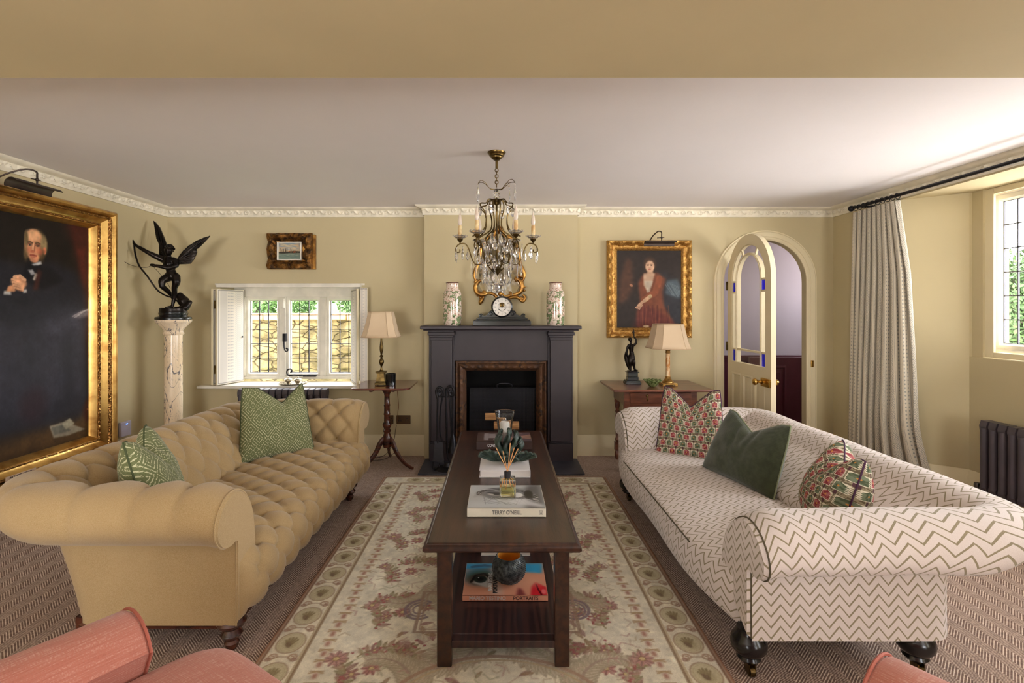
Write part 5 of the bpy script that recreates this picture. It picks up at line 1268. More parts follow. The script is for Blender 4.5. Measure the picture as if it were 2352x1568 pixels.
def spray(x, y, a, L, f=1, big=.032):
    pts_ = [(x, y)]; aa = a
    for k in range(9): aa += f*.16; x += L/9*math.cos(aa); y += L/9*math.sin(aa); pts_.append((x, y))
    cv.line(pts_, .005, (120, 104, 62), .85)
    for k, (px, py) in enumerate(pts_[1:]):
        for sd in (-1, 1): leaf(px, py, aa-f*.16*(8-k)+sd*(.9+.3*rng.random()), .032+.024*rng.random(), [OLV, (150, 124, 74), (160, 108, 78), (132, 74, 66)][(k+sd) % 4])
    flower(x, y, big, (182, 118, 116), 9)
    fl = pts_[5]; flower(fl[0]+.03*f, fl[1]-.02, big*.7, (168, 100, 102), 6)
    for k in range(9): cv.ell(pts_[3][0]+.03*rng.normal(), pts_[3][1]+.03*rng.normal(), .007, .007, (150, 60, 66), .3)
# flower garlands down both sides of the field
for sd in (0, 1):
    for k in range(17):
        y = .40+(RH-.80)*k/16; x = .40+.03*math.sin(k*2.1); xx = x if sd == 0 else RW-x
        d = 1 if sd == 0 else -1
        spray(xx, y, PI/2-d*.5, .20, d*(1 if k % 2 else -1), .030+.008*(k % 3))
        if k % 2 == 0: spray(xx+d*.12, y+.05, (0.3 if sd == 0 else PI-.3), .18, -d, .024)
        else: flower(xx+d*.10, y+.12, .038, (176, 96, 96), 10)
for k in range(300):
    x, y = .5+(RW-1.0)*rng.random(), .35+(RH-.7)*rng.random(); leaf(x, y, rng.random()*6.3, .03+.03*rng.random(), [(150, 74, 78), OLV, (166, 120, 80), (160, 100, 96)][k % 4])
# medallion : acanthus plumes and cartouches round the table
MXc, MYc = RW/2+.03, 1.62
def plume(x, y, a, L, curl, c=(188, 170, 138)):
    pts_ = []; aa = a
    for k in range(15): pts_.append((x, y)); aa += curl*(.06+.017*k); x += L/15*math.cos(aa); y += L/15*math.sin(aa)
    for k in range(2, 15):
        px, py = pts_[k-1]; an = math.atan2(pts_[k][1]-py, pts_[k][0]-px)
        for sd in (-1, 1): leaf(px, py, an+sd*.75, .085*(1-k/22)+.02, c, .38)
    cv.line(pts_, [.012*(1-i/20) for i in range(15)], (150, 122, 112), .7)
for dx in (-1, 1):
    for yy, dy in ((MYc-.75, -1), (MYc+.15, 1), (MYc+.0, -1), (MYc+.85, 1)):
        plume(MXc+dx*.12, yy, (0 if dx > 0 else PI)+dx*dy*.5, .52, dx*dy*.9); plume(MXc+dx*.06, yy, (PI/2*dy)+(-dx*dy)*.35, .46, -dx*dy*.9)
    plume(MXc+dx*.30, MYc-.35, PI/2, .4, -dx*.8); plume(MXc+dx*.3, MYc+.5, -PI/2, .4, dx*.8)
    # purple C scroll with square bracket beside the table
    xx, yy = MXc+dx*.36, 1.84
    for rr, wd in ((.075, .012), (.055, .008), (.035, .006)):
        cv.line([(xx+dx*rr*.9*math.cos(q), yy+rr*math.sin(q)) for q in np.linspace(-2.2, 2.2, 24)], wd, (104, 84, 104), .9)
    cv.line([(xx-dx*.12, yy-.17), (xx-dx*.0, yy-.17), (xx, yy+.15), (xx-dx*.12, yy+.15)], .012, (140, 108, 92), .85); cv.line([(xx-dx*.12, yy-.15), (xx-dx*.02, yy-.15), (xx-dx*.02, yy+.13), (xx-dx*.12, yy+.13)], .005, (150, 118, 100), .8)
for k in range(900):
    x, y = .30+(RW-.6)*rng.random(), .30+(RH-.6)*rng.random(); a = rng.random()*6.3; L_ = .02+.03*rng.random()
    cv.line([(x, y), (x+L_*math.cos(a), y+L_*math.sin(a)), (x+L_*1.5*math.cos(a+.6), y+L_*1.5*math.sin(a+.6))], .004, [(170, 150, 118), (176, 128, 120), (160, 158, 124), (186, 160, 140)][k % 4], .6)
for rr, wd, c in ((.42, .014, (150, 112, 92)), (.39, .006, (176, 150, 112))):
    cv.line([(MXc+rr*math.cos(q), MYc-.42+rr*.75*math.sin(q)) for q in np.linspace(0, 2*PI, 70)], wd, c, .85)
flower(MXc, MYc-.42, .12, (176, 104, 100), 14)
cv.a = cv.a*.68+np.array((226, 218, 196))*.32
cv.a += rng.normal(0, 3.2, cv.a.shape[:2])[..., None]
rugm = paint_mat('chain_stitch_wool', .95, .35, 260, spec=.1, fleck=.15)
def rh(s):
    e = np.minimum(np.minimum(s.X, s.w-s.X), np.minimum(s.Y, s.h-s.Y)); L = s.a.mean(-1)/255
    return .009*np.clip(e/.012, 0, 1)**.5+.0015*L+.0012*np.sin(s.X*5)*np.sin(s.Y*4)
rug = cv.mesh('patterned_rug', lambda x, y, h: (RX0+x, RY0+y, .001+h), rugm, None, rh)
tag(rug, 'large cream floral needlework rug with oval-patterned border under the coffee table', 'rug')
# ---------------- coffee table ----------------
m = Mt('dark_oak', .3, spec=.5); g = m.noise(5, 6, st=(7, .7, 7)).sm(.3, .72); g2 = m.noise(22, 4, st=(9, .6, 9)).sm(.45, .6)
m.base(m.mix(g, m.mix(g2, (42, 22, 15), (29, 16, 12)), (66, 37, 23))); m.bump(g2*.5+m.noise(60, 3, st=(6, .6, 6)), .12, .002); m.b.inputs['Coat Weight'].default_value = .2; m.b.inputs['Coat Roughness'].default_value = .2; M['oak'] = m.m
m = Mt('purple_brown_oak', .36, spec=.5); g = m.wave(9, 9, (1, .12, 1), direction='X', detail=3).sm(.1, .9); m.base(m.mix(g, (58, 34, 30), (40, 24, 25))); m.bump(g, .1, .002); m.b.inputs['Coat Weight'].default_value = .25; m.b.inputs['Coat Roughness'].default_value = .2; M['oakshelf'] = m.m
ct = thing('coffee_table', 'long dark oak coffee table with lower shelf standing on the rug', 'coffee table', (.01, 2.86, .012))
b = MB(); tx0, tx1, ty0, ty1 = -.292, .310, 1.93, 3.785
b.frame(tx0, tx1, ty0, ty1, [(.02, -.034), (.008, -.033), (0, -.024), (.001, -.014), (.009, -.010), (.012, -.004), (.018, 0), (.02, 0)], lambda a, c, d: (a, c, .522+d))
b.box(tx0+.019, tx1-.019, ty0+.019, ty1-.019, .488, .522); b.build('tabletop', M['oak'], ct)
for x0, x1 in ((-.246, -.188), (.215, .273)):
    for y0_, y1_ in ((1.998, 2.052), (3.66, 3.715)): MB().box(x0, x1, y0_, y1_, .013, .489).build('leg', M['oak'], ct, bevel=.004)
b = MB(); b.box(-.19, .217, 2.008, 2.03, .478, .489); b.box(-.19, .217, 3.68, 3.70, .45, .489); b.box(-.236, -.214, 2.05, 3.67, .45, .489); b.box(.24, .262, 2.05, 3.67, .45, .489); b.build('apron', M['oak'], ct)
b = MB(); b.box(-.19, .217, 2.004, 2.05, .085, .113); b.box(-.238, .265, 2.045, 3.665, .098, .115); b.build('shelf', M['oakshelf'], ct, bevel=.002)

# ---------------- books ----------------
M['pages'] = simple('page_edges', (226, 220, 214), (204, 198, 196), rough=.9, scale=6, st=(1, 1, 160))
def book(label, x0, x1, y0, y1, z0, z1, cover, art=None, rot=0, spine=True, pagecol=None):
    t = thing('book', label, 'book', ((x0+x1)/2, (y0+y1)/2, z0), rz=0)
    b = MB(); ct_ = .0035
    b.box(x0, x1, y0, y1, z0, z0+ct_); b.box(x0, x1, y0, y1, z1-ct_, z1)
    if spine: b.box(x0, x1, y0, y0+ct_, z0, z1)
    else: b.box(x1-ct_, x1, y0, y1, z0, z1)
    cvr = b.build('cover', cover, t, bevel=.0012)
    q = .007; MB().box(x0+q, x1-(q if spine else ct_), y0+(ct_ if spine else .006), y1-q, z0+ct_, z1-ct_).build('pages', M['pages'], t)
    return t, cvr
def top_art(cv, x0, y0, z, cvr, mat_): return cv.mesh('cover_picture', lambda a, c, h: (x0+.0015+a, y0+.0015+c, z+.0005+h), mat_, cvr)
artm = paint_mat('printed_cover', .28, 0, coat=.3)
M['greybook'] = simple('cream_cloth_cover', (214, 206, 186), (200, 192, 172), rough=.5)
ZT = .523
t, c_ = book('black and white photography book nearest the front of the coffee table', -.140, .197, 2.185, 2.47, ZT, ZT+.04, M['greybook'])
cv = Canvas(.334, .282, .002, (186, 190, 192)); W_, H_ = .334, .282
cv.poly([(W_*.75, 0), (W_, 0), (W_, H_), (W_*.82, H_), (W_*.7, H_*.55), (W_*.78, H_*.3)], (70, 70, 74), .9, .015)
cv.poly([(.03, .17), (.06, .225), (.14, .25), (.24, .235), (.30, .16), (.31, .05), (.26, .09), (.2, .105), (.08, .12)], (120, 122, 126), .85, .008)
for k in range(70):
    o_ = k/70; cv.line(bez([(.03+.02*rng.random(), .15+.05*o_, 0), (.08, .23-.02*rng.random(), 0), (.17, .24-.08*o_*rng.random(), 0), (.26, .2-.1*o_, 0), (.31, .06+.1*rng.random(), 0)], 5) and [(p[0], p[1]) for p in bez([(.03+.02*rng.random(), .15+.05*o_, 0), (.08, .23-.02*rng.random(), 0), (.17, .24-.08*o_*rng.random(), 0), (.26, .2-.1*o_, 0), (.31, .06+.1*rng.random(), 0)], 5)], .0022, (30, 30, 34) if k % 3 else (210, 212, 214), .7)
cv.ell(.12, .165, .035, .022, (216, 216, 216), .4); cv.ell(.125, .165, .016, .016, (34, 34, 38), .3); cv.ell(.12, .175, .04, .014, (40, 40, 44), .5, -.2, .8)
cv.ell(.215, .15, .03, .03, (226, 226, 226), .3); cv.ell(.27, .16, .02, .05, (20, 20, 24), .4); cv.ell(.2, .09, .06, .012, (196, 198, 200), .4)
for k in range(24): cv.line([(.05+.2*rng.random(), .12), (.04+.22*rng.random(), .03+.05*rng.random())], .0014, (90, 90, 94), .6)
cv.poly([(.07, .09), (.25, .10), (.33, .03), (.33, .0), (.2, .05)], (214, 216, 218), .8, .01)
top_art(cv, -.140, 2.185, ZT+.04, c_, artm)
M['spineink'] = simple('grey_spine_ink', (112, 108, 102), rough=.5)
sf = lambda x, z, y: frm((x, y-.0006, z), (1, 0, 0), (0, 0, 1))
text("TERRY O'NEILL", .0235, M['spineink'], c_, sf(.03, ZT+.02, 2.185), xs=.80, bold=.0006)
b = MB(); b.frame(.168, .184, ZT+.012, ZT+.028, [(0, 0), (0, .0008), (.0015, .0008), (.0015, 0)], backT(2.185)); b.box(.172, .18, 2.184, 2.185, ZT+.016, ZT+.018); b.box(.172, .1735, 2.184, 2.185, ZT+.016, ZT+.024); b.box(.1785, .18, 2.184, 2.185, ZT+.016, ZT+.024); b.build('publisher_mark', M['spineink'], c_)
M['whitebook'] = simple('white_cover', (226, 222, 222), rough=.45)
t, c_ = book('plain white hardback book in the middle of the coffee table under the sculpture', -.108, .162, 2.705, 3.06, ZT, ZT+.04, M['whitebook'], spine=False)
M['palegrey'] = simple('pale_grey_ink', (150, 152, 158), rough=.6)
text('COLLECTED  WORKS', .006, M['palegrey'], c_, frm((.03, 2.755, ZT+.0402), (1, 0, 0), (0, 1, 0)))
M['brownbook'] = simple('brown_cover', (70, 50, 44), (60, 42, 38), rough=.3)
t, c_ = book('thick brown architecture book at the far end of the coffee table', -.148, .205, 3.245, 3.49, ZT, ZT+.052, M['brownbook'])
cv = Canvas(.35, .242, .0025, (74, 54, 48)); 
cv.poly([(.2, 0), (.35, 0), (.35, .242), (.22, .242)], (96, 78, 84), .9, .01)
for k in range(14): cv.line([(.22, .03+.006*k), (.29, .09+.004*k), (.35, .07+.009*k)], .004, [(206, 140, 78), (150, 90, 96), (226, 196, 150), (90, 74, 100)][k % 4], .75)
for k, s_ in enumerate(((.045, .04, .03, .17), (.075, .09, .045, .11))): cv.poly([(s_[0], s_[1]), (s_[0]+s_[2], s_[1]), (s_[0]+s_[2], s_[1]+s_[3]), (s_[0], s_[1]+s_[3])], (196, 192, 196), .8, .003)
for k in range(8): cv.line([(.05, .06+.018*k), (.115, .058+.018*k)], .004, (90, 72, 70), .8)
top_art(cv, -.148, 3.245, ZT+.052, c_, artm)
M['whiteink'] = simple('white_ink', (232, 230, 230), rough=.5)
text('CONTEMPORARY HOUSES', .026, M['whiteink'], c_, sf(.03, ZT+.026, 3.245), xs=.70, bold=.0005)
text('100', .02, M['whiteink'], c_, frm((-.03, 3.30, ZT+.0532), (1, 0, 0), (0, 1, 0)))
ZS = .116
t, c_ = book('colourful portraits book with an eye and red lips on the lower shelf', -.166, .214, 2.272, 2.56, ZS, ZS+.026, simple('peach_cover', (206, 140, 112), rough=.3))
W_, H_ = .377, .285; cv = Canvas(W_, H_, .002, (216, 150, 120)); X_, Y_ = cv.X/W_, cv.Y/H_
cv.poly([(0, H_*.80), (W_*.5, H_*.86), (W_*.7, H_*.70), (W_*.97, H_*.66), (W_, H_), (0, H_)], (60, 160, 206), 1, .008)
cv.ell(W_*.17, H_*.62, .075, .08, (50, 120, 160), 1, al=.8); cv.ell(W_*.22, H_*.55, .07, .06, (60, 84, 66), .8, al=.8)
cv.ell(W_*.21, H_*.47, .058, .050, (86, 58, 46), .6); cv.poly([(.035, H_*.36), (.07, H_*.56), (.11, H_*.56), (.115, H_*.2), (.08, H_*.26)], (206, 206, 204), .95, .006)
cv.ell(W_*.195, H_*.47, .030, .032, (40, 52, 46), .25); cv.ell(W_*.195, H_*.47, .015, .016, (10, 12, 14), .2); cv.ell(W_*.17, H_*.52, .004, .004, (255, 255, 255), .2)
cv.line([(.03, H_*.38), (.05, H_*.6), (.09, H_*.66), (.12, H_*.5)], .010, (22, 18, 20), .9); cv.line([(.03, H_*.88), (.09, H_*.93), (.15, H_*.86)], .02, (70, 60, 80), .5)
cv.poly([(W_*.32, H_*.02), (W_*.47, H_*.02), (W_*.42, H_*.9), (W_*.32, H_*.9)], (196, 186, 176), .55, .01)
cv.poly([(W_*.63, 0), (W_*.74, 0), (W_*.70, H_*.18), (W_*.66, H_*.22)], (110, 24, 30), .8, .006)
cv.poly([(W_*.80, 0), (W_*.82, H_*.25), (W_*.87, H_*.38), (W_*.93, H_*.32), (W_, H_*.22), (W_, 0)], (206, 36, 46), 1, .004)
cv.line([(W_*.88, H_*.30), (W_*.90, H_*.15), (W_*.93, 0)], .006, (96, 10, 24), .9); cv.ell(W_*.96, H_*.1, .01, .02, (238, 130, 130), .6, al=.8); cv.ell(W_*.72, H_*.45, .09, .06, (226, 164, 132), 1, al=.7)
top_art(cv, -.166, 2.272, ZS+.026, c_, artm)
vt = lambda x, y: frm((x, y, ZS+.0272), (0, 1, 0), (-1, 0, 0))
text('MARIO TESTINO', .024, M['whiteink'], c_, vt(-.044, 2.385), xs=.9); text('PORTRAITS', .028, M['ink'], c_, vt(-.020, 2.36), xs=1.0, bold=.0006)
text('MARIO TESTINO', .022, simple('pale_spine_ink', (200, 190, 186), rough=.5), c_, sf(-.055, ZS+.0125, 2.272), xs=1.0, bold=.0004); text('PORTRAITS', .022, simple('dark_spine_ink', (84, 50, 44), rough=.5), c_, sf(.115, ZS+.0125, 2.272), xs=1.0, bold=.0004)
t, c_ = book('white book lying flat at the back of the lower shelf', -.10, .16, 2.69, 3.03, ZS, ZS+.05, M['whitebook'], spine=False)

# ---------------- table ornaments ----------------
clr = Mt('clear_glass', .02, spec=.6); clr.b.inputs['Transmission Weight'].default_value = 1; clr.b.inputs['IOR'].default_value = 1.3; clr.base((250, 252, 252)); M['clear'] = clr.m
M['wax'] = simple('white_wax', (236, 228, 218), rough=.5)
t = thing('hurricane_vase', 'clear flared glass candle vase at the far end of the coffee table', 'glass vase', (.035, 3.62, ZT))
MB().lathe([(.0001, .0), (.045, .0), (.047, .004), (.052, .06), (.060, .12), (.071, .168), (.073, .17), (.069, .168), (.057, .12), (.049, .06), (.044, .012), (.0001, .010)], 0, 0, 0, 36).build('glass_body', M['clear'], t, W=False)
o = MB().lathe([(.0001, .0), (.034, .0), (.035, .005), (.0345, .072), (.028, .086), (.018, .074), (.0001, .07)], .035, 3.62, ZT+.013, 24).build('pillar_candle', M['wax']); tag(o, 'white pillar candle inside the clear glass vase', 'candle')
# leaf sculpture
M['verdigris'] = simple('dark_green_coral', (56, 72, 60), (28, 38, 31), rough=.55, scale=26, bump=.5, bscale=60)
t = thing('coral_sculpture', 'dark green lettuce coral ornament standing on the white book', 'ornament', (.045, 2.89, ZT+.04))
def ruffle(x0, z0, w_, h_, y, lean, ph, nm):
    b = MB(); b2 = []
    def fn(U, V, o_=0):
        a = (U-.5)*2; x = x0+a*w_/2*(.35+.65*V)+lean*V; z = z0+h_*V*(1-.22*a*a)+.010*np.sin(a*9+ph)*V
        yy = y+.018*np.sin(a*5+ph)*V+.006*np.sin(a*17+ph*2)*V+o_
        return x, yy, z
    b.grid(lambda U, V: fn(U, V, 0), 28, 14); b.grid(lambda U, V: fn(U, V, .009), 28, 14, flip=True)
    rim = [tuple(float(q) for q in fn(np.float64(u_), np.float64(1), .0045)) for u_ in np.linspace(0, 1, 30)]; b.tube(rim, .0055, 6)
    rim = [tuple(float(q) for q in fn(np.float64(0), np.float64(u_), .0045)) for u_ in np.linspace(0, 1, 10)]; b.tube(rim, .0055, 6)
    rim = [tuple(float(q) for q in fn(np.float64(1), np.float64(u_), .0045)) for u_ in np.linspace(0, 1, 10)]; b.tube(rim, .0055, 6)
    b.build('frond', M['verdigris'], t)
zb = ZT+.042
def slab(x0, z0, h_, d_, y, ph, lean, th=.008):
    b = MB()
    def fn(U, V, o_):
        a = 2*U-1; z = z0+h_*(V*(1-.12*a*a)); x = x0+.012*np.sin(V*7+ph)+lean*V**1.5+.007*np.sin(a*4+ph)+o_*(1-.55*V**3); return x, y+a*d_/2*(.6+.4*V)+.004*np.sin(V*19+ph), z+.004*np.sin(a*12+ph)*V
    b.grid(lambda U, V: fn(U, V, -th), 24, 24); b.grid(lambda U, V: fn(U, V, th), 24, 24, flip=True)
    for sd in (0, 1):
        c = [tuple(float(q) for q in fn(np.float64(sd), np.float64(v_), 0)) for v_ in np.linspace(0, 1, 20)]; b.tube(c, [th*1.05*(1-.55*(i/19)**3) for i in range(20)], 8)
    c = [tuple(float(q) for q in fn(np.float64(u_), np.float64(1), 0)) for u_ in np.linspace(0, 1, 24)]; b.tube(c, th*.5, 8)
    b.build('frond', M['verdigris'], t, smooth=60)
slab(.004, zb+.01, .155, .11, 2.885, 0.2, -.008, .013); slab(.048, zb+.01, .160, .12, 2.885, 1.4, -.006, .012); slab(.074, zb+.01, .145, .12, 2.89, 2.2, .012, .012); slab(.098, zb+.01, .115, .10, 2.89, 3.1, .022, .011)
for (x0, w_, h_, y, ln, ph) in ((-.012, .11, .062, 2.85, -.050, .4), (.100, .11, .055, 2.85, .045, 2.0), (.046, .11, .038, 2.825, 0, 3.3)):
    b = MB()
    def fn(U, V, o_): 
        a = 2*U-1; return x0+a*w_/2*(.45+.55*V)+ln*V, y-.035*V+.006*np.sin(a*8+ph)*V, zb+.006+h_*V*(1-.35*a*a)+.004*np.sin(a*15+ph)*V+o_
    b.grid(lambda U, V: fn(U, V, -.006), 44, 12); b.grid(lambda U, V: fn(U, V, .006), 44, 12, flip=True)
    for e_ in ([(u_, 1) for u_ in np.linspace(0, 1, 40)], [(0, v_) for v_ in np.linspace(0, 1, 12)], [(1, v_) for v_ in np.linspace(0, 1, 12)]): b.tube([tuple(float(q) for q in fn(np.float64(p_[0]), np.float64(p_[1]), 0)) for p_ in e_], .0062, 8)
    b.build('frond', M['verdigris'], t, smooth=60)
MB().lathe([(.035, 0), (.04, .01), (.03, .03), (.015, .06), (.0001, .07)], .045, 2.88, ZT+.0405, 16).build('base', M['verdigris'], t)
# reed diffuser
t = thing('reed_diffuser', 'square glass reed diffuser with black cap standing on the black and white book', 'diffuser', (.035, 2.33, ZT+.041))
x, y, z = .035, 2.33, ZT+.0415
MB().box(x-.036, x+.036, y-.036, y+.036, z, z+.080).build('bottle', M['clear'], t, bevel=.005)
liq = Mt('pale_yellow_oil', .05); liq.b.inputs['Transmission Weight'].default_value = .9; liq.base((236, 226, 140)); MB().box(x-.029, x+.029, y-.029, y+.029, z+.008, z+.048).build('oil', liq.m, t, bevel=.003)
MB().lathe([(.0001, .08), (.012, .08), (.0145, .082), (.015, .108), (.013, .110), (.0001, .110)], x, y, z, 20).build('cap', M['ink'], t)
M['reed'] = simple('bamboo_reed', (206, 150, 96), (186, 128, 76), rough=.7)
def uz(px, py, Y): return P(px, py, Y)
for (px, py) in ((1139, 1027), (1155, 1036), (1172, 1017), (1181, 1028), (1190, 1030)):
    tp = uz(px, py, 2.33+.02*rng.normal()); b_ = Vector((x, y, z+.108)); d_ = (b_-Vector(tp)).normalized()
    MB().tube([tp, tuple(b_+Vector((.002*rng.normal(), 0, 0))), tuple(b_+d_*.075)], .0021, 6).build('reed', M['reed'], t)
# textured bowl on lower shelf
t = thing('textured_bowl', 'dark knobbly round bowl with gold interior standing on the colourful book', 'bowl', (.043, 2.39, ZS+.028))
x, y, z = .043, 2.39, ZS+.0285
pr = [(.03, 0), (.055, .012), (.072, .035), (.078, .062), (.074, .09), (.062, .112), (.054, .120)]
M['bowlout'] = simple('knobbly_pewter', (98, 104, 104), (46, 50, 52), rough=.4, metal=.6, scale=60)
b = MB(); b.lathe([(.0001, 0)]+pr, x, y, z, 36, cap=False); q = np.array(pr)
for k in range(900):
    i = k+.5; ph = i*2.39996; tz = .004+.112*(i/900); r_ = np.interp(tz, q[:, 1], q[:, 0]); b.ball((x+r_*math.cos(ph), y+r_*math.sin(ph), z+tz), .0031, 5, 3)
b.build('bowl_body', M['bowlout'], t); gi = simple('gold_lining', (250, 190, 80), (232, 164, 58), rough=.4, metal=.45)
MB().lathe([(.054, .120), (.050, .118), (.058, .105), (.068, .07), (.055, .02), (.0001, .012)], x, y, z, 36, cap=False).build('gold_lining', gi, t)

# ---------------- tripod table, lamp, candle ----------------
tt = thing('tripod_table', 'mahogany tripod table with rounded square top beside the mustard sofa', 'side table', (-1.03, 4.62, 0))
def rrect(x0, x1, y0, y1, r):
    o = []
    for cx_, cy_, a0 in ((x1-r, y1-r, 0), (x0+r, y1-r, 90), (x0+r, y0+r, 180), (x1-r, y0+r, 270)): o += [(cx_+r*math.cos(R(a0+a)), cy_+r*math.sin(R(a0+a))) for a in range(0, 91, 15)]
    return o
TH = lambda a, c, d: (a, c, d)
m = Mt('polished_mahogany', .18, spec=.6); g = m.noise(4, 5, st=(1, 8, 8)).sm(.3, .7); m.base(m.mix(g, (112, 58, 40), (78, 38, 28))); m.b.inputs['Coat Weight'].default_value = .4; M['pmahog'] = m.m
b = MB(); b.prism(rrect(-1.285, -.775, 4.37, 4.91, .07), .722, .738, TH); b.build('tabletop', M['pmahog'], tt, bevel=.006, seg=3)
b = MB(); b.box(-1.13, -1.10, 4.42, 4.85, .70, .722); b.box(-.94, -.91, 4.42, 4.85, .70, .722); b.box(-1.08, -.97, 4.57, 4.69, .695, .722); b.build('bearer', M['mahogany'], tt, bevel=.006)
b = MB().lathe([(.032, .17), (.04, .19), (.045, .24), (.038, .27), (.026, .30), (.036, .315), (.036, .325), (.026, .335), (.03, .345), (.040, .37), (.04, .38), (.028, .40), (.027, .46), (.030, .465), (.030, .475), (.027, .48), (.026, .54), (.029, .545), (.029, .555), (.025, .56), (.024, .64), (.03, .66), (.044, .68), (.046, .70)], -1.02, 4.63, 0, 24); b.build('turned_column', M['mahogany'], tt)
for a in (-25, 95, 215):
    ca, sa = math.cos(R(a)), math.sin(R(a)); f = lambda r, z: (-1.02+r*ca, 4.63+r*sa, z)
    c = bez([f(.02, .25), f(.06, .22), (f(.11, .13)), f(.18, .06), f(.25, .022), f(.285, .016)], 6); MB().tube(c, [.03-.018*i/(len(c)-1) for i in range(len(c))], 10, flat=.6, up=(0, 0, 1)).build('leg', M['mahogany'], tt)
def shade(name, x, y, z0, z1, w0, w1, mat_, parent):
    cuts = [(1, .62), (.62, 1), (-.62, 1), (-1, .62), (-1, -.62), (-.62, -1), (.62, -1), (1, -.62)]
    b = MB(); rows = []
    for t_ in np.linspace(0, 1, 9):
        w_ = (w0+(w1-w0)*(t_**.75))/2; rows.append([(x+a*w_, y+c*w_, z0+(z1-z0)*t_) for a, c in cuts])
    v = [p for r_ in rows for p in r_]; b.add(v, [(i*8+j, i*8+(j+1) % 8, (i+1)*8+(j+1) % 8, (i+1)*8+j) for i in range(8) for j in range(8)])
    o = b.build(name, mat_, parent, smooth=25); sl_ = o.modifiers.new('thickness', 'SOLIDIFY'); sl_.thickness = .003
    for rw in (rows[0], rows[-1]): MB().tube(rw, .0035, 6, closed=True).build('trim', M['shade_trim'], o)
    for j in range(8): MB().tube([r_[j] for r_ in rows], .0022, 5).build('seam', M['shade_trim'], o)
    return o
sm_ = Mt('silk_lampshade', .85, spec=.2, Sheen_Weight=.2); sm_.base(sm_.mix(sm_.noise(3, 3).sm(.3, .7), (216, 194, 162), (208, 184, 152))); sm_.b.inputs['Transmission Weight'].default_value = 0.0; M['shade'] = sm_.m
M['shade_trim'] = simple('shade_braid', (200, 172, 138), rough=.8)
t = thing('table_lamp', 'brass baluster table lamp with cream panelled shade on the tripod table', 'lamp', (-1.061, 4.587, .738)); x, y = -1.061, 4.587
b = MB(); b.box(x-.05, x+.05, y-.05, y+.05, .746, .764); b.box(x-.042, x+.042, y-.042, y+.042, .764, .775)
v0, v1 = .040, .030
b.add([(x+sx*v0, y+sy*v0, .775) for sx, sy in ((-1, -1), (1, -1), (1, 1), (-1, 1))]+[(x+sx*v1, y+sy*v1, .845) for sx, sy in ((-1, -1), (1, -1), (1, 1), (-1, 1))], [(0, 1, 2, 3)[::-1], (4, 5, 6, 7), (0, 1, 5, 4), (1, 2, 6, 5), (2, 3, 7, 6), (3, 0, 4, 7)])
b.box(x-.038, x+.038, y-.038, y+.038, .845, .856); b.box(x-.044, x+.044, y-.044, y+.044, .856, .864)
for sx in (-1, 1):
    for sy in (-1, 1): b.ball((x+sx*.042, y+sy*.042, .745), .008, 8, 6)
b.build('square_base', M['oldbrass'], t, bevel=.002)
MB().lathe([(.028, .864), (.012, .875), (.006, .90), (.012, .915), (.022, .935), (.024, .955), (.012, .975), (.006, .985), (.016, .992), (.017, 1.0), (.007, 1.01), (.016, 1.05), (.017, 1.08), (.010, 1.13), (.007, 1.16), (.014, 1.17), (.012, 1.185), (.008, 1.20), (.008, 1.24)], x, y, 0, 20).build('baluster_stem', M['oldbrass'], t)
b = MB(); b.tube([(x-.03, y, 1.168), (x, y, 1.168)], .005, 8); b.build('switch', M['oldbrass'], t)
shade('lamp_shade', x, y, 1.17, 1.393, .315, .20, M['shade'], t)
t = thing('candle_tumbler', 'black glass candle tumbler beside the brass lamp on the tripod table', 'candle', (-.97, 4.56, .738))
bg_ = Mt('black_glass', .05, spec=.7); bg_.base((10, 12, 14)); MB().lathe([(.038, 0), (.042, .004), (.044, .10), (.0445, .106), (.041, .106), (.040, .09), (.0001, .085)], -.97, 4.56, .7385, 32).build('glass', bg_.m, t)
o = MB().tube(bez([(-1.0, 4.66, .735), (-.97, 4.80, .68), (-.975, 4.93, .50), (-.985, 4.95, .42), (-.99, 4.96, .33)], 6), .003, 6).build('lamp_cable', simple('brown_flex', (124, 78, 44), rough=.6)); tag(o, 'thin brown lamp cable behind the tripod table', 'cable')
o = MB().tube(bez([(-1.0, 4.95, .30), (-1.03, 4.93, .12), (-1.10, 4.86, .03), (-1.22, 4.85, .008), (-1.3, 4.80, .008), (-1.2, 4.76, .012), (-1.08, 4.82, .009), (-1.0, 4.90, .05)], 6), .003, 6).build('trailing_cable', simple('dark_flex', (70, 54, 44), rough=.6)); tag(o, 'loose brown cable trailing on the carpet behind the tripod table foot', 'cable')

# ---------------- console table and its things ----------------
m = Mt('red_brown_oak', .3, spec=.5); g = m.noise(4, 5, st=(1.2, 9, 9)).sm(.3, .7); m.base(m.mix(g, (128, 76, 54), (84, 46, 34))); m.bump(m.noise(30, 3, st=(1, 7, 7)), .12, .002); m.b.inputs['Coat Weight'].default_value = .25; M['redoak'] = m.m
cs = thing('console_table', 'old oak side table with a drawer and turned legs under the child portrait', 'side table', (1.38, 4.64, 0))
b = MB(); b.box(.966, 1.82, 4.34, 4.935, .712, .732); b.build('tabletop', M['redoak'], cs, bevel=.005)
b = MB(); b.box(1.08, 1.70, 4.84, 4.86, .58, .712); b.box(1.08, 1.10, 4.44, 4.86, .58, .712); b.box(1.68, 1.70, 4.44, 4.86, .58, .712); b.box(1.12, 1.66, 4.425, 4.44, .695, .712); b.box(1.12, 1.66, 4.425, 4.445, .575, .605); b.build('apron', M['redoak'], cs, bevel=.002)
dr = MB().box(1.125, 1.655, 4.418, 4.45, .607, .693).build('drawer', M['redoak'], cs, bevel=.003)
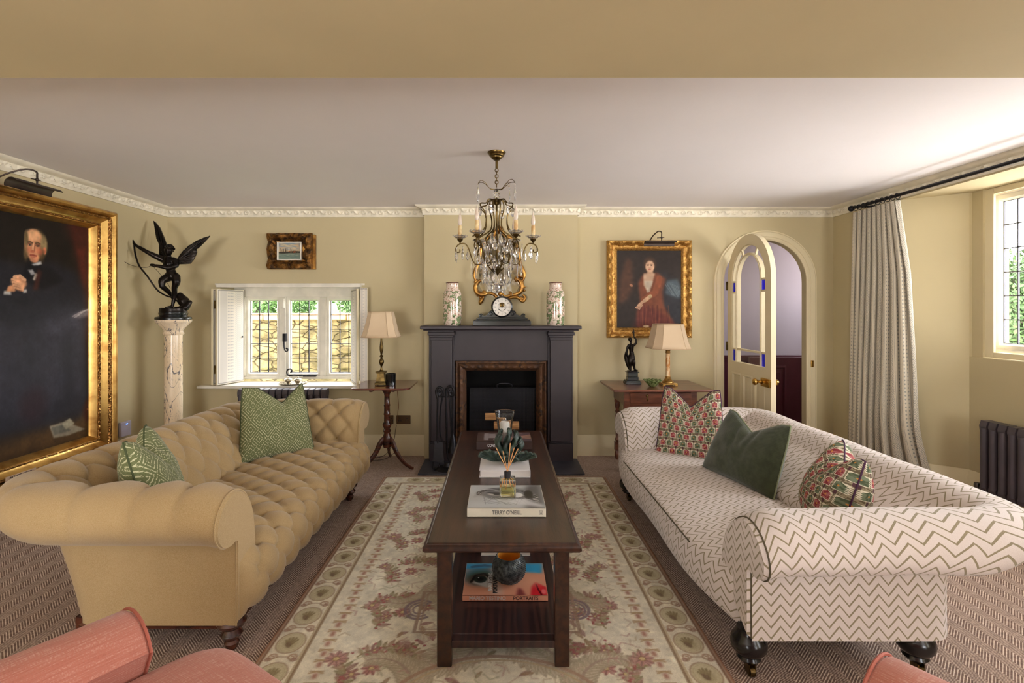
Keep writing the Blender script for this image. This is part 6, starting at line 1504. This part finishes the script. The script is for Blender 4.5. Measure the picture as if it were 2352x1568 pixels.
for px in (1487, 1553):
    X_ = P(px, 0, 4.41)[0]; b = MB(); b.ball((X_, 4.412, .672), .012, 10, 6, (1, .4, 1)); b.lathe([(.0001, -.045), (.006, -.038), (.008, -.028), (.004, -.012), (.003, 0)], X_, 4.402, .668, 10); b.build('drop_handle', M['oldbrass'], dr)
for x, y in ((1.10, 4.45), (1.68, 4.45), (1.11, 4.84), (1.68, 4.84)):
    b = MB(); b.box(x-.024, x+.024, y-.024, y+.024, .54, .712); b.box(x-.024, x+.024, y-.024, y+.024, .09, .17)
    b.lathe([(.012, .17), (.022, .19), (.014, .21), (.018, .30), (.024, .38), (.014, .44), (.022, .455), (.014, .47), (.024, .51), (.022, .54)], x, y, 0, 18); b.lathe([(.014, 0), (.024, .03), (.024, .06), (.014, .09)], x, y, 0, 16); b.build('leg', M['redoak'] if y < 4.6 else M['redoak'], cs)
b = MB(); b.box(1.11, 1.67, 4.437, 4.463, .11, .15); b.box(1.11, 1.67, 4.827, 4.853, .11, .15); b.build('stretcher', M['redoak'], cs)
t = thing('table_lamp', 'onyx column table lamp with cream panelled shade on the oak side table', 'lamp', (1.515, 4.615, .732)); x, y = 1.515, 4.615
M['paleBrass'] = simple('pale_brass', (206, 168, 100), (160, 120, 60), rough=.3, metal=.9, scale=30)
b = MB(); b.box(x-.066, x+.066, y-.066, y+.066, .745, .758)
for sx in (-1, 1):
    for sy in (-1, 1): b.box(x+sx*.055-.012, x+sx*.055+.012, y+sy*.055-.012, y+sy*.055+.012, .733, .746)
b.lathe([(.055, .758), (.052, .768), (.04, .775), (.03, .79), (.022, .80), (.026, .81), (.022, .816)], x, y, 0, 24); b.lathe([(.02, 1.02), (.024, 1.03), (.018, 1.04), (.025, 1.052), (.026, 1.065), (.01, 1.07), (.008, 1.12)], x, y, 0, 20); b.build('brass_mounts', M['paleBrass'], t, bevel=.002)
m = Mt('honey_onyx', .15, spec=.6, Subsurface_Weight=.1); m.base(m.mix(m.noise(14, 5, st=(1, 1, .8), dist=1.5).sm(.35, .65), (232, 206, 160), (196, 132, 70))); MB().lathe([(.021, .816), (.020, .84), (.0185, 1.0), (.019, 1.02)], x, y, 0, 24).build('onyx_column', m.m, t)
shade('lamp_shade', x, y, 1.068, 1.283, .345, .235, M['shade'], t)
t = thing('ruffled_dish', 'small green glazed ruffled dish on the oak side table', 'dish', (1.352, 4.53, .732)); x, y = 1.352, 4.53
m = Mt('green_ruffle_glaze', .2, spec=.6); m.base(m.mix(m.noise(60, 3).sm(.4, .6), (70, 92, 40), (140, 150, 96))); mg = m.m
b = MB(); b.lathe([(.02, 0), (.03, .004), (.045, .02), (.07, .045), (.066, .046), (.04, .026), (.0001, .016)], x, y, .7325, 32)
for k in range(46):
    a = k*2.39996; r_ = .018+.058*(k/46)**.6; b.tube([(x+r_*math.cos(a)+.009*math.cos(q), y+r_*math.sin(a)+.009*math.sin(q), .7325+.030+.030*(r_/.075)+.004*math.sin(q*2)) for q in np.linspace(0, 2*PI, 9)[:-1]], .0026, 5, closed=True)
b.build('dish_body', mg, t)

# ---------------- bronze figures ----------------
def figure(b, s):                              # s = list of (points, radii) limbs
    for pts_, rs in s:
        c = bez(pts_, 5); n = len(c); r_ = np.interp(np.linspace(0, 1, n), np.linspace(0, 1, len(rs)), rs); b.tube(c, list(r_), 12)
        b.ball(c[0], float(r_[0]), 10, 7); b.ball(c[-1], float(r_[-1]), 10, 7)
def remesh(o, vs=.004):
    r_ = o.modifiers.new('fuse', 'REMESH'); r_.mode = 'VOXEL'; r_.voxel_size = vs; r_.use_smooth_shade = True
    s_ = o.modifiers.new('smooth', 'SMOOTH'); s_.iterations = 3; s_.factor = .5
t = thing('bronze_statuette', 'small dark bronze statuette of a robed figure raising a torch on the oak side table', 'statuette', (1.214, 4.697, .733))
def q2(zx, zy, dy=0): return (((zx/3.408+1350)-1452)/250+1.214, 4.697+dy, (881-(480+zy/3.408))/250+.733)
b = MB(); b.box(1.214-.07, 1.214+.07, 4.64, 4.754, .733, .757); b.box(1.214-.062, 1.214+.062, 4.645, 4.749, .757, .77); b.box(1.214-.048, 1.214+.048, 4.655, 4.739, .77, .80); b.box(1.214-.044, 1.214+.044, 4.66, 4.735, .80, .838); b.box(1.214-.055, 1.214+.055, 4.65, 4.745, .838, .847); b.build('plinth', M['blackmarble'], t, bevel=.003)
b = MB(); figure(b, [
 ([q2(338, 1165), q2(342, 1120), q2(340, 1075), q2(338, 1055)], [.022, .019, .026, .012]), ([q2(337, 1045), q2(335, 1035)], [.010, .010]), ([q2(334, 1024), q2(334, 1018)], [.017, .016]),
 ([q2(356, 1068), q2(376, 1050), q2(378, 1022), q2(366, 1005)], [.013, .011, .009, .007]), ([q2(320, 1066), q2(308, 1090), q2(306, 1125), q2(314, 1150)], [.012, .011, .009, .008]),
 ([q2(334, 1160), q2(328, 1195, -.01), q2(332, 1225), q2(335, 1258)], [.024, .018, .014, .010]), ([q2(350, 1160), q2(358, 1200, -.01), q2(362, 1230), q2(370, 1258)], [.022, .017, .013, .009]),
 ([q2(372, 1260), q2(382, 1260, -.03)], [.009, .007]), ([q2(333, 1260), q2(330, 1262, -.03)], [.009, .007]), ([q2(310, 1110, .02), q2(305, 1160, .025), q2(320, 1220, .025), q2(335, 1255, .02)], [.012, .018, .018, .012]), ([q2(345, 1120), q2(345, 1170), q2(343, 1190)], [.02, .032, .03])])
b.ball(q2(332, 1018, .004), .019, 10, 8); b.box(1.172, 1.256, 4.66, 4.735, .847, .856); o = b.build('robed_figure', M['bronze'], t); remesh(o, .0035)
b = MB(); b.tube([q2(365, 1010), q2(360, 975)], [.004, .007], 8); b.lathe([(.008, 0), (.011, .012), (.006, .03), (.0005, .05)], q2(358, 975)[0], 4.697, q2(0, 975)[2], 10); b.build('torch', M['bronze'], t)

CX, CY, CT = -2.868, 4.50, 1.325
m = Mt('veined_marble', .22, spec=.5); nn = m.noise(3.0, 6, st=(2.2, 2.2, .8), dist=1.8); vein = (nn-.5).abs().sm(.0, .02); n2 = m.noise(7, 4, st=(2, 2, .7), dist=2.5); v2 = (n2-.52).abs().sm(0, .012)
m.base(m.mix(vein.mn(v2*.5+.5), (76, 78, 92), m.mix(m.noise(2, 3).sm(.3, .7), (236, 218, 190), (224, 200, 164)))); M['marble'] = m.m
t = thing('marble_column', 'tall veined cream marble pedestal column in the left corner', 'pedestal', (CX, CY, 0))
MB().lathe([(.066, .1), (.070, .14), (.0715, .6), (.071, 1.17), (.070, 1.19)], CX, CY, 0, 40).build('shaft', M['marble'], t)
MB().lathe([(.070, 1.19), (.080, 1.195), (.084, 1.205), (.078, 1.214), (.074, 1.225), (.082, 1.24), (.098, 1.262), (.116, 1.28), (.12, 1.288), (.135, 1.30), (.142, 1.31), (.143, 1.325)], CX, CY, 0, 40).build('capital', M['marble'], t)
b = MB(); b.lathe([(.12, .03), (.13, .05), (.115, .065), (.09, .07), (.10, .09), (.08, .10), (.066, .11)], CX, CY, 0, 40); b.box(CX-.14, CX+.14, CY-.14, CY+.14, 0, .035); b.build('base', M['marble'], t)
t = thing('winged_archer_statue', 'dark bronze winged boy archer drawing a bow on top of the marble column', 'statue', (CX, CY, CT))
MB().lathe([(.140, 0), (.142, .012), (.138, .022), (.115, .028), (.105, .035), (.112, .048), (.112, .06), (.10, .068)], CX, CY, CT+.001, 36).build('marble_socle', M['blackmarble'], t)
MB().lathe([(.106, .066), (.108, .072), (.106, .098), (.10, .104), (.0001, .104)], CX, CY, CT, 36).build('bronze_base', M['bronze'], t)
def q1(zx, zy, dy=0): return ((zx/3.92-398)/261.3+CX, CY+dy, (735-(330+zy/3.92))/261.3+CT)
b = MB(); figure(b, [
 ([q1(1548, 1195), q1(1535, 1140), q1(1522, 1090), q1(1515, 1050)], [.046, .036, .050, .040]), ([q1(1520, 1040), q1(1522, 1010, -.01)], [.022, .020]), ([q1(1525, 985, -.015), q1(1527, 965, -.015)], [.030, .034]),
 ([q1(1470, 1050), q1(1410, 1015, -.03), q1(1360, 985, -.05), q1(1305, 950, -.06), q1(1262, 925, -.06)], [.028, .024, .018, .016, .011]), ([q1(1262, 925, -.06), q1(1245, 905, -.06)], [.014, .010]),
 ([q1(1575, 1060), q1(1590, 1100, -.01), q1(1545, 1128, -.05)], [.028, .022, .019]), ([q1(1545, 1128, -.05), q1(1490, 1115, -.07), q1(1435, 1105, -.08)], [.019, .016, .011]), ([q1(1435, 1105, -.08), q1(1418, 1102, -.08)], [.015, .013]),
 ([q1(1515, 1205), q1(1488, 1240, -.04), q1(1490, 1290, -.05)], [.040, .032, .022]), ([q1(1490, 1290, -.05), q1(1508, 1330, 0), q1(1518, 1380, .05)], [.022, .021, .012]), ([q1(1518, 1385, .05), q1(1530, 1395, .03)], [.012, .010]),
 ([q1(1578, 1205), q1(1592, 1250, -.01), q1(1575, 1300, -.01)], [.040, .033, .023]), ([q1(1575, 1300, -.01), q1(1562, 1380, .01), q1(1550, 1460, 0)], [.023, .021, .012]), ([q1(1550, 1470, 0), q1(1525, 1480, -.05)], [.013, .009]),
 ([q1(1500, 1050), q1(1560, 1055)], [.03, .03]), ([q1(1515, 1195), q1(1580, 1200)], [.035, .035])])
o = b.build('boy_figure', M['bronze'], t); remesh(o)
b = MB()
for k in range(26):
    a = rng.random()*2*PI; e = rng.random()*1.9-.4; c_ = q1(1527, 962, -.01); b.ball((c_[0]+.034*math.cos(a)*math.cos(e), c_[1]+.030*math.sin(a)*math.cos(e)+.008, c_[2]+.034*math.sin(e)+.006), .013, 7, 5)
b.build('curly_hair', M['bronze'], t)
b = MB(); figure(b, [([q1(1600, 1370, .03), q1(1625, 1420, .04), q1(1655, 1470, .03)], [.030, .05, .035]), ([q1(1690, 1430, .03), q1(1660, 1480, .01), q1(1640, 1490, 0)], [.02, .03, .025]), ([q1(1580, 1490, 0), q1(1640, 1495, .02)], [.02, .03])])
o = b.build('rock', M['bronze'], t); remesh(o, .006)
def wing(root, out, dy):
    b = MB(); pts_ = [q1(*p) for p in out]; n = len(pts_); cy_ = CY+.04
    def yy(p, s): u_ = math.hypot(p[0]-q1(*root)[0], p[2]-q1(*root)[2]); return cy_+dy*u_+s*.006
    v = [(p[0], yy(p, -1), p[2]) for p in pts_]+[(p[0], yy(p, 1), p[2]) for p in pts_]
    c0 = q1(*root); v += [(sum(p[0] for p in pts_)/n, cy_+dy*.12-.016, sum(p[2] for p in pts_)/n), (sum(p[0] for p in pts_)/n, cy_+dy*.12+.016, sum(p[2] for p in pts_)/n)]
    f = [(i, (i+1) % n, 2*n) for i in range(n)]+[((i+1) % n+n, i+n, 2*n+1) for i in range(n)]+[(i, (i+1) % n, (i+1) % n+n, i+n) for i in range(n)]
    b.add(v, f)
    for k in range(n-2):           # feather quills
        if k % 1 == 0: p = pts_[(k+1) % n]; b.tube([(c0[0], cy_-.012, c0[2]), ((c0[0]+p[0])/2, cy_+dy*.1-.018, (c0[2]+p[2])/2), (p[0], yy(p, -1), p[2])], [.006, .0075, .003], 6)
    b.build('wing', M['bronze'], t, smooth=60)
wing((1480, 1030), [(1475, 1060), (1440, 1065), (1400, 1040), (1388, 1000), (1392, 960), (1385, 925), (1395, 900), (1375, 850), (1350, 800), (1310, 730), (1275, 672), (1300, 690), (1350, 740), (1400, 820), (1435, 880), (1465, 940), (1490, 1000)], .30)
wing((1575, 1050), [(1560, 1080), (1600, 1085), (1640, 1082), (1675, 1078), (1700, 1045), (1715, 1010), (1728, 975), (1722, 945), (1750, 920), (1790, 870), (1828, 818), (1780, 835), (1720, 865), (1660, 910), (1620, 955), (1590, 1000), (1570, 1040)], .20)
b = MB(); b.tube(bez([q1(1240, 878, -.06), q1(1250, 925, -.06), q1(1268, 1010, -.07), q1(1310, 1110, -.08), q1(1380, 1200, -.08), q1(1415, 1270, -.06), q1(1450, 1330, -.04), q1(1505, 1372, -.02), q1(1570, 1400, .0), q1(1640, 1485, .02)], 5), [.004]+[.007]*44+[.004], 7)
b.build('bow', M['bronze'], t)
b = MB(); b.tube(bez([q1(1170, 1052, -.09), q1(1210, 1090, -.09), q1(1290, 1118, -.09), q1(1370, 1125, -.08), q1(1420, 1108, -.08), q1(1450, 1140, -.07), q1(1480, 1180, -.06), q1(1530, 1270, -.03), q1(1545, 1310, -.02)], 5), .0018, 5); b.build('bowstring', M['bronze'], t)

# ---------------- radiators ----------------
M['radpaint'] = simple('graphite_radiator_paint', (78, 70, 76), (70, 63, 68), rough=.42)
def radiator(label, T, n, pitch, hgt, dep, zf, x0, cols=3):
    t = thing('column_radiator', label, 'radiator', T(x0+n*pitch/2, 0, 0))
    base = t.location.copy(); proto = None
    for i in range(n):
        a = x0+pitch*(i+.5)
        b = MB(); w_ = pitch*.40
        ends = i in (0, n-1)
        for k in range(cols):
            d = -dep/2+dep*(k+.5)/cols
            b.tube([T(a, d, zf+.05), T(a, d, hgt-.05)], w_, 10, flat=1.0)
        prof_ = [(-dep/2+.008, zf+.03), (-dep/2, zf+.05), (-dep/2, hgt-.045), (-dep/2+.012, hgt-.012), (-dep/2+.03, hgt), (dep/2-.03, hgt), (dep/2-.012, hgt-.012), (dep/2, hgt-.045), (dep/2, zf+.05), (dep/2-.008, zf+.03)]
        for z0, z1 in ((hgt-.07, hgt), (zf+.02, zf+.08)):
            b.prism([(-dep/2+.006, z0), (dep/2-.006, z0), (dep/2-.002, (z0+z1)/2), (dep/2-.014, z1), (-dep/2+.014, z1), (-dep/2+.002, (z0+z1)/2)], a-w_, a+w_, lambda c, z, s_: T(s_, c, z))
        if ends:
            for d in (-dep/2+.015, dep/2-.015): b.tube([T(a, d, zf+.04), T(a, d, .0)], [w_*.8, w_*.5], 8)
        b.build('section', M['radpaint'], t, smooth=50)
    return t
Tr = lambda a, d, z: (3.43+d, 3.62-a, z)
rt = radiator('graphite column radiator under the bay window at the right edge', Tr, 22, .066, .632, .10, .115, 0)
b = MB(); b.tube([(3.43, 3.677, 0), (3.43, 3.677, .07)], .008, 10); b.build('copper_pipe', simple('copper_pipe', (190, 104, 66), rough=.3, metal=1), rt)
b = MB(); b.lathe([(.012, 0), (.018, .005), (.018, .03), (.013, .035), (.013, .05), (.02, .055), (.021, .085), (.018, .10), (.0001, .102)], 3.43, 3.677, .07, 16); b.tube([(3.43, 3.677, .13), (3.43, 3.61, .13)], .012, 10); b.build('valve', simple('pewter_valve', (120, 116, 112), rough=.3, metal=1), rt)
Tl = lambda a, d, z: (-2.46+a, 4.83+d, z)
radiator('graphite column radiator under the small back window behind the mustard sofa', Tl, 14, .060, .668, .10, .12, 0)

# ---------------- curtain and rod ----------------
m = Mt('patterned_linen', .92, spec=.2, Sheen_Weight=.15); u, v, _ = m.xyz('UV')
per = .34; s_ = (u/per).fract(); seg = lambda a, b_: s_.gt(a)*s_.lt(b_)
dia = ((v/.085).tri()*1.0+((s_-.13)/.13).abs()*1.0); l1 = (dia*3.5).fract().lt(.42)*seg(.0, .26)
dots = (((u/.022).fract()-.5).m('POWER', 2)+((v/.030).fract()-.5).m('POWER', 2)).lt(.05)*(seg(.32, .42)+seg(.78, .90))
chev = ((v+(u/.03).tri()*.014)/.011).fract().lt(.45)*seg(.46, .62)
lines = ((u/.007).fract()).lt(.35)*(seg(.27, .30)+seg(.43, .455)+seg(.64, .67)+seg(.74, .765)+seg(.92, .94))
spk = m.noise(260, 1, 'UV').gt(.56)*seg(.67, .74)
k_ = (l1+dots+chev+lines+spk).mn(1)*(m.noise(90, 2, 'UV').sm(.25, .5)*.5+.5)
m.base(m.mix(k_, m.mix(m.noise(200, 2, 'UV').sm(.3, .7), (210, 200, 180), (200, 190, 170)), (146, 145, 138))); M['curtain'] = m.m
t = thing('curtain', 'full-length patterned linen curtain at the left end of the bay', 'curtain', (3.15, 4.25, 0))
nF = 9
def cur(U, V):                                  # V: 0 floor .. 1 top
    z = .012+V*2.255
    k = 1-V; lx = 3.105+.055*np.clip(k/.25, 0, 1)+.06*k+.14*np.clip((k-.75)/.25, 0, 1)**1.6
    rx = 3.12+.0*V; ry = 4.495+.05*k; ly = 3.995-.05*k
    W = U; x = rx+(lx-rx)*W**2.2; y = ry+(ly-ry)*W
    ph = 2*PI*nF*(W+.02*np.sin(3*V+4*W)+.03*k*W); amp = .030*(1-.3*V)+.02*k*W
    x = x-amp*np.sin(ph)*(1-.0*W)-.03*k*np.sin(PI*W); y = y+.012*np.sin(2*ph)
    x = x-.02*np.exp(-((W-.72)/.07)**2)*k*2
    return x, y, z
b = MB(); b.grid(cur, 240, 70, uvs=lambda U, V: (1.65*U+.1, 2.27*V)); o = b.build('curtain_fabric', M['curtain'], t, smooth=80); s2 = o.modifiers.new('thickness', 'SOLIDIFY'); s2.thickness = .003
t = thing('curtain_rod', 'black iron curtain rod running along the bay under the cornice', 'curtain rod', (3.11, 3.0, 2.28))
b = MB(); b.tube([(3.11, 4.52, 2.306), (3.11, 1.2, 2.306)], .0125, 12); b.build('rod', M['blackiron'], t)
for y in (4.53, 1.19): MB().ball((3.11, y, 2.306), .026, 14, 10).build('finial', M['blackiron'], t)
for y in (4.44, 2.9, 1.35): b = MB(); b.tube([(3.11, y, 2.306), (3.24, y, 2.306)], .009, 8); b.box(3.232, 3.243, y-.02, y+.02, 2.27, 2.34); b.build('bracket', M['blackiron'], t)
for k in range(10):
    y = 4.48-.053*k; c = [(3.11+.020*math.cos(q), y+.004*math.sin(q), 2.300+.022*math.sin(q)) for q in np.linspace(0, 2*PI, 17)[:-1]]; MB().tube(c, .0028, 6, closed=True).build('ring', M['blackiron'], t)

# ---------------- shutters ----------------
m = Mt('studded_linen', .9, spec=.2); u, v, _ = m.xyz('UV')
s_ = u/.30; ed = (u.mn(.30-u)).mn(v.mn(.92-v)); band = lambda a, b_: s_.gt(a)*s_.lt(b_)
d1 = ((u/.03).tri()+(v/.05).tri()); l1 = (d1*3).fract().lt(.4)*band(.1, .36); l2 = ((v+(u/.06).tri()*.04)/.02).fract().lt(.35)*band(.66, .95); l3 = (((u/.018).fract()-.5).m('POWER', 2)+((v/.03).fract()-.5).m('POWER', 2)).lt(.05)*band(.38, .62)
k_ = (l1+l2*.7+l3).mn(1); stud = (ed-.010).abs().lt(.0032)*(((u+v)/.011).fract().lt(.6))
m.base(m.mix(stud, m.mix(k_, (226, 218, 204), (178, 176, 174)), (44, 40, 40))); M['studded'] = m.m
def shutter(label, leaves, knob):
    t = thing('window_shutter', label, 'shutter', (leaves[0][0][0], leaves[0][0][1], .69))
    for k, (p0, p1, z0, z1) in enumerate(leaves):
        d = Vector((p1[0]-p0[0], p1[1]-p0[1], 0)); L = d.length; d.normalize(); n_ = Vector((d.y, -d.x, 0))
        T_ = lambda a, z, q: tuple(Vector((p0[0], p0[1], 0))+d*a+n_*q+Vector((0, 0, z)))
        MB().box(0, L, z0, z1, 0, .022, lambda a, z, q: T_(a, z, q)).build('leaf', M['trim'], t, bevel=.002)
        for q in (.0225, -.0005):
            b = MB(); b.add([T_(.003, z0+.003, q), T_(L-.003, z0+.003, q), T_(L-.003, z1-.003, q), T_(.003, z1-.003, q)], [(0, 1, 2, 3)], [(0, 0), (.30, 0), (.30, .92), (0, .92)]); b.build('fabric_covering', M['studded'], t, flipfix=False)
        if k == 0:
            for z in (z0+.15, z1-.15): MB().box(-.008, .01, z-.04, z+.04, -.004, .004, lambda a, zz, q: T_(a, zz, q)).build('hinge', M['oldbrass'], t)
    MB().ball(knob, .009, 10, 6).build('knob', M['blackiron'], t)
    return t
shutter('left patterned fabric shutter folded open beside the small back window', [((-2.715, 4.885), (-2.615, 5.205), .692, 1.612), ((-2.765, 4.90), (-2.70, 5.19), .692, 1.612)], (-2.60, 5.17, 1.14))
shutter('right patterned fabric shutter folded open beside the small back window', [((-1.49, 5.20), (-1.345, 4.885), .692, 1.612), ((-1.335, 4.90), (-1.262, 4.905), .692, 1.625)], (-1.515, 5.16, 1.14))
b = MB(); b.box(-1.268, -1.256, 4.89, 4.93, .69, 1.63); 

# window sill things
sv = simple('silver_plate', (216, 208, 190), (170, 158, 132), rough=.25, metal=.85, scale=40)
x, y = P(675, 0, 5.05)[0], 5.03
t = thing('silver_tray', 'small ornate silver tray on the back window sill', 'tray', (x, y, .684))
MB().lathe([(.06, .0), (.10, .003), (.125, .010), (.128, .012), (.10, .006), (.0001, .005)], x, y, .6845, 36).build('dish', sv, t)
b = MB()
for k in range(26): a = 2*PI*k/26; b.ball((x+.126*math.cos(a), y+.126*math.sin(a), .696), .006, 6, 4)
b.build('beaded_rim', sv, t)
for dx, lb in ((-.047, 'left lidded silver pot on the tray on the window sill'), (.047, 'right lidded silver pot on the tray on the window sill')):
    t = thing('lidded_pot', lb, 'pot', (x+dx, y, .692), 'lidded silver pots on the window sill tray')
    MB().lathe([(.018, 0), (.02, .003), (.033, .018), (.037, .03), (.035, .036), (.0001, .036)], 0, 0, 0, 24).build('pot_body', sv, t, W=False)
    MB().lathe([(.037, .036), (.033, .042), (.018, .050), (.005, .053), (.004, .058), (.008, .062), (.0001, .068)], 0, 0, 0, 24).build('lid', sv, t, W=False)

# ---------------- arched glazed door, standing open ----------------
t = thing('arched_door', 'cream arched glazed door with blue corner panes, standing open on the right', 'door', (2.22, 4.55, 0))
TD = lambda a, z, d: (2.20-d, 4.945-a, z)
def ribbon(b, A, B, d0, d1, T):
    n = len(A); v = [T(p[0], p[1], d0) for p in A]+[T(p[0], p[1], d0) for p in B]+[T(p[0], p[1], d1) for p in A]+[T(p[0], p[1], d1) for p in B]
    f = []
    for i in range(n-1): f += [(i, i+1, n+i+1, n+i), (2*n+i, 3*n+i, 3*n+i+1, 2*n+i+1), (i, 2*n+i, 2*n+i+1, i+1), (n+i, n+i+1, 3*n+i+1, 3*n+i)]
    f += [(0, n, 3*n, 2*n), (n-1, 3*n-1, 4*n-1, 2*n-1)]; b.add(v, f)
def archpath(hw, zb, zs=1.687, ac=.395): return [(ac-hw, zb)]+[(ac+hw*math.cos(R(q)), zs+hw*math.sin(R(q))) for q in range(180, -1, -6)]+[(ac+hw, zb)]
b = MB(); ribbon(b, archpath(.395, .93), archpath(.305, .93), 0, -.042, TD); ribbon(b, archpath(.305, .93), archpath(.298, .93), -.008, -.034, TD)
for a0, a1 in ((0, .09), (.275, .305), (.485, .515), (.70, .79)): b.box(a0, a1, .16, .83, -.042, 0, TD)
b.box(0, .79, .012, .16, -.042, 0, TD); b.box(0, .79, .83, .93, -.042, 0, TD); b.box(.092, .698, .162, .828, -.030, -.0125, TD)
b.build('door_frame', M['trim'], t, smooth=25)
b = MB()
for a0, a1 in ((.09, .275), (.305, .485), (.515, .70)):
    b.frame(a0, a1, .16, .83, [(0, 0), (.006, .004), (.014, .004), (.02, -.008), (.024, -.012), (.045, -.012), (.06, -.005), (.065, -.005)], TD)
    b.box(a0+.064, a1-.064, .224, .766, -.02, -.005, TD)
b.build('fielded_panels', M['trim'], t)
b = MB(); ribbon(b, archpath(.232, .93), archpath(.212, .93), -.006, -.036, TD); ribbon(b, archpath(.226, .93), archpath(.218, .93), .002, -.044, TD)
b.box(.085, .705, 1.040, 1.056, -.036, -.006, TD)
for z in (1.573, 1.673):
    for a0, a1 in ((.088, .168), (.622, .702)): b.box(a0, a1, z-.008, z+.008, -.036, -.006, TD)
for q in (62, 118):
    c_, s2 = math.cos(R(q)), math.sin(R(q)); b.tube([TD(.395+.225*c_, 1.687+.225*s2, -.021), TD(.395+.31*c_, 1.687+.31*s2, -.021)], .011, 4)
b.build('glazing_bars', M['trim'], t, smooth=25)
out = archpath(.30, .93); b = MB(); b.prism(out, -.019, -.023, TD); b.build('clear_glass', M['glass'], t)
for a0, a1 in ((.092, .165), (.625, .70)):
    for z0, z1 in ((.935, 1.04), (1.58, 1.666)): MB().box(a0, a1, z0, z1, -.018, -.012, TD).build('blue_pane', M['blueglass'], t, label='deep blue glass corner pane')
b = MB(); b.box(.655, .79, .775, .845, 0, .016, TD); b.lathe([(.014, .016), (.02, .02), (.010, .026), (.010, .045), (.022, .052), (.028, .065), (.024, .08), (.0001, .086)], 0, 0, 0, 24, lambda x, y, z: TD(.665+x, .81+y, z)); b.box(.765, .795, .79, .83, 0, .020, TD)
b.build('lock_and_knob', M['brass'], t, bevel=.002)
b = MB(); b.lathe([(.02, .0), (.010, .008), (.010, .03), (.026, .045), (.024, .06), (.0001, .066)], 0, 0, 0, 24, lambda x, y, z: (2.242+z, 4.945-.70+x, .81+y)); b.build('knob', M['brass'], t)
for z in (1.60, 1.02, .25): MB().box(-.012, .006, z, z+.085, -.012, .012, TD).build('hinge', M['oldbrass'], t, bevel=.002)
